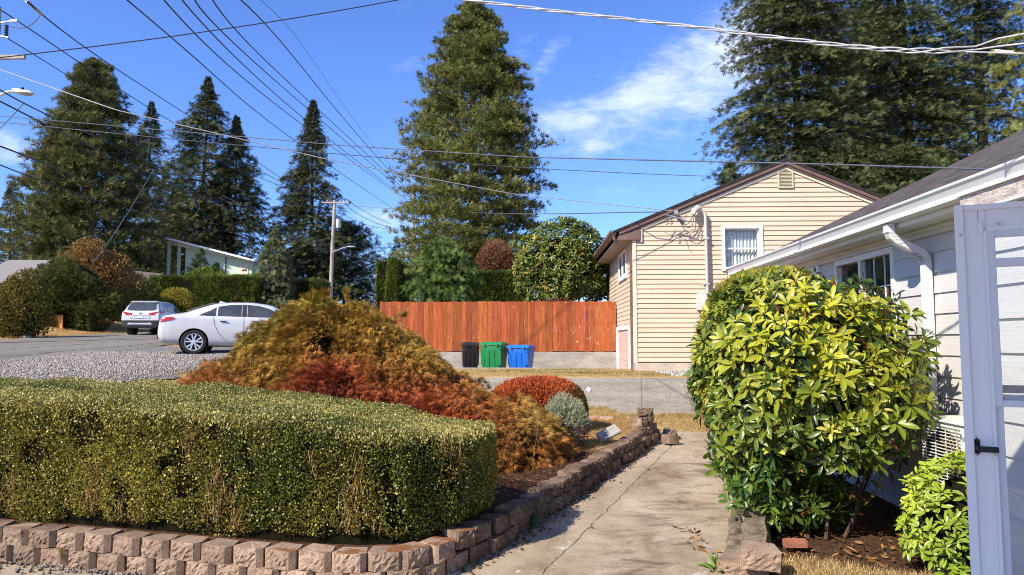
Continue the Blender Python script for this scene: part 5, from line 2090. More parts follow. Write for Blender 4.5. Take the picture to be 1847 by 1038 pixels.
# projecting entry with its low weathered eave
mb = MB()
z = .35
while z < 2.62:
    z2 = min(z + .205, 2.64)
    mb.add([(2.828, 2.7, z), (2.828, 4.62, z), (2.844, 4.62, z2), (2.844, 2.7, z2), (2.856, 2.7, z), (2.856, 4.62, z)], [(3, 2, 1, 0), (0, 1, 5, 4)])
    z = z2
mb.build('siding', M_grey, gh)
MB().box((2.85, 2.7, .0), (4.0, 4.6, 2.66)).build('wall', M_grey, gh)
M_weath = surf('flaking_paint', (.30, .24, .20), (.66, .61, .56), 16, .9, .7, 70, stretch=(2, .5, 2), fine=.25)
mb = MB()
mb.box((2.735, 2.6, 2.672), (2.765, 4.60, 2.775))
mb.build('fascia', M_weath, gh)
mb = MB()
mb.box((2.715, 2.6, 2.772), (2.77, 4.62, 2.79))
mb.box((2.725, 2.6, 2.655), (2.77, 4.61, 2.671))
mb.build('drip_edge', M_whitemetal, gh)
MB().prism([(2.775, 2.6, 2.70), (3.66, 2.6, 2.95), (3.66, 2.6, 3.02), (2.775, 2.6, 2.772)], (0, 1.99, 0)).build('roof', M_weath, gh)

# porch roof over the step the photographer stands on: shades the open door
pr = thing('porch_roof', 'flat porch roof over the doorstep, carried on white posts', 'porch', (1.2, .5, 0))
MB().box((-.75, -2.0, 3.30), (2.84, 2.44, 3.42)).build('roof', M_white, pr)
for (x, y) in ((-.6, -1.9), (-.6, -.2), (2.7, -1.9)):
    MB().box((x, y, 0), (x + .09, y + .09, 3.3)).build('post', M_white, pr)
MB().box((.2, -2.0, .0), (2.84, 2.3, .36)).build('step', M_conc, pr)

# ------------------------------------------------------------------ storm door, standing open
DA = P(1729, 500, Y=3.15)
hinge = Vector((DA.x + .90 * .91, 3.15 - .43 * .91, 0))
ang = math.atan2(-.43, .90)        # local x from free edge to the hinge
door = thing('storm_door', 'pale bluish white storm door standing open at the right edge', 'door', (DA.x, 3.15, .40), ang)
DH = P(1721, 373, Y=3.15).z - .40
DW, DT = .91, .032


def dbox(mb, x0, x1, z0, z1, y0=-DT / 2, y1=DT / 2, col=(1, 1, 1)):
    return mb.box((x0, y0, z0), (x1, y1, z1), col)


SW, TR, BR = .108, .120, .085
mb = MB()
dbox(mb, 0, SW, 0, DH)
dbox(mb, DW - .12, DW, 0, DH)
dbox(mb, SW, DW - .12, DH - TR, DH)
dbox(mb, SW, DW - .12, 0, BR)
mb.build('frame', M_doorpaint, door, local=True, bevel=.004)
# edge trim, raised lips of the stile, hairline joints
mb = MB()
mb.box((-.008, -DT / 2 - .012, 0), (.026, -DT / 2, DH))
mb.box((SW - .014, -DT / 2 - .010, .0), (SW, -DT / 2, DH - TR + .02))
mb.box((SW - .03, -DT / 2 - .006, DH - TR - .01), (SW - .014, -DT / 2, DH - TR + .05))
mb.box((.026, -DT / 2 - .006, DH - .026), (DW, -DT / 2, DH))
mb.box((SW - .02, -DT / 2 - .010, DH - TR), (DW - .12, -DT / 2, DH - TR + .022))
mb.build('edge_trim', M_doorpaint, door, local=True, bevel=.002)
mb = MB()
mb.box((SW - .030, -DT / 2 - .0012, DH - .118), (SW - .0275, -DT / 2 + .002, DH - .028))
mb.box((.028, -DT / 2 - .0012, .385), (SW - .016, -DT / 2 + .002, .3875))
mb.build('joint', surf('joint_grey', (.25, .26, .28), (.32, .33, .35), 4, .7), door, local=True)
M_alu = surf('alu_frame', (.66, .67, .70), (.74, .75, .78), 3, .35, spec=.5)
gx0, gx1 = SW, DW - .12
zmid = P(1830, 735, Y=3.0).z - .40
ztop = DH - TR
# upper sash
def sash(name, z0, z1, yo, wd=.028):
    mb = MB()
    dbox(mb, gx0, gx0 + wd, z0, z1, yo - .012, yo + .010)
    dbox(mb, gx1 - wd, gx1, z0, z1, yo - .012, yo + .010)
    dbox(mb, gx0 + wd, gx1 - wd, z1 - wd, z1, yo - .012, yo + .010)
    dbox(mb, gx0 + wd, gx1 - wd, z0, z0 + wd, yo - .012, yo + .010)
    o = mb.build(name, M_alu, door, local=True, bevel=.002)
    mb = MB()
    dbox(mb, gx0 + wd, gx1 - wd, z0 + wd, z1 - wd, yo - .002, yo + .001)
    g_ = mb.build('pane', M_glass, o, local=True)
    return o


sash('upper_sash', zmid - .005, ztop, -.014)
sash('lower_sash', BR, zmid + .045, .006, .03)
mb = MB()
dbox(mb, gx0 + .028, gx1 - .028, ztop - .155, ztop - .118, -.030, -.016)
mb.build('glazing_bar', M_alu, door, local=True, bevel=.002)
mb = MB()
dbox(mb, gx0 + .03, gx1 - .03, zmid + .052, zmid + .085, -.008, -.001)
mb.build('screen_rail', surf('grey_screen', (.28, .30, .33), (.45, .47, .5), 30, .6), door, local=True)
hz_ = P(1772, 806, Y=3.12).z - .40
mb = MB()
mb.box((.026, -DT / 2 - .016, hz_ - .036), (.046, -DT / 2, hz_ + .040))
hd = mb.build('handle', M_black, door, local=True, bevel=.008)
mb = MB()
mb.tube([(.036, -DT / 2 - .014, hz_ - .004), (.039, -DT / 2 - .040, hz_ - .004), (.048, -DT / 2 - .046, hz_ - .004)], .010, 10)
mb.box((.038, -DT / 2 - .054, hz_ - .016), (.108, -DT / 2 - .038, hz_ + .008))
mb.build('lever', M_black, hd, local=True, bevel=.005)
mb = MB()
for (a, b) in ((.152, DH - TR + .03), (SW - .006, .98), (.18, .035), (.012, DH - .13)):
    mb.lathe([(0, -.006), (.005, -.006), (.0065, 0)], (a, -DT / 2 - .012, b), 10, 'y')
mb.build('screw', M_steel, door, local=True)

# ------------------------------------------------------------------ heat pump unit on the grey wall
ac = thing('heat_pump', 'cream outdoor heat pump with slatted fan grille behind the small lime green shrub', 'heat pump', (3.72, 6.3, .4))
M_ac = surf('ac_cream', (.66, .64, .56), (.72, .70, .62), 4, .4)
AX, AY0, AY1, AZ0, AZ1 = 3.56, 5.75, 6.74, .42, 1.15
mb = MB()
mb.box((AX, AY0, AZ0), (AX + .32, AY1, AZ1))
mb.build('casing', M_ac, ac, bevel=.012)
mb = MB()
mb.box((AX - .022, AY0 - .012, AZ1 + .001), (AX + .33, AY1 + .012, AZ1 + .028))
mb.build('lid', M_ac, ac, bevel=.008)
mb = MB()
mb.lathe([(0, -.003), (.30, -.003), (.31, -.002)], (AX, 6.40, .79), 32, 'x')
mb.build('fan_opening', M_dark, ac)
mb = MB()
for k in range(24):
    zz = AZ0 + .05 + k * .0285
    mb.box((AX - .022, 6.12, zz), (AX - .016, 6.70, zz + .008))
for k in range(4):
    yy = 6.17 + k * .16
    mb.box((AX - .015, yy, AZ0 + .05), (AX - .008, yy + .008, AZ1 - .05))
mb.build('grille', M_ac, ac)
MB().box((AX + .02, AY0 + .1, .1), (AX + .3, AY0 + .16, AZ0)).build('foot', M_steel, ac)
MB().box((AX + .02, AY1 - .16, .1), (AX + .3, AY1 - .1, AZ0)).build('foot', M_steel, ac)
fc = bpy.data.curves.new('lettering', 'FONT')
fc.body = 'Au'
fc.size = .085
fc.extrude = .001
ft = bpy.data.objects.new('lettering', fc)
COL.objects.link(ft)
fc.materials.append(surf('letter_grey', (.10, .13, .18), (.12, .15, .2), 3, .5))
q_ = P(1731, 795, X=AX)
LMAT = Matrix.Translation((AX - .004, q_.y, q_.z)) @ Matrix(((0, 0, -1, 0), (-1, 0, 0, 0), (0, 1, 0, 0), (0, 0, 0, 1)))
dg = bpy.context.evaluated_depsgraph_get()
lme = bpy.data.meshes.new_from_object(ft.evaluated_get(dg))
bpy.data.objects.remove(ft)
ft = bpy.data.objects.new('lettering', lme)
COL.objects.link(ft)
ft.parent = ac
ft.matrix_parent_inverse = Matrix.Translation(ac.location).inverted()
ft.matrix_basis = LMAT

# ------------------------------------------------------------------ conifers
def prof(pts, t):
    a = np.array(pts)
    return np.interp(t, a[:, 0], a[:, 1])


def conifer(name, label, x, y, zb, H, Rm, profile, style, seed, cols, levels=34, per=9, samp=12, card=.5, z0=.08, droop=.25, rise=.15, group=None, lean=0.0, trunk_r=None,
            zmax=None, facing=True, mat=None, gap=.0, clump=0, lsp=None):
    """tapered trunk, real limbs, and needle sprays or tufts along every limb"""
    rng = np.random.default_rng(seed)
    root = thing(name, label, 'tree', (x, y, zb), 0, group)
    tr = trunk_r or H * .014
    mb = MB()
    top = min(1.0, (zmax or 1.0))
    ts = np.linspace(0, top, 9)
    mb.tube([(x + lean * t * H + .1 * math.sin(5 * t + seed), y, zb + H * t) for t in ts], [max(tr * (1 - t) ** .8, .02) for t in ts], 8)
    mb.build('trunk', M_bark, root, smooth=True)
    nb = levels * per
    t = z0 + (top - z0) * (np.repeat(np.arange(levels), per) + rng.random(nb)) / levels
    t = np.clip(t, z0, .995)
    az = rng.random(nb) * 6.283
    if facing:      # skip limbs that point straight away from the street side
        k = ~((np.abs(((az - np.pi / 2 + np.pi) % (2 * np.pi)) - np.pi) < .75) & (t < .8))
        t, az = t[k], az[k]
        nb = len(t)
    Lb = Rm * prof(profile, t) * (rng.uniform(.5, 1.2, nb) if style == 'fir' else rng.uniform(.68, 1.16, nb))
    if gap > 0:     # irregular crown: a few missing limbs
        g_ = vnoise(np.stack([np.cos(az), np.sin(az), t * 7], 1), 2.2, seed + 1, 2)
        k = g_ > -1 + gap
        t, az, Lb = t[k], az[k], Lb[k]
        nb = len(t)
    d = np.stack([np.cos(az), np.sin(az), np.zeros(nb)], 1)
    lat = np.stack([-np.sin(az), np.cos(az), np.zeros(nb)], 1)
    org = np.stack([x + lean * t * H, np.full(nb, y), zb + H * t], 1)
    # the limbs themselves
    mb = MB()
    step = max(1, nb // 60)
    for i in range(0, nb, step):
        L = Lb[i] * .8
        pts = [Vector(org[i] + d[i] * L * s + np.array((0, 0, rise * L * s - droop * L * s * s))) for s in (0, .35, .7, 1)]
        r_ = max(.018, .022 * Lb[i])
        mb.tube(pts, [r_, r_ * .75, r_ * .45, r_ * .2], 5, caps=False)
    mb.build('limbs', M_bark, root, fixn=False)
    # foliage
    ns = samp
    s = rng.random((nb, ns)) ** (.9 if style == 'fir' else .72)
    s = (.03 + .97 * s) if style == 'fir' else (.12 + .88 * s)
    if clump:       # gather into pads
        s = np.round(s * clump) / clump + rng.normal(0, .05, s.shape)
    LL = Lb[:, None]
    base = org[:, None, :] + d[:, None, :] * (LL * s)[:, :, None]
    base[:, :, 2] += (rise * LL * s - droop * LL * s * s)
    cs_ = card * np.clip(.38 + .95 * LL / Rm, .4, 1.0) * np.ones((1, ns))
    spread = LL * (lsp or (.19 if style == 'fir' else .30)) * (1.05 - s) + .10 * card + .04 * LL
    lt = rng.normal(0, 1, (nb, ns))
    base += lat[:, None, :] * (spread * lt)[:, :, None]
    base[:, :, 2] += rng.normal(0, .16 * card, (nb, ns)) - .10 * card * np.abs(lt)
    pos = base.reshape(-1, 3)
    n = len(pos)
    D = np.repeat(d, ns, axis=0)
    LT = np.repeat(lat, ns, axis=0)
    sg = np.sign(lt).ravel()[:, None]
    cl = vnoise(pos, 1.6 / max(card, .3), seed + 3, 3)
    cc = cmix(cols[0], cols[1], .5 + .42 * cl + .55 * (rng.random(n) - .5)) * rng.uniform(.75, 1.2, n)[:, None]
    if style == 'fir':
        A = unit(D * .8 + LT * sg * rng.uniform(.2, 1.0, n)[:, None] + np.array((0, 0, -.32)) + rng.normal(0, .28, (n, 3)))
        B = unit(np.cross(A, np.array((0, 0, 1.0)) + rng.normal(0, .8, (n, 3))))
        L = cs_.ravel() * rng.uniform(.6, 1.25, n)
        scatter('crown', mat or M_needle, pos, A, B, L, L * .95, T_SPRAY, cc, root)
    elif style == 'cedar':
        A = unit(D * .45 + LT * sg * .5 + np.array((0, 0, -.75)) + rng.normal(0, .3, (n, 3)))
        L = cs_.ravel() * rng.uniform(.6, 1.25, n)
        scatter('crown', mat or M_needle, pos, A, rdir(rng, n), L, L * .9, T_SPRAY, cc, root)
    else:
        A = unit(D * .55 + np.array((0, 0, .55)) + rng.normal(0, .45, (n, 3)))
        L = cs_.ravel() * rng.uniform(.65, 1.2, n)
        scatter('crown', mat or M_needle, pos, A, rdir(rng, n), L, L, T_TUFT, cc, root)
    return root


def at(px, D):
    return (px - 960) / F * D


def zt(py, D):
    return ZC + (617 - py) * D / F


G_FIR = ((.026, .040, .018), (.15, .155, .06))
G_PINE = ((.046, .064, .018), (.31, .305, .09))
G_PINED = ((.036, .050, .020), (.22, .22, .08))
P_PINE = [(0, .62), (.1, .85), (.22, 1.0), (.42, .90), (.55, .96), (.68, .70), (.82, .52), (.93, .30), (1, .05)]
P_FIR = [(0, .9), (.1, 1.0), (.3, .88), (.5, .62), (.7, .40), (.85, .22), (1, .02)]
P_NARROW = [(0, 1.0), (.25, .95), (.45, .72), (.62, .55), (.8, .35), (.92, .16), (1, .01)]

# the big pine behind the fence
D = 38
conifer('pine_tree', 'tall broad pine with a rounded tip rising behind the red fence', at(852, D), D, 1.8, zt(-18, D) - 1.8, 4.15, [(0, .5), (.12, .62), (.2, .92), (.3, 1.0), (.42, .93), (.50, .96), (.62, .80), (.74, .66), (.86, .44), (.95, .27), (1, .10)],
        'pine', 101, G_PINE, levels=40, per=15, samp=54, card=.32, z0=.13, droop=.12, rise=.22, clump=6, gap=.22, trunk_r=.42)
# left group
D = 55
conifer('pine_tree', 'massive dense pine with a blunt tip at the left, behind the pale roof', at(134, D), D, 4.0, zt(88, D) - 4.0, 5.1, [(0, .8), (.1, .98), (.3, 1.0), (.5, .88), (.64, .72), (.78, .52), (.9, .33), (.97, .2), (1, .06)],
        'pine', 102, G_PINED, levels=44, per=16, samp=30, card=.55, z0=.04, droop=.12, rise=.2, lean=.006, clump=7, trunk_r=.5)
D = 72
conifer('fir_tree', 'slender spindly fir between the massive pine and the tall broad fir', at(248, D), D, 4.2, zt(168, D) - 4.2, 4.3, P_NARROW, 'fir', 103, G_FIR, levels=46, per=9, samp=24, card=.72, droop=.35, rise=.1, gap=.3)
D = 69
conifer('fir_tree', 'tall broad fir with a pointed tip above the mint green house', at(348, D), D, 4.2, zt(122, D) - 4.2, 6.3, [(0, .9), (.15, 1.0), (.35, .95), (.5, .82), (.62, .72), (.72, .55), (.82, .38), (.9, .20), (1, .01)], 'fir', 104, G_FIR, levels=52, per=12, samp=28, card=.72, droop=.32, rise=.12, lean=.012, gap=.25)
D = 70
conifer('fir_tree', 'shorter dark fir with shaggy drooping limbs right of the tall broad fir', at(410, D), D, 4.2, zt(196, D) - 4.2, 4.9, [(0, .85), (.2, 1.0), (.35, .95), (.5, .85), (.62, .66), (.75, .44), (.88, .22), (1, .01)], 'fir', 105, G_FIR, levels=46, per=11, samp=26, card=.72, droop=.38, rise=.1, gap=.3)
D = 72
conifer('fir_tree', 'solitary narrow fir standing behind the wooden utility pole', at(553, D), D, 4.8, zt(168, D) - 4.8, 5.4, [(0, .9), (.15, 1.0), (.35, .85), (.5, .66), (.62, .52), (.72, .34), (.85, .22), (.94, .11), (1, .01)], 'fir', 106, G_FIR, levels=56, per=12, samp=24, card=.72, droop=.32, rise=.12, gap=.2)
D = 70
conifer('fir_tree', 'dark fir cut by the left edge, behind the massive pine', at(-10, D), D, 5.0, zt(320, D) - 5.0, 4.2, P_FIR, 'fir', 107, G_FIR, levels=30, per=9, samp=12, card=.8, gap=.2)
D = 76
conifer('fir_tree', 'low dark fir filling the gap under the shaggy firs', at(300, D), D, 5.0, zt(330, D) - 5.0, 5.2, P_FIR, 'fir', 108, G_FIR, levels=28, per=10, samp=14, card=.85, gap=.1)
D = 80
conifer('fir_tree', 'tiny distant fir tip left of the big pine', at(712, D), D, 4.8, zt(425, D) - 4.8, 2.6, P_FIR, 'fir', 109, G_FIR, levels=20, per=8, samp=10, card=.7)
# dark spreading cypress by the pole
D = 74
conifer('cypress_tree', 'wide dark blue green cypress with ragged top beside the wooden utility pole', at(618, D), D, 3.2, zt(398, D) - 3.2, 4.6, [(0, .9), (.2, 1.0), (.45, 1.0), (.65, .86), (.82, .6), (.95, .3), (1, .1)], 'fir', 110, ((.024, .040, .028), (.075, .105, .065)), levels=32, per=16, samp=24,
        card=.62, droop=-.25, rise=.12, z0=.0)
D = 72
conifer('cypress_tree', 'lower dark cypress to the left of the wooden utility pole', at(540, D), D, 3.2, zt(430, D) - 3.2, 3.0, [(0, .9), (.3, 1.0), (.6, .8), (.85, .5), (1, .1)], 'fir', 111, ((.022, .036, .022), (.065, .085, .045)), levels=24, per=14, samp=20, card=.55, droop=-.2, rise=.12, z0=.0)
D = 50
conifer('weeping_tree', 'pale green weeping tree between the mint green house and the utility pole', at(488, D), D, 3.0, zt(408, D) - 3.0, 1.75, [(0, .9), (.3, 1.0), (.6, .75), (.85, .4), (1, .1)], 'cedar', 112, ((.07, .09, .035), (.20, .21, .10)), levels=26, per=12, samp=20, card=.42, droop=.5, rise=.2)

# right group behind the two houses
GR = ((.026, .042, .018), (.17, .185, .07))
D = 33
conifer('fir_tree', 'large fir with an open gap showing its trunk, behind the cream gable', at(1443, D), D, 1.5, 25.0, 5.2, [(0, .8), (.3, .86), (.36, .80), (.44, .68), (.52, .58), (.64, .56), (.75, .42), (1, .02)], 'fir', 120, GR, levels=56, per=15, samp=70, card=.36, z0=.15,
        droop=.32, rise=.12, gap=.22, clump=6, zmax=.78, trunk_r=.33)
D = 37
conifer('fir_tree', 'tall shaggy fir in the middle of the group behind the grey roof', at(1640, D), D, 1.5, 30.0, 5.3, P_FIR, 'fir', 121, GR, levels=58, per=15, samp=66, card=.38, z0=.1, droop=.38, rise=.1, gap=.3, clump=6, zmax=.72, trunk_r=.4)
D = 41
conifer('fir_tree', 'dark fir further back between the shaggy fir and the right edge', at(1775, D), D, 1.5, 30.0, 5.4, P_FIR, 'fir', 122, ((.020, .030, .016), (.085, .10, .045)), levels=54, per=14, samp=50, card=.40, z0=.1, droop=.36, rise=.1, gap=.4, clump=6, zmax=.75)
D = 44
conifer('fir_tree', 'dense fir deep in the group, between the trunk gap and the shaggy fir', at(1555, D), D, 1.5, 29.0, 5.6, P_FIR, 'fir', 126, ((.022, .034, .016), (.11, .125, .05)), levels=52, per=14, samp=44, card=.46, z0=.05, droop=.3, rise=.1, gap=.15, zmax=.75)
D = 30
conifer('fir_tree', 'low leafy fir showing just above the grey shingle roof', at(1640, D), D, 1.5, 8.6, 4.6, [(0, 1.0), (.4, 1.0), (.7, .8), (.9, .5), (1, .1)], 'fir', 123, ((.035, .052, .02), (.12, .14, .055)), levels=26, per=16, samp=50, card=.32, z0=.3, droop=.2, rise=.15, gap=.1)
D = 34
conifer('fir_tree', 'small fir peeping over the left slope of the cream gable', at(1318, D), D, 1.5, zt(292, D) - 1.5, 1.9, [(0, .9), (.3, 1.0), (.6, .8), (.85, .45), (1, .05)], 'fir', 124, GR, levels=28, per=12, samp=26, card=.36, z0=.1, droop=.25, rise=.15)
D = 23
conifer('cedar_tree', 'yellow green cedar with hanging sprays at the top right edge', at(1985, D), D, 1.3, 19.0, 3.0, [(0, .8), (.3, 1.0), (.55, .9), (.8, .6), (1, .1)], 'cedar', 125, ((.08, .10, .02), (.27, .26, .065)), levels=44, per=13, samp=28, card=.32, z0=.12, droop=.45, rise=.15, gap=.1, zmax=.8)

# ------------------------------------------------------------------ shrubs and hedges behind the red fence
D = 25.2
def conv(p0, n0, c, rng):
    return c


def clipped(name, label, lo, hi, n, leaf, cols, seed, taper=0.0, group=None, top_round=.0, mat=M_leaf, rough=.05):
    """clipped evergreen block or cone: upright faces set with small sprays over a dark core"""
    rng = np.random.default_rng(seed)
    cx, cy = (lo[0] + hi[0]) / 2, (lo[1] + hi[1]) / 2
    root = thing(name, label, 'hedge', (cx, cy, lo[2]), 0, group)
    hx_, hy_, hz_ = (hi[0] - lo[0]) / 2, (hi[1] - lo[1]) / 2, hi[2] - lo[2]
    k = 1 - taper
    mb = MB()
    e = .07
    mb.add([(cx - hx_ + e, cy - hy_ + e, lo[2]), (cx + hx_ - e, cy - hy_ + e, lo[2]), (cx + hx_ - e, cy + hy_ - e, lo[2]), (cx - hx_ + e, cy + hy_ - e, lo[2]),
            (cx - (hx_ - e) * k, cy - (hy_ - e) * k, hi[2] - e), (cx + (hx_ - e) * k, cy - (hy_ - e) * k, hi[2] - e), (cx + (hx_ - e) * k, cy + (hy_ - e) * k, hi[2] - e), (cx - (hx_ - e) * k, cy + (hy_ - e) * k, hi[2] - e)],
           [(0, 3, 2, 1), (4, 5, 6, 7), (0, 1, 5, 4), (1, 2, 6, 5), (2, 3, 7, 6), (3, 0, 4, 7)])
    mb.build('shade_core', M_inner, root)
    areas = [2 * hx_ * hz_, 2 * hy_ * hz_, 2 * hy_ * hz_, 4 * hx_ * hy_ * k * k + .01]
    cnt = (np.array(areas) / sum(areas) * n).astype(int)
    Ps, Ns = [], []
    for f, m_ in enumerate(cnt):
        u = rng.uniform(-1, 1, m_)
        v = rng.random(m_)
        if f < 3:
            kk = 1 - taper * v
        if f == 0:
            p = np.stack([cx + u * hx_ * kk, cy - hy_ * kk, lo[2] + v * hz_], 1); nn = (0, -1, taper * .5)
        elif f in (1, 2):
            sg = -1 if f == 1 else 1
            p = np.stack([cx + sg * hx_ * kk, cy + u * hy_ * kk, lo[2] + v * hz_], 1); nn = (sg, 0, taper * .5)
        else:
            p = np.stack([cx + u * hx_ * k, cy + rng.uniform(-1, 1, m_) * hy_ * k, np.full(m_, hi[2])], 1); nn = (0, 0, 1)
        Ps.append(p); Ns.append(np.tile(np.array(nn, float), (m_, 1)))
    pos, nrm = np.concatenate(Ps), unit(np.concatenate(Ns))
    m_ = len(pos)
    if top_round:
        tt = np.clip((pos[:, 2] - (hi[2] - top_round)) / top_round, 0, 1)
        pos[:, 0] = cx + (pos[:, 0] - cx) * (1 - .45 * tt ** 2)
    pos = pos + nrm * (vnoise(pos, 4 if rough < .1 else 1.7, seed, 3) * rough - rng.random(m_) ** 1.5 * (.09 + rough * .5))[:, None]
    A = unit(nrm * .5 + np.array((0, 0, .7)) + rng.normal(0, .4, (m_, 3)))
    c = cmix(cols[0], cols[1], .5 + .5 * vnoise(pos, 3, seed + 2, 3) + .6 * (rng.random(m_) - .5))
    L = leaf * rng.uniform(.7, 1.3, m_)
    scatter('foliage', mat, pos, A, rdir(rng, m_), L, L * .6, T_SPRAY, c, root)
    return root


DZ = lambda py, D_: zt(py, D_)
clipped('arborvitae_hedge', 'tall clipped flat topped arborvitae hedge block behind the red fence, beside the cone', (at(671, 26), 26.0, 1.4), (at(718, 26), 29.5, DZ(467, 26)), 15000, .11, ((.035, .06, .012), (.15, .19, .03)), 130, taper=.06)
clipped('arborvitae_tree', 'clipped cone shaped arborvitae in front of the tall hedge block', (at(680, 24.6), 24.6, 1.4), (at(722, 24.6), 25.4, DZ(463, 24.6)), 9000, .09, ((.05, .08, .012), (.21, .25, .035)), 131, taper=.72)
clipped('arborvitae_hedge', 'long low clipped green hedge between the leafy cypress and the neighbour rhododendron', (at(845, 28), 28.0, 1.4), (at(960, 28), 29.0, DZ(489, 28)), 20000, .10, ((.04, .07, .012), (.16, .21, .035)), 132)
# feathery bright green cypress spilling over the fence
D = 24.4
conifer('leyland_cypress', 'feathery bright green cypress leaning over the middle of the red fence', at(797, D), D, 1.4, DZ(428, D) - 1.4, 1.28, [(0, .7), (.15, .9), (.35, 1.0), (.55, .95), (.75, .80), (.9, .55), (1, .15)], 'cedar', 133, ((.045, .085, .016), (.16, .23, .05)), levels=30, per=14, samp=18,
        card=.27, z0=.12, droop=.42, rise=.55, mat=M_leaf, trunk_r=.07)
D = 33
bush('smoke_bush', 'rounded reddish brown twiggy tree above the low clipped hedge', 'tree', (at(895, D), D, DZ(487, D)), (1.05, .9, 1.35), 15000, .10, ((.16, .065, .035), (.34, .16, .09)), 134, ratio=.35, core=.7, namp=.2, base=1.5, shell=.4)


def rh2(pos, nrm, cc, rng):
    k = rng.random(len(pos)) < .06
    cc[k] = cmix((.42, .28, .05), (.5, .36, .08), rng.random(k.sum()))
    return cc


rng = np.random.default_rng(135)
D = 25.6
r2 = thing('rhododendron', 'large glossy rhododendron at the left wall of the cream house, above the red fence', 'shrub', (at(1020, D), D, 1.5))
C2, S2 = np.array((at(1018, D), D, DZ(487, D))), np.array((1.78, 1.25, 1.62))
inner_blob(*C2, *S2, .72, r2)
for (n_, sh, lo_, hi_, nl) in ((1500, .2, (.05, .085, .015), (.24, .27, .04), 7), (700, .5, (.03, .05, .012), (.10, .14, .025), 5)):
    pos, nrm = ell_pts(rng, n_, C2, S2, .16, 3.4, 136, -.8, sh)
    k = nrm[:, 1] < .5
    pos, nrm = pos[k], nrm[k]
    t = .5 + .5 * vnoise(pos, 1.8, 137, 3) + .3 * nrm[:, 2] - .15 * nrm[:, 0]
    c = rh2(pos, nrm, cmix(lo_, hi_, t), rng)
    whorls(rng, pos, unit(nrm * .7 + np.array((0, -.1, .6)) + rng.normal(0, .3, nrm.shape)), nl, .19, .32, .3, c, M_gloss, r2, tmpl=T_OVAL, droop=.3)
# upright shoots at its top
pos = np.array([(C2[0] - .15 + .5 * rng.random(), C2[1] - .2, C2[2] + 1.45 + .35 * rng.random()) for _ in range(26)])
whorls(rng, pos, np.tile(np.array((0, -.1, 1.0)), (26, 1)), 7, .18, .32, .35, cmix((.14, .18, .03), (.3, .3, .05), rng.random(26)), M_gloss, r2, tmpl=T_OVAL)
stems(r2, (C2[0], C2[1], 1.4), [(C2[0] - .6, C2[1], 3.4), (C2[0] + .6, C2[1], 3.6), (C2[0], C2[1], 3.8)], .06)
bush('red_leaf_shrub', 'low row of dull red leaves showing over the top of the red fence', 'shrub', (at(1000, 23.6), 23.6, 2.75), (.95, .35, .52), 5000, .09, ((.10, .035, .02), (.26, .11, .05)), 138, base=1.5, core=.7)
bush('bush', 'low tangled olive bush at the left end of the red fence', 'shrub', (at(650, 24), 24.0, 2.2), (1.1, .6, 1.0), 8000, .09, ((.09, .075, .025), (.26, .20, .07)), 139, base=1.2, core=.6, shell=.5)

# ------------------------------------------------------------------ across the street
D = 31.5
rng = np.random.default_rng(150)


def gr_var(pos, nrm, cc, rng):
    return cc


bush('bush', 'huge dark olive shrub overhanging the street at the left', 'shrub', (at(90, 36.5), 36.9, zroad(36.5) + 1.6), (2.55, 1.4, 1.95), 30000, .2, ((.030, .040, .010), (.15, .14, .036)), 151, namp=.32, nscale=4.2, core=.72, ratio=.9, tmpl=T_SPRAY, shell=.4)
bush('bush', 'dark green shrub between the huge olive shrub and the white estate car', 'shrub', (at(200, 43.5), 43.5, zroad(43) + 1.3), (2.7, 1.3, 2.1), 16000, .22, ((.024, .034, .009), (.10, .12, .03)), 152, namp=.3, nscale=4, core=.75, ratio=.9, tmpl=T_SPRAY, shell=.35)


def turn_var(pos, nrm, cc, rng):
    k = pos[:, 2] > zroad(33) + 2.9 + .5 * vnoise(pos, 1.2, 153, 2)
    cc[k] = cmix((.19, .09, .035), (.36, .22, .075), rng.random(k.sum()))
    return cc


bush('maple_tree', 'small tree turning orange and gold above the huge olive shrub', 'tree', (at(128, 38.5), 39.3, zroad(38.5) + 2.95), (2.3, 1.4, 2.1), 16000, .16, ((.10, .10, .03), (.24, .20, .06)), 154, namp=.3, nscale=4.5, core=.55, shell=.5, ratio=.6, base=zroad(34), colvar=turn_var)
bush('bush', 'low olive bush at the left edge beside the street', 'shrub', (at(12, 30), 30.2, zroad(30) + 1.0), (1.25, .8, 1.75), 12000, .13, ((.07, .07, .02), (.24, .19, .045)), 155, namp=.25, core=.6, shell=.5)
M_ofence = surf('orange_fence', (.52, .20, .035), (.68, .30, .07), 4, .8, stretch=(6, 6, .6))
of = thing('fence', 'weathered orange board fence half hidden behind the huge olive shrub', 'fence', (-24, 33.0, 1.9))
mb = MB()
for k in range(29):
    mb.box((-28.2 + k * .145, 35.9, zroad(36) - .2), (-28.2 + k * .145 + .135, 35.93, zroad(36) + .95 + .02 * (k % 3)))
mb.build('board_panel', M_ofence, of)
p = P(128, 608, Y=30)
mb = MB()
mb.lathe([(.24, -.05), (.26, .05), (.2, .12), (.09, .16), (0, .16)], (p.x - 1.9, 30, zroad(30) + .03), 9)
rk = mb.build('rock', M_conc, None, smooth=True)
tag(rk, 'grey kerbside rock on the verge across the street', 'rock')

# green laurel hedges and the yellow bush behind the parked cars
def lau(pos, nrm, cc, rng):
    return cc


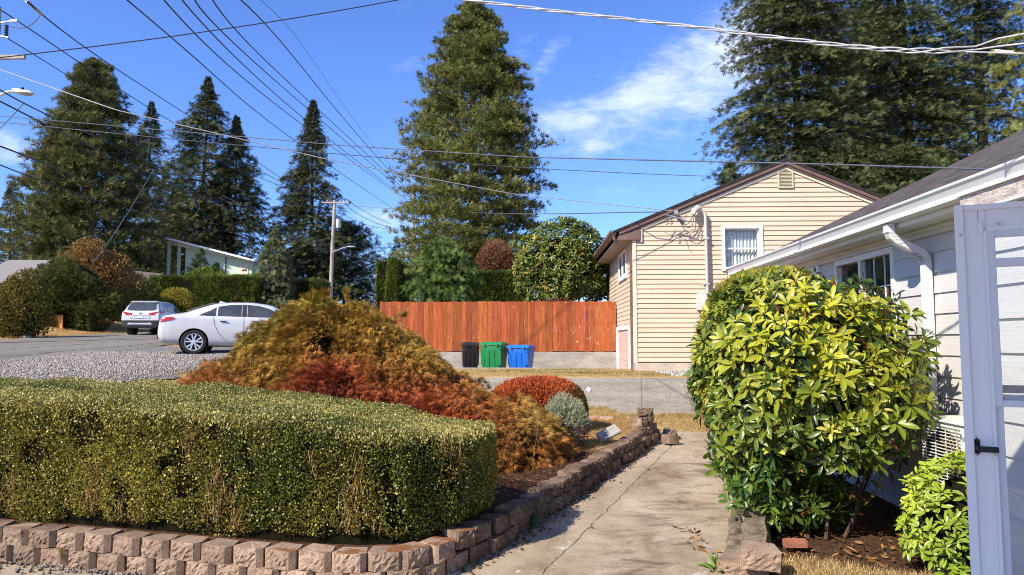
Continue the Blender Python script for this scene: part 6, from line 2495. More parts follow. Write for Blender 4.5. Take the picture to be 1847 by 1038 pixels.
clipped('laurel_hedge', 'bright green leafy hedge running below the mint green house', (at(255, 48), 48, zroad(48)), (at(452, 48), 51, DZ(497, 48)), 34000, .19, ((.05, .085, .012), (.21, .27, .04)), 160, mat=M_gloss, rough=.28)
bush('laurel_bush', 'rounded crest of bright laurel rising above the green hedge', 'shrub', (at(365, 49.5), 49.5, DZ(520, 49.5)), (1.9, 1.2, 1.5), 8000, .18, ((.06, .09, .014), (.22, .27, .04)), 161, base=zroad(49), core=.75)
clipped('laurel_hedge', 'darker leafy hedge right of the bright one, beside the maple', (at(452, 50.5), 50.5, zroad(50)), (at(575, 50.5), 53, DZ(505, 50.5)), 18000, .19, ((.035, .06, .010), (.15, .21, .035)), 162, mat=M_gloss, rough=.28)
bush('broom_bush', 'yellow flowering bush behind the roof of the white estate car', 'shrub', (at(310, 45.5), 45.5, DZ(556, 45.5)), (1.35, .8, 1.25), 10000, .16, ((.17, .155, .02), (.40, .34, .05)), 163, base=zroad(45), core=.6, ratio=.3, up=.9)
rf = thing('fence', 'short red board fence behind the gap between the two white cars', 'fence', (at(347, 46.5), 46.5, 2.7))
mb = MB()
for k in range(14):
    mb.box((at(334, 46.5) + k * .12, 46.5, zroad(46)), (at(334, 46.5) + k * .12 + .11, 46.53, DZ(552, 46.5) + .015 * (k % 2)))
mb.build('board_panel', M_fence, rf)
D = 49
for (px, top, r_, sd_, lb) in ((350, 447, .62, 164, 'taller young pine with upright candles in front of the mint green house'), (381, 472, .45, 165, 'shorter young pine right beside the taller young pine')):
    conifer('young_pine', lb, at(px, 52.5), 52.5, zroad(52) + .4, DZ(top, 52.5) - zroad(52) - .4, r_ * 1.7, [(0, 1.0), (.5, .9), (.8, .55), (1, .1)], 'pine', sd_, ((.04, .06, .025), (.12, .15, .06)), levels=14, per=5, samp=8, card=.3, z0=.3, droop=-.5, rise=.1)

# mint green house with the single slope roof
D = 58.0
mh = thing('house', 'mint green modern house with a single sloping white edged roof behind the green hedge', 'house', (at(380, D), D, 4.5))
M_mint = surf('mint_paint', (.50, .60, .47), (.57, .67, .54), 2, .7)
xa, xb, xc = at(322, D), at(446, D), at(282, D)
zA, zB, zC_ = DZ(436, D), DZ(474, D), DZ(424, D)
sl_ = (DZ(468, D) - zC_) / (at(455, D) - xc)


def zr2(x):
    return zC_ + sl_ * (x - xc)


mb = MB()
mb.prism([(xa, D, 3.2), (xb, D, 3.2), (xb, D, zr2(xb) - .28), (xa, D, zr2(xa) - .28)], (0, 7, 0))
mb.build('wall', M_mint, mh)
mb = MB()
x_e = at(457, D)
mb.prism([(xc, D - .9, zr2(xc)), (x_e, D - .9, zr2(x_e)), (x_e, D - .9, zr2(x_e) - .16), (xc, D - .9, zr2(xc) - .16)], (0, 8.5, 0))
mb.build('roof', M_white, mh)
mb = MB()
mb.prism([(at(292, D), D - .3, zr2(at(292, D)) - .165), (x_e - .3, D - .3, zr2(x_e - .3) - .165), (x_e - .3, D - .3, zr2(x_e - .3) - .30), (at(292, D), D - .3, zr2(at(292, D)) - .5)], (0, .25, 0))
mb.build('fascia', M_mint, mh)
for px in (293, 312):
    MB().box((at(px, D) - .1, D - .25, 4.0), (at(px, D) + .1, D - .05, zr2(at(px, D)) - .17)).build('post', M_mint, mh)
MB().box((at(290, D), D - .2, DZ(505, D)), (at(322, D), D - .12, DZ(501, D))).build('railing', M_mint, mh)
mb = MB()
p0, p1 = (at(425, D), DZ(478, D)), (at(440, D), DZ(500, D))
mb.box((p0[0], D - .05, p1[1]), (p1[0], D - .004, p0[1]))
mb.box((p0[0] - .05, D - .07, p0[1]), (p1[0] + .05, D - .004, p0[1] + .08))
wv = mb.build('window', M_creamtrim, mh)
MB().box((p0[0] + .15, D - .06, p0[1] - .45), (p1[0] - .1, D - .052, p0[1] - .3)).build('pane', M_room, wv)
mb = MB()
mb.box((at(318, D) + .05, D + .2, DZ(500, D)), (at(318, D) + .6, D + .22, DZ(480, D)))
mb.box((at(326, D), D - .02, DZ(500, D)), (at(337, D), D - .004, DZ(480, D)))
mb.build('pane', surf('blue_glass', (.12, .18, .22), (.2, .28, .33), 3, .1, spec=.6), mh)
MB().box((at(397, D), D - .05, 4.5), (at(397, D) + .06, D - .004, zr2(at(397, D)) - .3)).build('downspout', M_room, mh)
MB().box((at(340, D), D - .008, 3.5), (at(340, D) + .05, D - .003, zr2(at(340, D)) - .3)).build('panel_joint', M_creamtrim, mh)
MB().box((xb + .002, D + .3, 3.2), (at(462, D), D + 5, zr2(xb) - .5)).build('side_wing', M_mint, mh)

# two roofs at the far left
D = 40.0
lh = thing('house', 'low house at the far left with a pale grey shingle roof', 'house', (at(20, D), D + 3, 3.0))
roof_plane('roof', [(at(-120, D), D, DZ(520, D)), (at(62, D), D, DZ(512, D)), (at(85, D), D + 4.5, DZ(466, D + 4.5)), (at(-120, D), D + 4.5, DZ(466, D + 4.5))], .12, surf('pale_shingle', (.17, .155, .145), (.27, .245, .23), 9, .95, .5, 30, fine=.2, stretch=(1, 3, 3)), lh)
MB().box((at(-120, D), D + .3, 2.0), (at(50, D), D + 6, DZ(522, D))).build('wall', surf('blueish_wall', (.42, .46, .46), (.52, .55, .55), 3, .7), lh)
MB().box((at(-120, D), D - .08, DZ(527, D)), (at(62, D), D + .0, DZ(519, D))).build('gutter', M_white, lh)
MB().box((at(4, D), D + .26, DZ(548, D)), (at(30, D), D + .296, DZ(528, D))).build('window', M_white, lh)
D = 47.0
bh = thing('house', 'house with a brown roof and white gable board above the dark green shrub', 'house', (at(210, D), D, 3.0))
roof_plane('roof', [(at(186, D), D, DZ(497, D)), (at(243, D), D, DZ(512, D)), (at(238, D), D + 3, DZ(492, D + 3)), (at(184, D), D + 3, DZ(487, D + 3))], .12, surf('brown_shingle', (.10, .075, .055), (.19, .14, .11), 9, .95, .5, 30), bh)
MB().box((at(186, D), D + .2, 2.5), (at(238, D), D + 3, DZ(512, D))).build('wall', M_creamtrim, bh)
MB().prism([(at(179, D), D - .05, DZ(490, D)), (at(186, D), D - .05, DZ(489, D)), (at(197, D), D - .05, DZ(504, D)), (at(190, D), D - .05, DZ(506, D))], (0, .08, 0)).build('gable_board', M_white, bh)

# ------------------------------------------------------------------ parked cars
M_paint = surf('white_car_paint', (.50, .50, .50), (.55, .55, .55), 1.0, .22, spec=.5, coat=.6)
M_tyre = surf('tyre_rubber', (.014, .014, .014), (.026, .025, .024), 9, .8)
M_rim = surf('alloy_rim', (.62, .62, .63), (.70, .70, .71), 5, .28, metal=.55)
M_carglass = surf('car_glass', (.03, .036, .038), (.07, .078, .078), 2, .04, spec=.8)
M_red = surf('tail_lamp_red', (.38, .012, .016), (.50, .02, .025), 8, .15, spec=.6)
M_clad = surf('car_cladding', (.022, .022, .023), (.035, .035, .036), 9, .6)


def make_car(name, label, st, base, rz, wheel_r, wbase, track, cat='car', squeeze=1.0):
    st = np.array(st, float)
    st[:, 0] = np.where(st[:, 0] < 0, st[:, 0] * squeeze, st[:, 0])
    xs = np.concatenate([np.linspace(st[i, 0], st[i + 1, 0], 3, endpoint=False) for i in range(len(st) - 1)] + [[st[-1, 0]]])
    S = np.stack([xs] + [np.interp(xs, st[:, 0], st[:, k]) for k in range(1, 7)], 1)

    def ring(s):
        x, zb, zs, zt_, wb, ws, wtp = s
        return [(0, zb), (wb * .92, zb), (ws * .965, zb + .09), (ws, zb + .45 * (zs - zb)), (ws * .992, zs - .06), (ws * .955, zs), ((ws * .93 + wtp * 1.4) / 2.4, zs + .5 * (zt_ - zs)),
                (wtp * 1.0, zt_ - .055 * min(1, (zt_ - zs) / .2 + .2)), (wtp * .72, zt_ - .012), (0, zt_)]
    K = 10
    vs, fs = [], []
    for s in S:
        h = ring(s)
        full = [(-y, z) for (y, z) in h[::-1]][:-1] + h       # top-centre ... bottom-centre ... top-centre
        vs += [(s[0], y, z) for (y, z) in full[:-1]]
    n = 2 * K - 2
    for i in range(len(S) - 1):
        for k in range(n):
            k2 = (k + 1) % n
            fs.append((i * n + k, i * n + k2, (i + 1) * n + k2, (i + 1) * n + k))
    fs.append(tuple(range(n)))
    fs.append(tuple((len(S) - 1) * n + k for k in range(n - 1, -1, -1)))
    root = thing(name, label, cat, base, rz)
    mb = MB()
    mb.add(vs, fs)
    body = mb.build('body', M_paint, root, local=True)
    md = body.modifiers.new('s', 'SUBSURF')
    md.levels = md.render_levels = 2
    cu_ = MB()
    for xx in (0, wbase):
        for sy in (-1, 1):
            cu_.lathe([(0, sy * .56), (wheel_r * 1.13, sy * .56), (wheel_r * 1.13, sy * 1.2), (0, sy * 1.2)], (xx, 0, wheel_r), 40, 'y')
    cut_o = cu_.build('cutter', M_room, root, local=True)
    bo = body.modifiers.new('b', 'BOOLEAN')
    bo.operation = 'DIFFERENCE'
    bo.object = cut_o
    dg = bpy.context.evaluated_depsgraph_get()
    me = bpy.data.meshes.new_from_object(body.evaluated_get(dg))
    body.modifiers.clear()
    body.data = me
    me.polygons.foreach_set('use_smooth', np.ones(len(me.polygons), bool))
    me.set_sharp_from_angle(angle=R(38))
    bpy.data.objects.remove(cut_o)
    for xx in (0, wbase):
        for sy in (-1, 1):
            mb = MB()
            mb.lathe([(0, sy * .58), (wheel_r * 1.125, sy * .58), (wheel_r * 1.12, sy * (track / 2 + .03))], (xx, 0, wheel_r), 32, 'y')
            mb.build('wheel_well', M_dark, root, local=True)
            yo = sy * track / 2
            wh = thing('wheel', None, None, (xx, yo, wheel_r))
            wh.parent = root
            r_ = wheel_r
            mb = MB()
            mb.lathe([(r_ * .70, -.10), (r_ * .9, -.105), (r_ * .985, -.085), (r_, -.05), (r_, .05), (r_ * .985, .085), (r_ * .9, .105), (r_ * .70, .10)], (0, 0, 0), 36, 'y')
            mb.build('tyre', M_tyre, wh, local=True, smooth=True)
            mb = MB()
            o_ = sy * .085
            mb.lathe([(r_ * .72, o_ + sy * .012), (r_ * .66, o_ + sy * .012), (r_ * .63, o_ - sy * .02), (r_ * .62, -o_)], (0, 0, 0), 32, 'y')
            for k in range(5):
                for dk in (-.26, .26):
                    a = 2 * math.pi * k / 5 + dk + .3
                    d0, d1 = Vector((math.cos(a - dk * .5), 0, math.sin(a - dk * .5))), Vector((math.cos(a), 0, math.sin(a)))
                    t0 = Vector((-d0.z, 0, d0.x)) * .014
                    t1 = Vector((-d1.z, 0, d1.x)) * .022
                    yv = Vector((0, o_, 0))
                    p = [d0 * r_ * .14 - t0 + yv, d0 * r_ * .14 + t0 + yv, d1 * r_ * .66 + t1 + yv, d1 * r_ * .66 - t1 + yv]
                    mb.prism(p, (0, -sy * .03, 0))
            mb.lathe([(0, o_ + sy * .012), (r_ * .17, o_ + sy * .01), (r_ * .19, o_ - sy * .03)], (0, 0, 0), 16, 'y')
            mb.build('rim', M_rim, wh, local=True)
            mb = MB()
            mb.lathe([(0, sy * .02), (r_ * .64, sy * .02)], (0, 0, 0), 24, 'y')
            mb.build('brake_disc', M_dark, wh, local=True)

    def ys(x, z):
        s = [x] + [np.interp(x, S[:, 0], S[:, k]) for k in range(1, 7)]
        h = ring(s)[2:8]
        return float(np.interp(z, [q_[1] for q_ in h], [q_[0] for q_ in h]))

    def patch(name_, outline, mat_, side_, off=.012, sub=6):
        """panel lying on the body side; outline in (x, z)"""
        mb = MB()
        c = np.mean(np.array(outline), axis=0)
        pts = []
        for i, a in enumerate(outline):
            b = outline[(i + 1) % len(outline)]
            for t in np.linspace(0, 1, sub, endpoint=False):
                pts.append((a[0] + (b[0] - a[0]) * t, a[1] + (b[1] - a[1]) * t))
        rings = [[(c[0] + (x - c[0]) * k, c[1] + (z - c[1]) * k) for x, z in pts] for k in (1, .6, .25)]
        vs_ = [(x, side_ * (ys(x, z) + off), z) for rg in rings for x, z in rg] + [(c[0], side_ * (ys(c[0], c[1]) + off), c[1])]
        m_ = len(pts)
        fs_ = []
        for i in range(2):
            for k in range(m_):
                fs_.append((i * m_ + k, i * m_ + (k + 1) % m_, (i + 1) * m_ + (k + 1) % m_, (i + 1) * m_ + k))
        for k in range(m_):
            fs_.append((2 * m_ + k, 2 * m_ + (k + 1) % m_, 3 * m_))
        mb.add(vs_, fs_)
        return mb.build(name_, mat_, root, local=True, smooth=True)

    def seam(path, side_, r_=.0035, nm='door_seam', mat_=M_dark, off=.003):
        mb = MB()
        for pth in path:
            pts = []
            for (a, b) in zip(pth[:-1], pth[1:]):
                for t in np.linspace(0, 1, 6, endpoint=False):
                    x, z = a[0] + (b[0] - a[0]) * t, a[1] + (b[1] - a[1]) * t
                    pts.append((x, side_ * (ys(x, z) + off), z))
            x, z = pth[-1]
            pts.append((x, side_ * (ys(x, z) + off), z))
            mb.tube(pts, r_, 6)
        return mb.build(nm, mat_, root, local=True)
    return root, ys, patch, seam, S


# --- sedan
ST = [(-1.03, .44, .62, .66, .60, .70, .60), (-.98, .32, .86, .91, .66, .80, .70), (-.88, .27, .99, 1.035, .70, .845, .72), (-.68, .25, 1.03, 1.09, .74, .872, .68), (-.32, .23, 1.02, 1.145, .76, .885, .62),
      (.0, .21, 1.005, 1.265, .78, .89, .565), (.42, .19, .99, 1.395, .78, .892, .535), (.9, .18, .975, 1.435, .78, .892, .54), (1.4, .18, .96, 1.44, .78, .892, .55), (1.9, .18, .95, 1.375, .78, .892, .56),
      (2.3, .19, .94, 1.20, .78, .888, .60), (2.65, .2, .92, 1.01, .77, .88, .68), (3.1, .22, .87, .93, .74, .86, .66), (3.42, .27, .74, .79, .68, .80, .60), (3.58, .36, .58, .62, .58, .66, .5)]
hd_ = R(19)
cs_, sn_ = math.cos(hd_), math.sin(hd_)
wp = P(349, 644, Y=18.9)
# the right rear wheel stands at wp
bx = wp.x + .76 * -sn_
by = 18.9 + .76 * cs_
sed, ys, patch, seam, S = make_car('car', 'white saloon car parked side on, half hidden by the weeping maple', ST, (bx, by, zroad(18.9) + .03), hd_, .325, 2.70, 1.53, squeeze=.88)
for sy in (-1, 1):
    patch('side_window', [(.23, 1.035), (.52, 1.03), (.52, 1.265), (.38, 1.175)], M_carglass, sy)
    patch('side_window', [(.57, 1.03), (1.165, 1.015), (1.165, 1.345), (.86, 1.335), (.57, 1.285)], M_carglass, sy)
    patch('side_window', [(1.32, 1.01), (2.32, .99), (1.9, 1.235), (1.6, 1.32), (1.32, 1.345)], M_carglass, sy)
    patch('pillar', [(1.185, 1.015), (1.30, 1.01), (1.30, 1.345), (1.185, 1.345)], M_clad, sy, off=.010)
    patch('pillar', [(.10, 1.04), (.215, 1.035), (.37, 1.18), (.28, 1.13)], M_clad, sy, off=.008)
    seam([[(.47, 1.0), (.50, .80), (.62, .55), (.86, .30), (1.18, .27)], [(1.24, 1.0), (1.235, .6), (1.2, .27)], [(2.3, .97), (2.36, .6), (2.25, .28)]], sy)
    patch('tail_lamp', [(-.83, .84), (-.56, .90), (-.45, .955), (-.56, .99), (-.80, .97)], M_red, sy, off=.008)
    for xx in (.72, 1.52):
        mb = MB()
        y_ = sy * (ys(xx, .9) + .02)
        mb.box((xx - .09, min(y_, y_ + sy * .02), .885), (xx + .09, max(y_, y_ + sy * .02), .912))
        h_ = mb.build('handle', M_paint, sed, local=True, bevel=.006)
        mb = MB()
        mb.tube([(xx - .07, sy * (ys(xx, .9) + .006), .885), (xx + .07, sy * (ys(xx, .9) + .006), .885)], .018, 8)
        mb.build('recess', M_clad, h_, local=True)
# rear screen and windscreen
mb = MB()
rows = [(-.26, .60), (-.04, .56), (.25, .52), (.42, .49)]
vs = []
for (xx, hw) in rows:
    zz = float(np.interp(xx, S[:, 0], S[:, 3]))
    vs += [(xx - .004, y_, zz + .016 - .02 * abs(y_ / .6) ** 2) for y_ in np.linspace(-hw, hw, 9)]
fs = [(i * 9 + k, i * 9 + k + 1, i * 9 + 10 + k, i * 9 + 9 + k) for i in range(3) for k in range(8)]
mb.add(vs, fs)
mb.build('rear_window', M_carglass, sed, local=True, smooth=True)
mb = MB()
mb.prism([(.52, -.02, 1.41), (.72, -.02, 1.425), (.55, -.008, 1.475)], (0, .04, 0))
mb.build('aerial', M_paint, sed, local=True, bevel=.006)
mb = MB()
mb.box((-.93, -.6, .40), (-.88, .6, .50))
mb.build('bumper_trim', M_clad, sed, local=True)

# --- estate / small SUV seen from the rear
ST2 = [(-.93, .46, .66, .70, .64, .76, .66), (-.90, .38, .95, 1.0, .70, .85, .76), (-.82, .34, 1.04, 1.14, .74, .885, .755), (-.64, .31, 1.06, 1.43, .78, .905, .69), (-.44, .29, 1.055, 1.58, .80, .912, .655),
       (-.1, .28, 1.045, 1.612, .80, .912, .64), (.5, .26, 1.03, 1.63, .80, .912, .635), (1.2, .26, 1.01, 1.63, .80, .912, .635), (1.7, .26, 1.0, 1.555, .80, .912, .64), (2.2, .27, .985, 1.29, .80, .905, .67),
       (2.55, .28, .975, 1.09, .79, .895, .74), (3.0, .30, .93, 1.01, .76, .875, .72), (3.35, .36, .80, .86, .70, .81, .65), (3.5, .46, .62, .66, .6, .68, .52)]
hd_ = R(90 + 7)
rc = P(249, 604, Y=33.2)
suv, ys, patch, seam, S2 = make_car('car', 'white estate car parked across the street, seen from behind', ST2, (rc.x + .02, 34.0, zroad(33.8) + .04), hd_, .345, 2.64, 1.57)
for sy in (-1, 1):
    patch('side_window', [(-.36, 1.12), (.22, 1.10), (.22, 1.46), (-.18, 1.44)], M_carglass, sy)
    patch('side_window', [(.28, 1.10), (1.02, 1.07), (1.02, 1.52), (.28, 1.47)], M_carglass, sy)
    patch('side_window', [(1.10, 1.07), (2.1, 1.05), (1.72, 1.40), (1.10, 1.52)], M_carglass, sy)
    seam([[(.25, 1.05), (.28, .8), (.5, .5), (.6, .34)], [(1.06, 1.05), (1.05, .35)], [(2.1, 1.03), (2.15, .4)]], sy)
    seam([[(-.50, .36), (-.42, .60), (-.22, .80), (.0, .86), (.22, .80), (.42, .60), (.5, .34)]], sy, .035, 'arch_trim', M_clad, .0)
    seam([[(.46, .33), (1.2, .31), (2.2, .33)]], sy, .05, 'sill_trim', M_clad, -.005)
    # lamps wrap round the corner
    mb = MB()
    path_ = [(-.925, .40), (-.92, .60), (-.885, .76), (-.80, .865), (-.62, .90), (-.42, .925)]
    zl = [(.91, 1.0), (.90, 1.03), (.89, 1.065), (.90, 1.09), (.95, 1.10), (1.02, 1.085)]
    vs = []
    for (a, b), (z0_, z1_) in zip(path_, zl):
        vs += [(a, sy * b, z0_), (a, sy * b, z1_)]
    vs += [(a + .05, sy * (b - .05), (z0_ + z1_) / 2) for (a, b), (z0_, z1_) in zip(path_, zl)]
    fs = []
    for i in range(5):
        fs += [(2 * i, 2 * i + 2, 2 * i + 3, 2 * i + 1), (2 * i + 1, 2 * i + 3, 12 + i + 1, 12 + i), (2 * i, 12 + i, 12 + i + 1, 2 * i + 2)]
    mb.add(vs, fs)
    mb.build('tail_lamp', M_red, suv, local=True)
    mb = MB()
    mb.box((2.0, sy * .93 - .03, 1.02), (2.14, sy * .93 + .18 * (sy > 0) + .03 * (sy < 0) , 1.18)) if sy > 0 else mb.box((2.0, -1.13, 1.02), (2.14, -.90, 1.18))
    mb.build('mirror', M_clad, suv, local=True, bevel=.03)


def rear_x(z):
    i = np.argmax(S2[:, 3])
    return float(np.interp(z, S2[:i + 1, 3], S2[:i + 1, 0]))


mb = MB()
vs = []
for z in np.linspace(1.13, 1.50, 6):
    hw = np.interp(z, [1.13, 1.5], [.70, .58])
    vs += [(rear_x(z) - .022 + .05 * abs(y_ / hw) ** 3, y_, z) for y_ in np.linspace(-hw, hw, 9)]
mb.add(vs, [(i * 9 + k, i * 9 + k + 1, i * 9 + 10 + k, i * 9 + 9 + k) for i in range(5) for k in range(8)])
mb.build('rear_window', M_carglass, suv, local=True, smooth=True)
mb = MB()
mb.prism([(-.60, -.60, 1.515), (-.36, -.60, 1.575), (-.36, .60, 1.575), (-.60, .60, 1.515)], (0, 0, .03))
mb.build('spoiler', M_paint, suv, local=True, bevel=.008)
mb = MB()
pl = [(-.965, -.70), (-.955, -.5), (-.965, 0), (-.955, .5), (-.965, .70)]
out_ = [(-.955, -.62), (-.965, -.3), (-.965, .3), (-.955, .62), (-.90, .83), (-.70, .905), (-.5, .915)]
full = [(a, -b) for a, b in out_[::-1][:3]] + out_
vs = []
for (a, b) in full:
    vs += [(a - .012, b * 1.01, .40), (a - .014, b * 1.012, .655)]
mb.add(vs, [(2 * i, 2 * i + 2, 2 * i + 3, 2 * i + 1) for i in range(len(full) - 1)])
mb.prism([(-.95, -.75, .33), (-.95, .75, .33), (-.3, .8, .30), (-.3, -.8, .30)], (0, 0, .09))
mb.build('bumper', M_clad, suv, local=True)
mb = MB()
mb.prism([(-.985, -.50, .545), (-.985, .50, .545), (-.985, .56, .455), (-.985, -.56, .455)], (.03, 0, 0))
mb.build('skid_plate', M_rim, suv, local=True, bevel=.01)
mb = MB()
mb.prism([(-.945, -.40, .90), (-.945, .40, .90), (-.945, .46, .74), (-.945, -.46, .74)], (.05, 0, 0))
mb.prism([(-.957, -.36, .915), (-.957, .36, .915), (-.957, .32, .89), (-.957, -.32, .89)], (.04, 0, 0), (.2, .2, .2))
mb.build('tailgate_recess', M_paint, suv, local=True)
mb = MB()
mb.box((-.955, -.155, .755), (-.946, .155, .855))
mb.build('number_plate', surf('plate_blue', (.45, .60, .68), (.62, .74, .8), 14, .5), suv, local=True)
mb = MB()
mb.lathe([(.042, -.006), (.055, -.006), (.055, 0)], (-.925, 0, .99), 20, 'x')
mb.lathe([(.0, -.006), (.02, -.006), (.02, 0)], (-.925, 0, .99), 16, 'x')
mb.build('emblem', M_clad, suv, local=True)

# ------------------------------------------------------------------ utility poles and street lamps
M_crossarm = M_wood
D = 65.0
xp = at(594, D)
up_ = thing('utility_pole', 'weathered wooden utility pole with a crossarm, transformer can and small street lamp', 'utility pole', (xp, D, 3.3))
MB().tube([(xp - .12, D, 3.0), (xp, D, DZ(440, D)), (xp + .14, D, DZ(357, D))], [.20, .17, .13], 10).build('pole', M_wood, up_, smooth=True)
mb = MB()
ya = DZ(362, D)
mb.box((at(573, D), D - .16, ya - .06), (at(624, D), D - .04, ya + .06))
for px in (586, 606):
    mb.tube([(at(px, D), D - .1, ya - .05), (xp + .12, D - .1, ya - .75)], .025, 5)
mb.build('crossarm', M_crossarm, up_)
for px in (575, 583, 607, 614, 621):
    MB().lathe([(.02, .06), (.05, .10), (.035, .15), (.06, .18), (.03, .24), (0, .26)], (at(px, D), D - .1, ya), 8).build('insulator', M_wirew, up_)
mb = MB()
mb.lathe([(0, 0), (.22, 0), (.22, .72), (.16, .80), (0, .82)], (xp + .52, D - .05, DZ(409, D)), 14)
mb.build('transformer', M_steel, up_, smooth=True)
mb = MB()
la = [(xp + .1, D - .1, DZ(453, D)), (xp + .8, D - .4, DZ(449, D)), (xp + 1.5, D - .8, DZ(446, D))]
mb.tube(la, .05, 8)
arm = mb.build('lamp_arm', M_steel, up_)
mb = MB()
mb.lathe([(0, .10), (.10, .09), (.22, .02), (.26, -.04), (0, -.05)], (0, 0, 0), 12)
mb.v = [(xp + 1.95 + a[0] * 1.9, D - .9 + a[1], DZ(446, D) + a[2]) for a in mb.v]
mb.build('lamp_head', M_steel, arm, smooth=True)

D = 78.0
xq = at(742, D)
up2 = thing('utility_pole', 'thin far utility pole half hidden at the left edge of the big pine', 'utility pole', (xq, D, 4.0))
MB().tube([(xq, D, 3.8), (xq, D, DZ(335, D))], [.20, .14], 8).build('pole', M_wood, up2)
mb = MB()
mb.box((at(728, D), D - .1, DZ(362, D)), (at(758, D), D, DZ(361, D) + .08))
mb.tube([(xq, D - .1, DZ(372, D)), (at(731, D), D - .1, DZ(362, D))], .03, 5)
mb.build('crossarm', M_wire, up2)

# nearer pole, just outside the left edge: carries the lamp arm and the switch seen in the corner
D = 25.0
xl = -19.75
up3 = thing('utility_pole', 'near utility pole at the left edge holding a street lamp and switch insulators', 'utility pole', (xl, D, zroad(D)))
MB().tube([(xl, D, zroad(D) - .2), (xl, D, 14.2)], [.2, .14], 12).build('pole', M_wood, up3, smooth=True)
mb = MB()
mb.box((xl - 1.2, D - .18, 12.15), (xl + 1.25, D - .06, 12.29))
mb.build('crossarm', M_wood, up3)
pi = P(14, 60, Y=D)
M_insul = surf('insulator_dark', (.02, .02, .022), (.05, .05, .055), 6, .4)
for dx_ in (-.28, .02):
    mb = MB()
    mb.lathe([(0, -.01)] + [q_ for k in range(5) for q_ in ((.03, k * .085), (.07, k * .085 + .02), (.07, k * .085 + .05), (.03, k * .085 + .07))] + [(0, .44)], (pi.x + dx_, D - .1, pi.z - .15), 10)
    mb.build('insulator', M_insul, up3)
mb = MB()
mb.tube([(pi.x - .3, D - .1, pi.z + .33), (pi.x + .36, D - .1, pi.z + .43)], .035, 6)
mb.box((pi.x + .2, D - .15, pi.z + .37), (pi.x + .42, D - .05, pi.z + .46))
mb.tube([(xl, D - .1, pi.z - .1), (pi.x + .12, D - .1, pi.z - .22)], .04, 6)
mb.build('switch_bar', M_steel, up3)
p0, p1 = P(-8, 176, Y=D), P(28, 164, Y=D)
mb = MB()
mb.tube([(xl, D, p0.z - .35), p0, p0.lerp(p1, .55) + Vector((0, 0, .06)), p1], .045, 8)
arm = mb.build('lamp_arm', M_whitemetal, up3, smooth=True)
mb = MB()
pc = P(46, 168, Y=D)
mb.lathe([(0, .10), (.10, .09), (.17, .03), (.19, -.02), (.15, -.05), (0, -.06)], (0, 0, 0), 16)
mb.v = [(pc.x - .02 + a[0] * 1.75, D + a[1], pc.z + a[2] - a[0] * .06) for a in mb.v]
mb.tube([(p1.x - .08, D, p1.z), (p1.x + .22, D, p1.z - .02)], .09, 8)
lh_ = mb.build('lamp_head', M_whitemetal, arm, smooth=True)
MB().lathe([(0, 0), (.05, 0), (.05, .12), (0, .13)], (pc.x - .12, D, pc.z + .08), 10).build('photocell', M_black, arm)
mb = MB()
mb.lathe([(0, -.075), (.12, -.072), (.13, -.055)], (0, 0, 0), 14)
mb.v = [(pc.x + .06 + a[0] * 1.5, D + a[1], pc.z + a[2]) for a in mb.v]
mb.build('lens', surf('lamp_lens', (.42, .40, .34), (.5, .48, .42), 5, .3), arm)


# ------------------------------------------------------------------ overhead wires
def wire(name, label, pts, r_, mat, n=26, cat='overhead wire', sides=6):
    """pts: three or more (px, py, depth); smooth curve through them"""
    W = [np.array(P(a, b, Y=d)) for a, b, d in pts]
    t = [0.0]
    for a, b in zip(pts[:-1], pts[1:]):
        t.append(t[-1] + math.hypot(a[0] - b[0], a[1] - b[1]))
    t = np.array(t) / t[-1]
    A = np.array(W)
    k = min(len(pts) - 1, 3)
    out_ = []
    if len(pts) <= 4:
        cx = [np.polyfit(t, A[:, i], k) for i in range(3)]
        for s in np.linspace(0, 1, n):
            out_.append(Vector([np.polyval(c_, s) for c_ in cx]))
    else:
        for s in np.linspace(0, 1, n):
            out_.append(Vector([np.interp(s, t, A[:, i]) for i in range(3)]))
    mb = MB()
    mb.tube(out_, r_, sides, caps=True)
    o = mb.build(name, mat, None, smooth=True, fixn=False)
    return tag(o, label, cat, 'overhead wires'), out_


NW = 20.0
FP = 77.5
lines = [
    ('seventh from the right', [(224, -4, NW), (518, 244, 45), (640, 330, 62), (708, 376, FP)]),
    ('sixth from the right', [(292, -4, NW), (533, 216, 44), (640, 295, 60), (733, 362, FP)]),
    ('fifth from the right', [(325, -4, NW), (536, 204, 43), (640, 288, 60), (735, 360, FP)]),
    ('fourth from the right', [(350, -4, NW), (546, 189, 43), (640, 270, 60), (738, 356, FP)]),
    ('third from the right', [(381, -4, NW), (553, 179, 43), (650, 268, 60), (739, 352, FP)]),
    ('second from the right', [(430, -4, NW), (600, 190, 46), (670, 272, 60), (742, 350, FP)]),
]
for nm, pts in lines:
    wire('power_line', 'power line from the top edge to the far pole, %s of seven' % nm, pts, .023, M_wire)
wire('power_line', 'faint thin power line, rightmost of seven from the top edge to the far pole', [(465, -4, NW), (600, 162, 46), (670, 258, 60), (743, 342, FP)], .011, M_wireg)
wire('power_line', 'power line from the top left corner with insulator clamps near its end', [(44, -2, 24), (74, 25, 25), (320, 196, 45), (518, 330, 64.5)], .026, M_wire)
p = P(64, 15, Y=24.6)
MB().tube([P(48, 2, Y=24.2), P(75, 26, Y=25)], .06, 8).build('dead_end_clamp', M_wirew)
tag(bpy.data.objects['dead_end_clamp'], 'pale insulator clamp on the power line in the top left corner', 'insulator')
wire('power_line', 'power line entering at the left edge above the switch insulators', [(-4, 15, 24.8), (125, 101, 33), (303, 216, 47), (575, 361, 64.9)], .026, M_wire)
wire('power_line', 'power line starting below the switch insulators and crossing the massive pine', [(14, 70, 25), (108, 128, 33), (293, 238, 48), (583, 362, 64.9)], .022, M_wire)
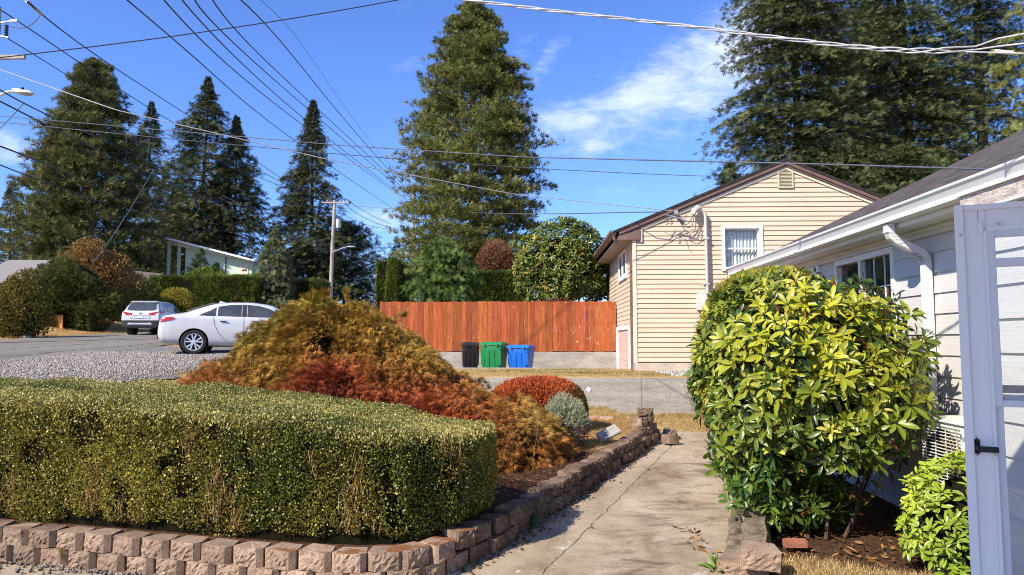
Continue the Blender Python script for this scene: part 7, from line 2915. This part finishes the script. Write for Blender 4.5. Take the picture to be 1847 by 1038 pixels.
wire('jumper_wire', 'short drooping jumper wire beside the switch insulators', [(20, 48, 24.9), (45, 50, 24.9), (73, 26, 25)], .018, M_wireg)
wire('power_line', 'long dark wire rising from the left edge over the tree tops to the top edge', [(-6, 105, 15), (310, 66, 16), (620, 18, 17), (740, -4, 17.5)], .013, M_wire)
wire('telephone_line', 'long horizontal dark cable crossing the big pine and the gable', [(-6, 209, 19), (620, 263, 14), (950, 284, 11.5), (1500, 297, 8), (1853, 308, 5.6)], .009, M_wireg, n=40)
wire('telephone_line', 'thinner cable just below the long horizontal dark cable', [(-6, 220, 24), (620, 279, 25), (950, 303, 27), (1270, 318, 29)], .013, M_wireg)
wire('telephone_line', 'lowest dark cable, from the wooden pole to the cream house', [(610, 370, 64.9), (800, 382, 40), (940, 386, 27), (1195, 383, 18.6)], .014, M_wireg)
_, wpts = wire('service_drop', 'white twisted service cable sagging from the left edge to the cream house', [(-6, 124, 13), (210, 199, 13.4), (600, 290, 15), (935, 352, 17.2), (1215, 381, 18.55)], .010, M_wirew, n=60)
wire('telephone_line', 'upper of two thick black cables at the left edge, crossing the massive pine', [(-4, 160, 22), (42, 186, 25), (230, 274, 42), (400, 360, 58)], .026, M_wire)
wire('telephone_line', 'lower of two thick black cables at the left edge, crossing the massive pine', [(-4, 181, 22), (70, 219, 28), (200, 283, 42), (392, 366, 58)], .030, M_wire)
wire('telephone_line', 'thick black cable at the left edge below the street lamp, level with the small cloud', [(-4, 263, 22), (70, 292, 26), (130, 318, 32), (330, 390, 50)], .028, M_wire)
wire('telephone_line', 'lowest thick black cable at the left edge', [(-4, 296, 22), (70, 325, 27), (200, 370, 40)], .022, M_wire)
wire('guy_wire', 'thin guy wire climbing left from the cables to the left edge below the street lamp', [(-4, 236, 24), (20, 212, 24.6), (42, 187, 25)], .015, M_wireg)
wire('guy_wire', 'pale guy wire slanting down through the dark trees to the orange tinged tree', [(277, 306, 52), (222, 398, 44), (169, 473, 36)], .024, M_wireg)
wire('telephone_line', 'upper of two pale cables crossing behind the wooden pole toward the hedge block', [(400, 352, 64), (489, 396, 66), (600, 444, 70), (680, 470, 74)], .032, M_wireg)
wire('telephone_line', 'lower of two pale cables crossing behind the wooden pole toward the hedge block', [(388, 367, 64), (526, 430, 66), (610, 458, 70), (672, 474, 74)], .032, M_wireg)
wire('telephone_line', 'pale cable rising from the mint green house to the wooden pole', [(447, 492, 58), (520, 456, 61), (590, 430, 64.9)], .02, M_wireg)
wire('power_line', 'upper sagging wire between the wooden pole and the far pole', [(623, 358, 64.9), (665, 386, 71), (706, 405, 77)], .026, M_wire)
wire('power_line', 'middle sagging wire between the wooden pole and the far pole', [(623, 369, 64.9), (665, 397, 71), (706, 411, 77)], .026, M_wire)
wire('power_line', 'lowest sagging wire between the wooden pole and the far pole', [(618, 385, 64.9), (662, 406, 71), (708, 414, 77)], .020, M_wire)

# the twisted triplex service cable overhead, close to the camera
tp_ = thing('service_drop', 'thick pale twisted service cable overhead, opening into three strands at the right edge', 'overhead wire', P(1500, 60, Y=4.6), 0, 'overhead wires')
ctl = [(795, -8, 6.6), (1000, 20, 6.2), (1250, 49, 5.7), (1480, 78, 5.2), (1700, 91, 4.75)]
tt = np.array([0, .23, .50, .75, 1.0])
A = np.array([np.array(P(a, b, Y=d)) for a, b, d in ctl])
cf = [np.polyfit(tt, A[:, i], 4) for i in range(3)]
for k in range(3):
    pts = []
    for s in np.linspace(0, 1, 150):
        c = Vector([np.polyval(f_, s) for f_ in cf])
        wl = 5.6 * s
        ph = -2 * math.pi * wl + 2 * math.pi * k / 3
        rad = .0105 * (1 + .7 * s ** 6)
        pts.append(c + Vector((0, math.cos(ph) * rad, math.sin(ph) * rad)))
    e = pts[-1]
    fan = ((1760, 84), (1800, 70), (1853, 60)) if k == 0 else ((1760, 90), (1800, 84), (1853, 78)) if k == 1 else ((1745, 94), (1790, 95), (1853, 97))
    tail = [P(a, b, Y=4.75 - .12 * j) for j, (a, b) in enumerate(fan)]
    pts = pts + [e.lerp(tail[0], .5)] + tail
    MB().tube(pts, .0058 if k < 2 else .0046, 8).build('strand', M_wirew, tp_, smooth=True, fixn=False)
s0, s1, s2 = P(1793, 93, Y=4.64), P(1828, 96, Y=4.6), P(1858, 96, Y=4.55)
MB().tube([s0, s1], .0145, 10).build('grip', surf('grip_clay', (.42, .34, .30), (.54, .45, .40), 12, .7), tp_, smooth=True)
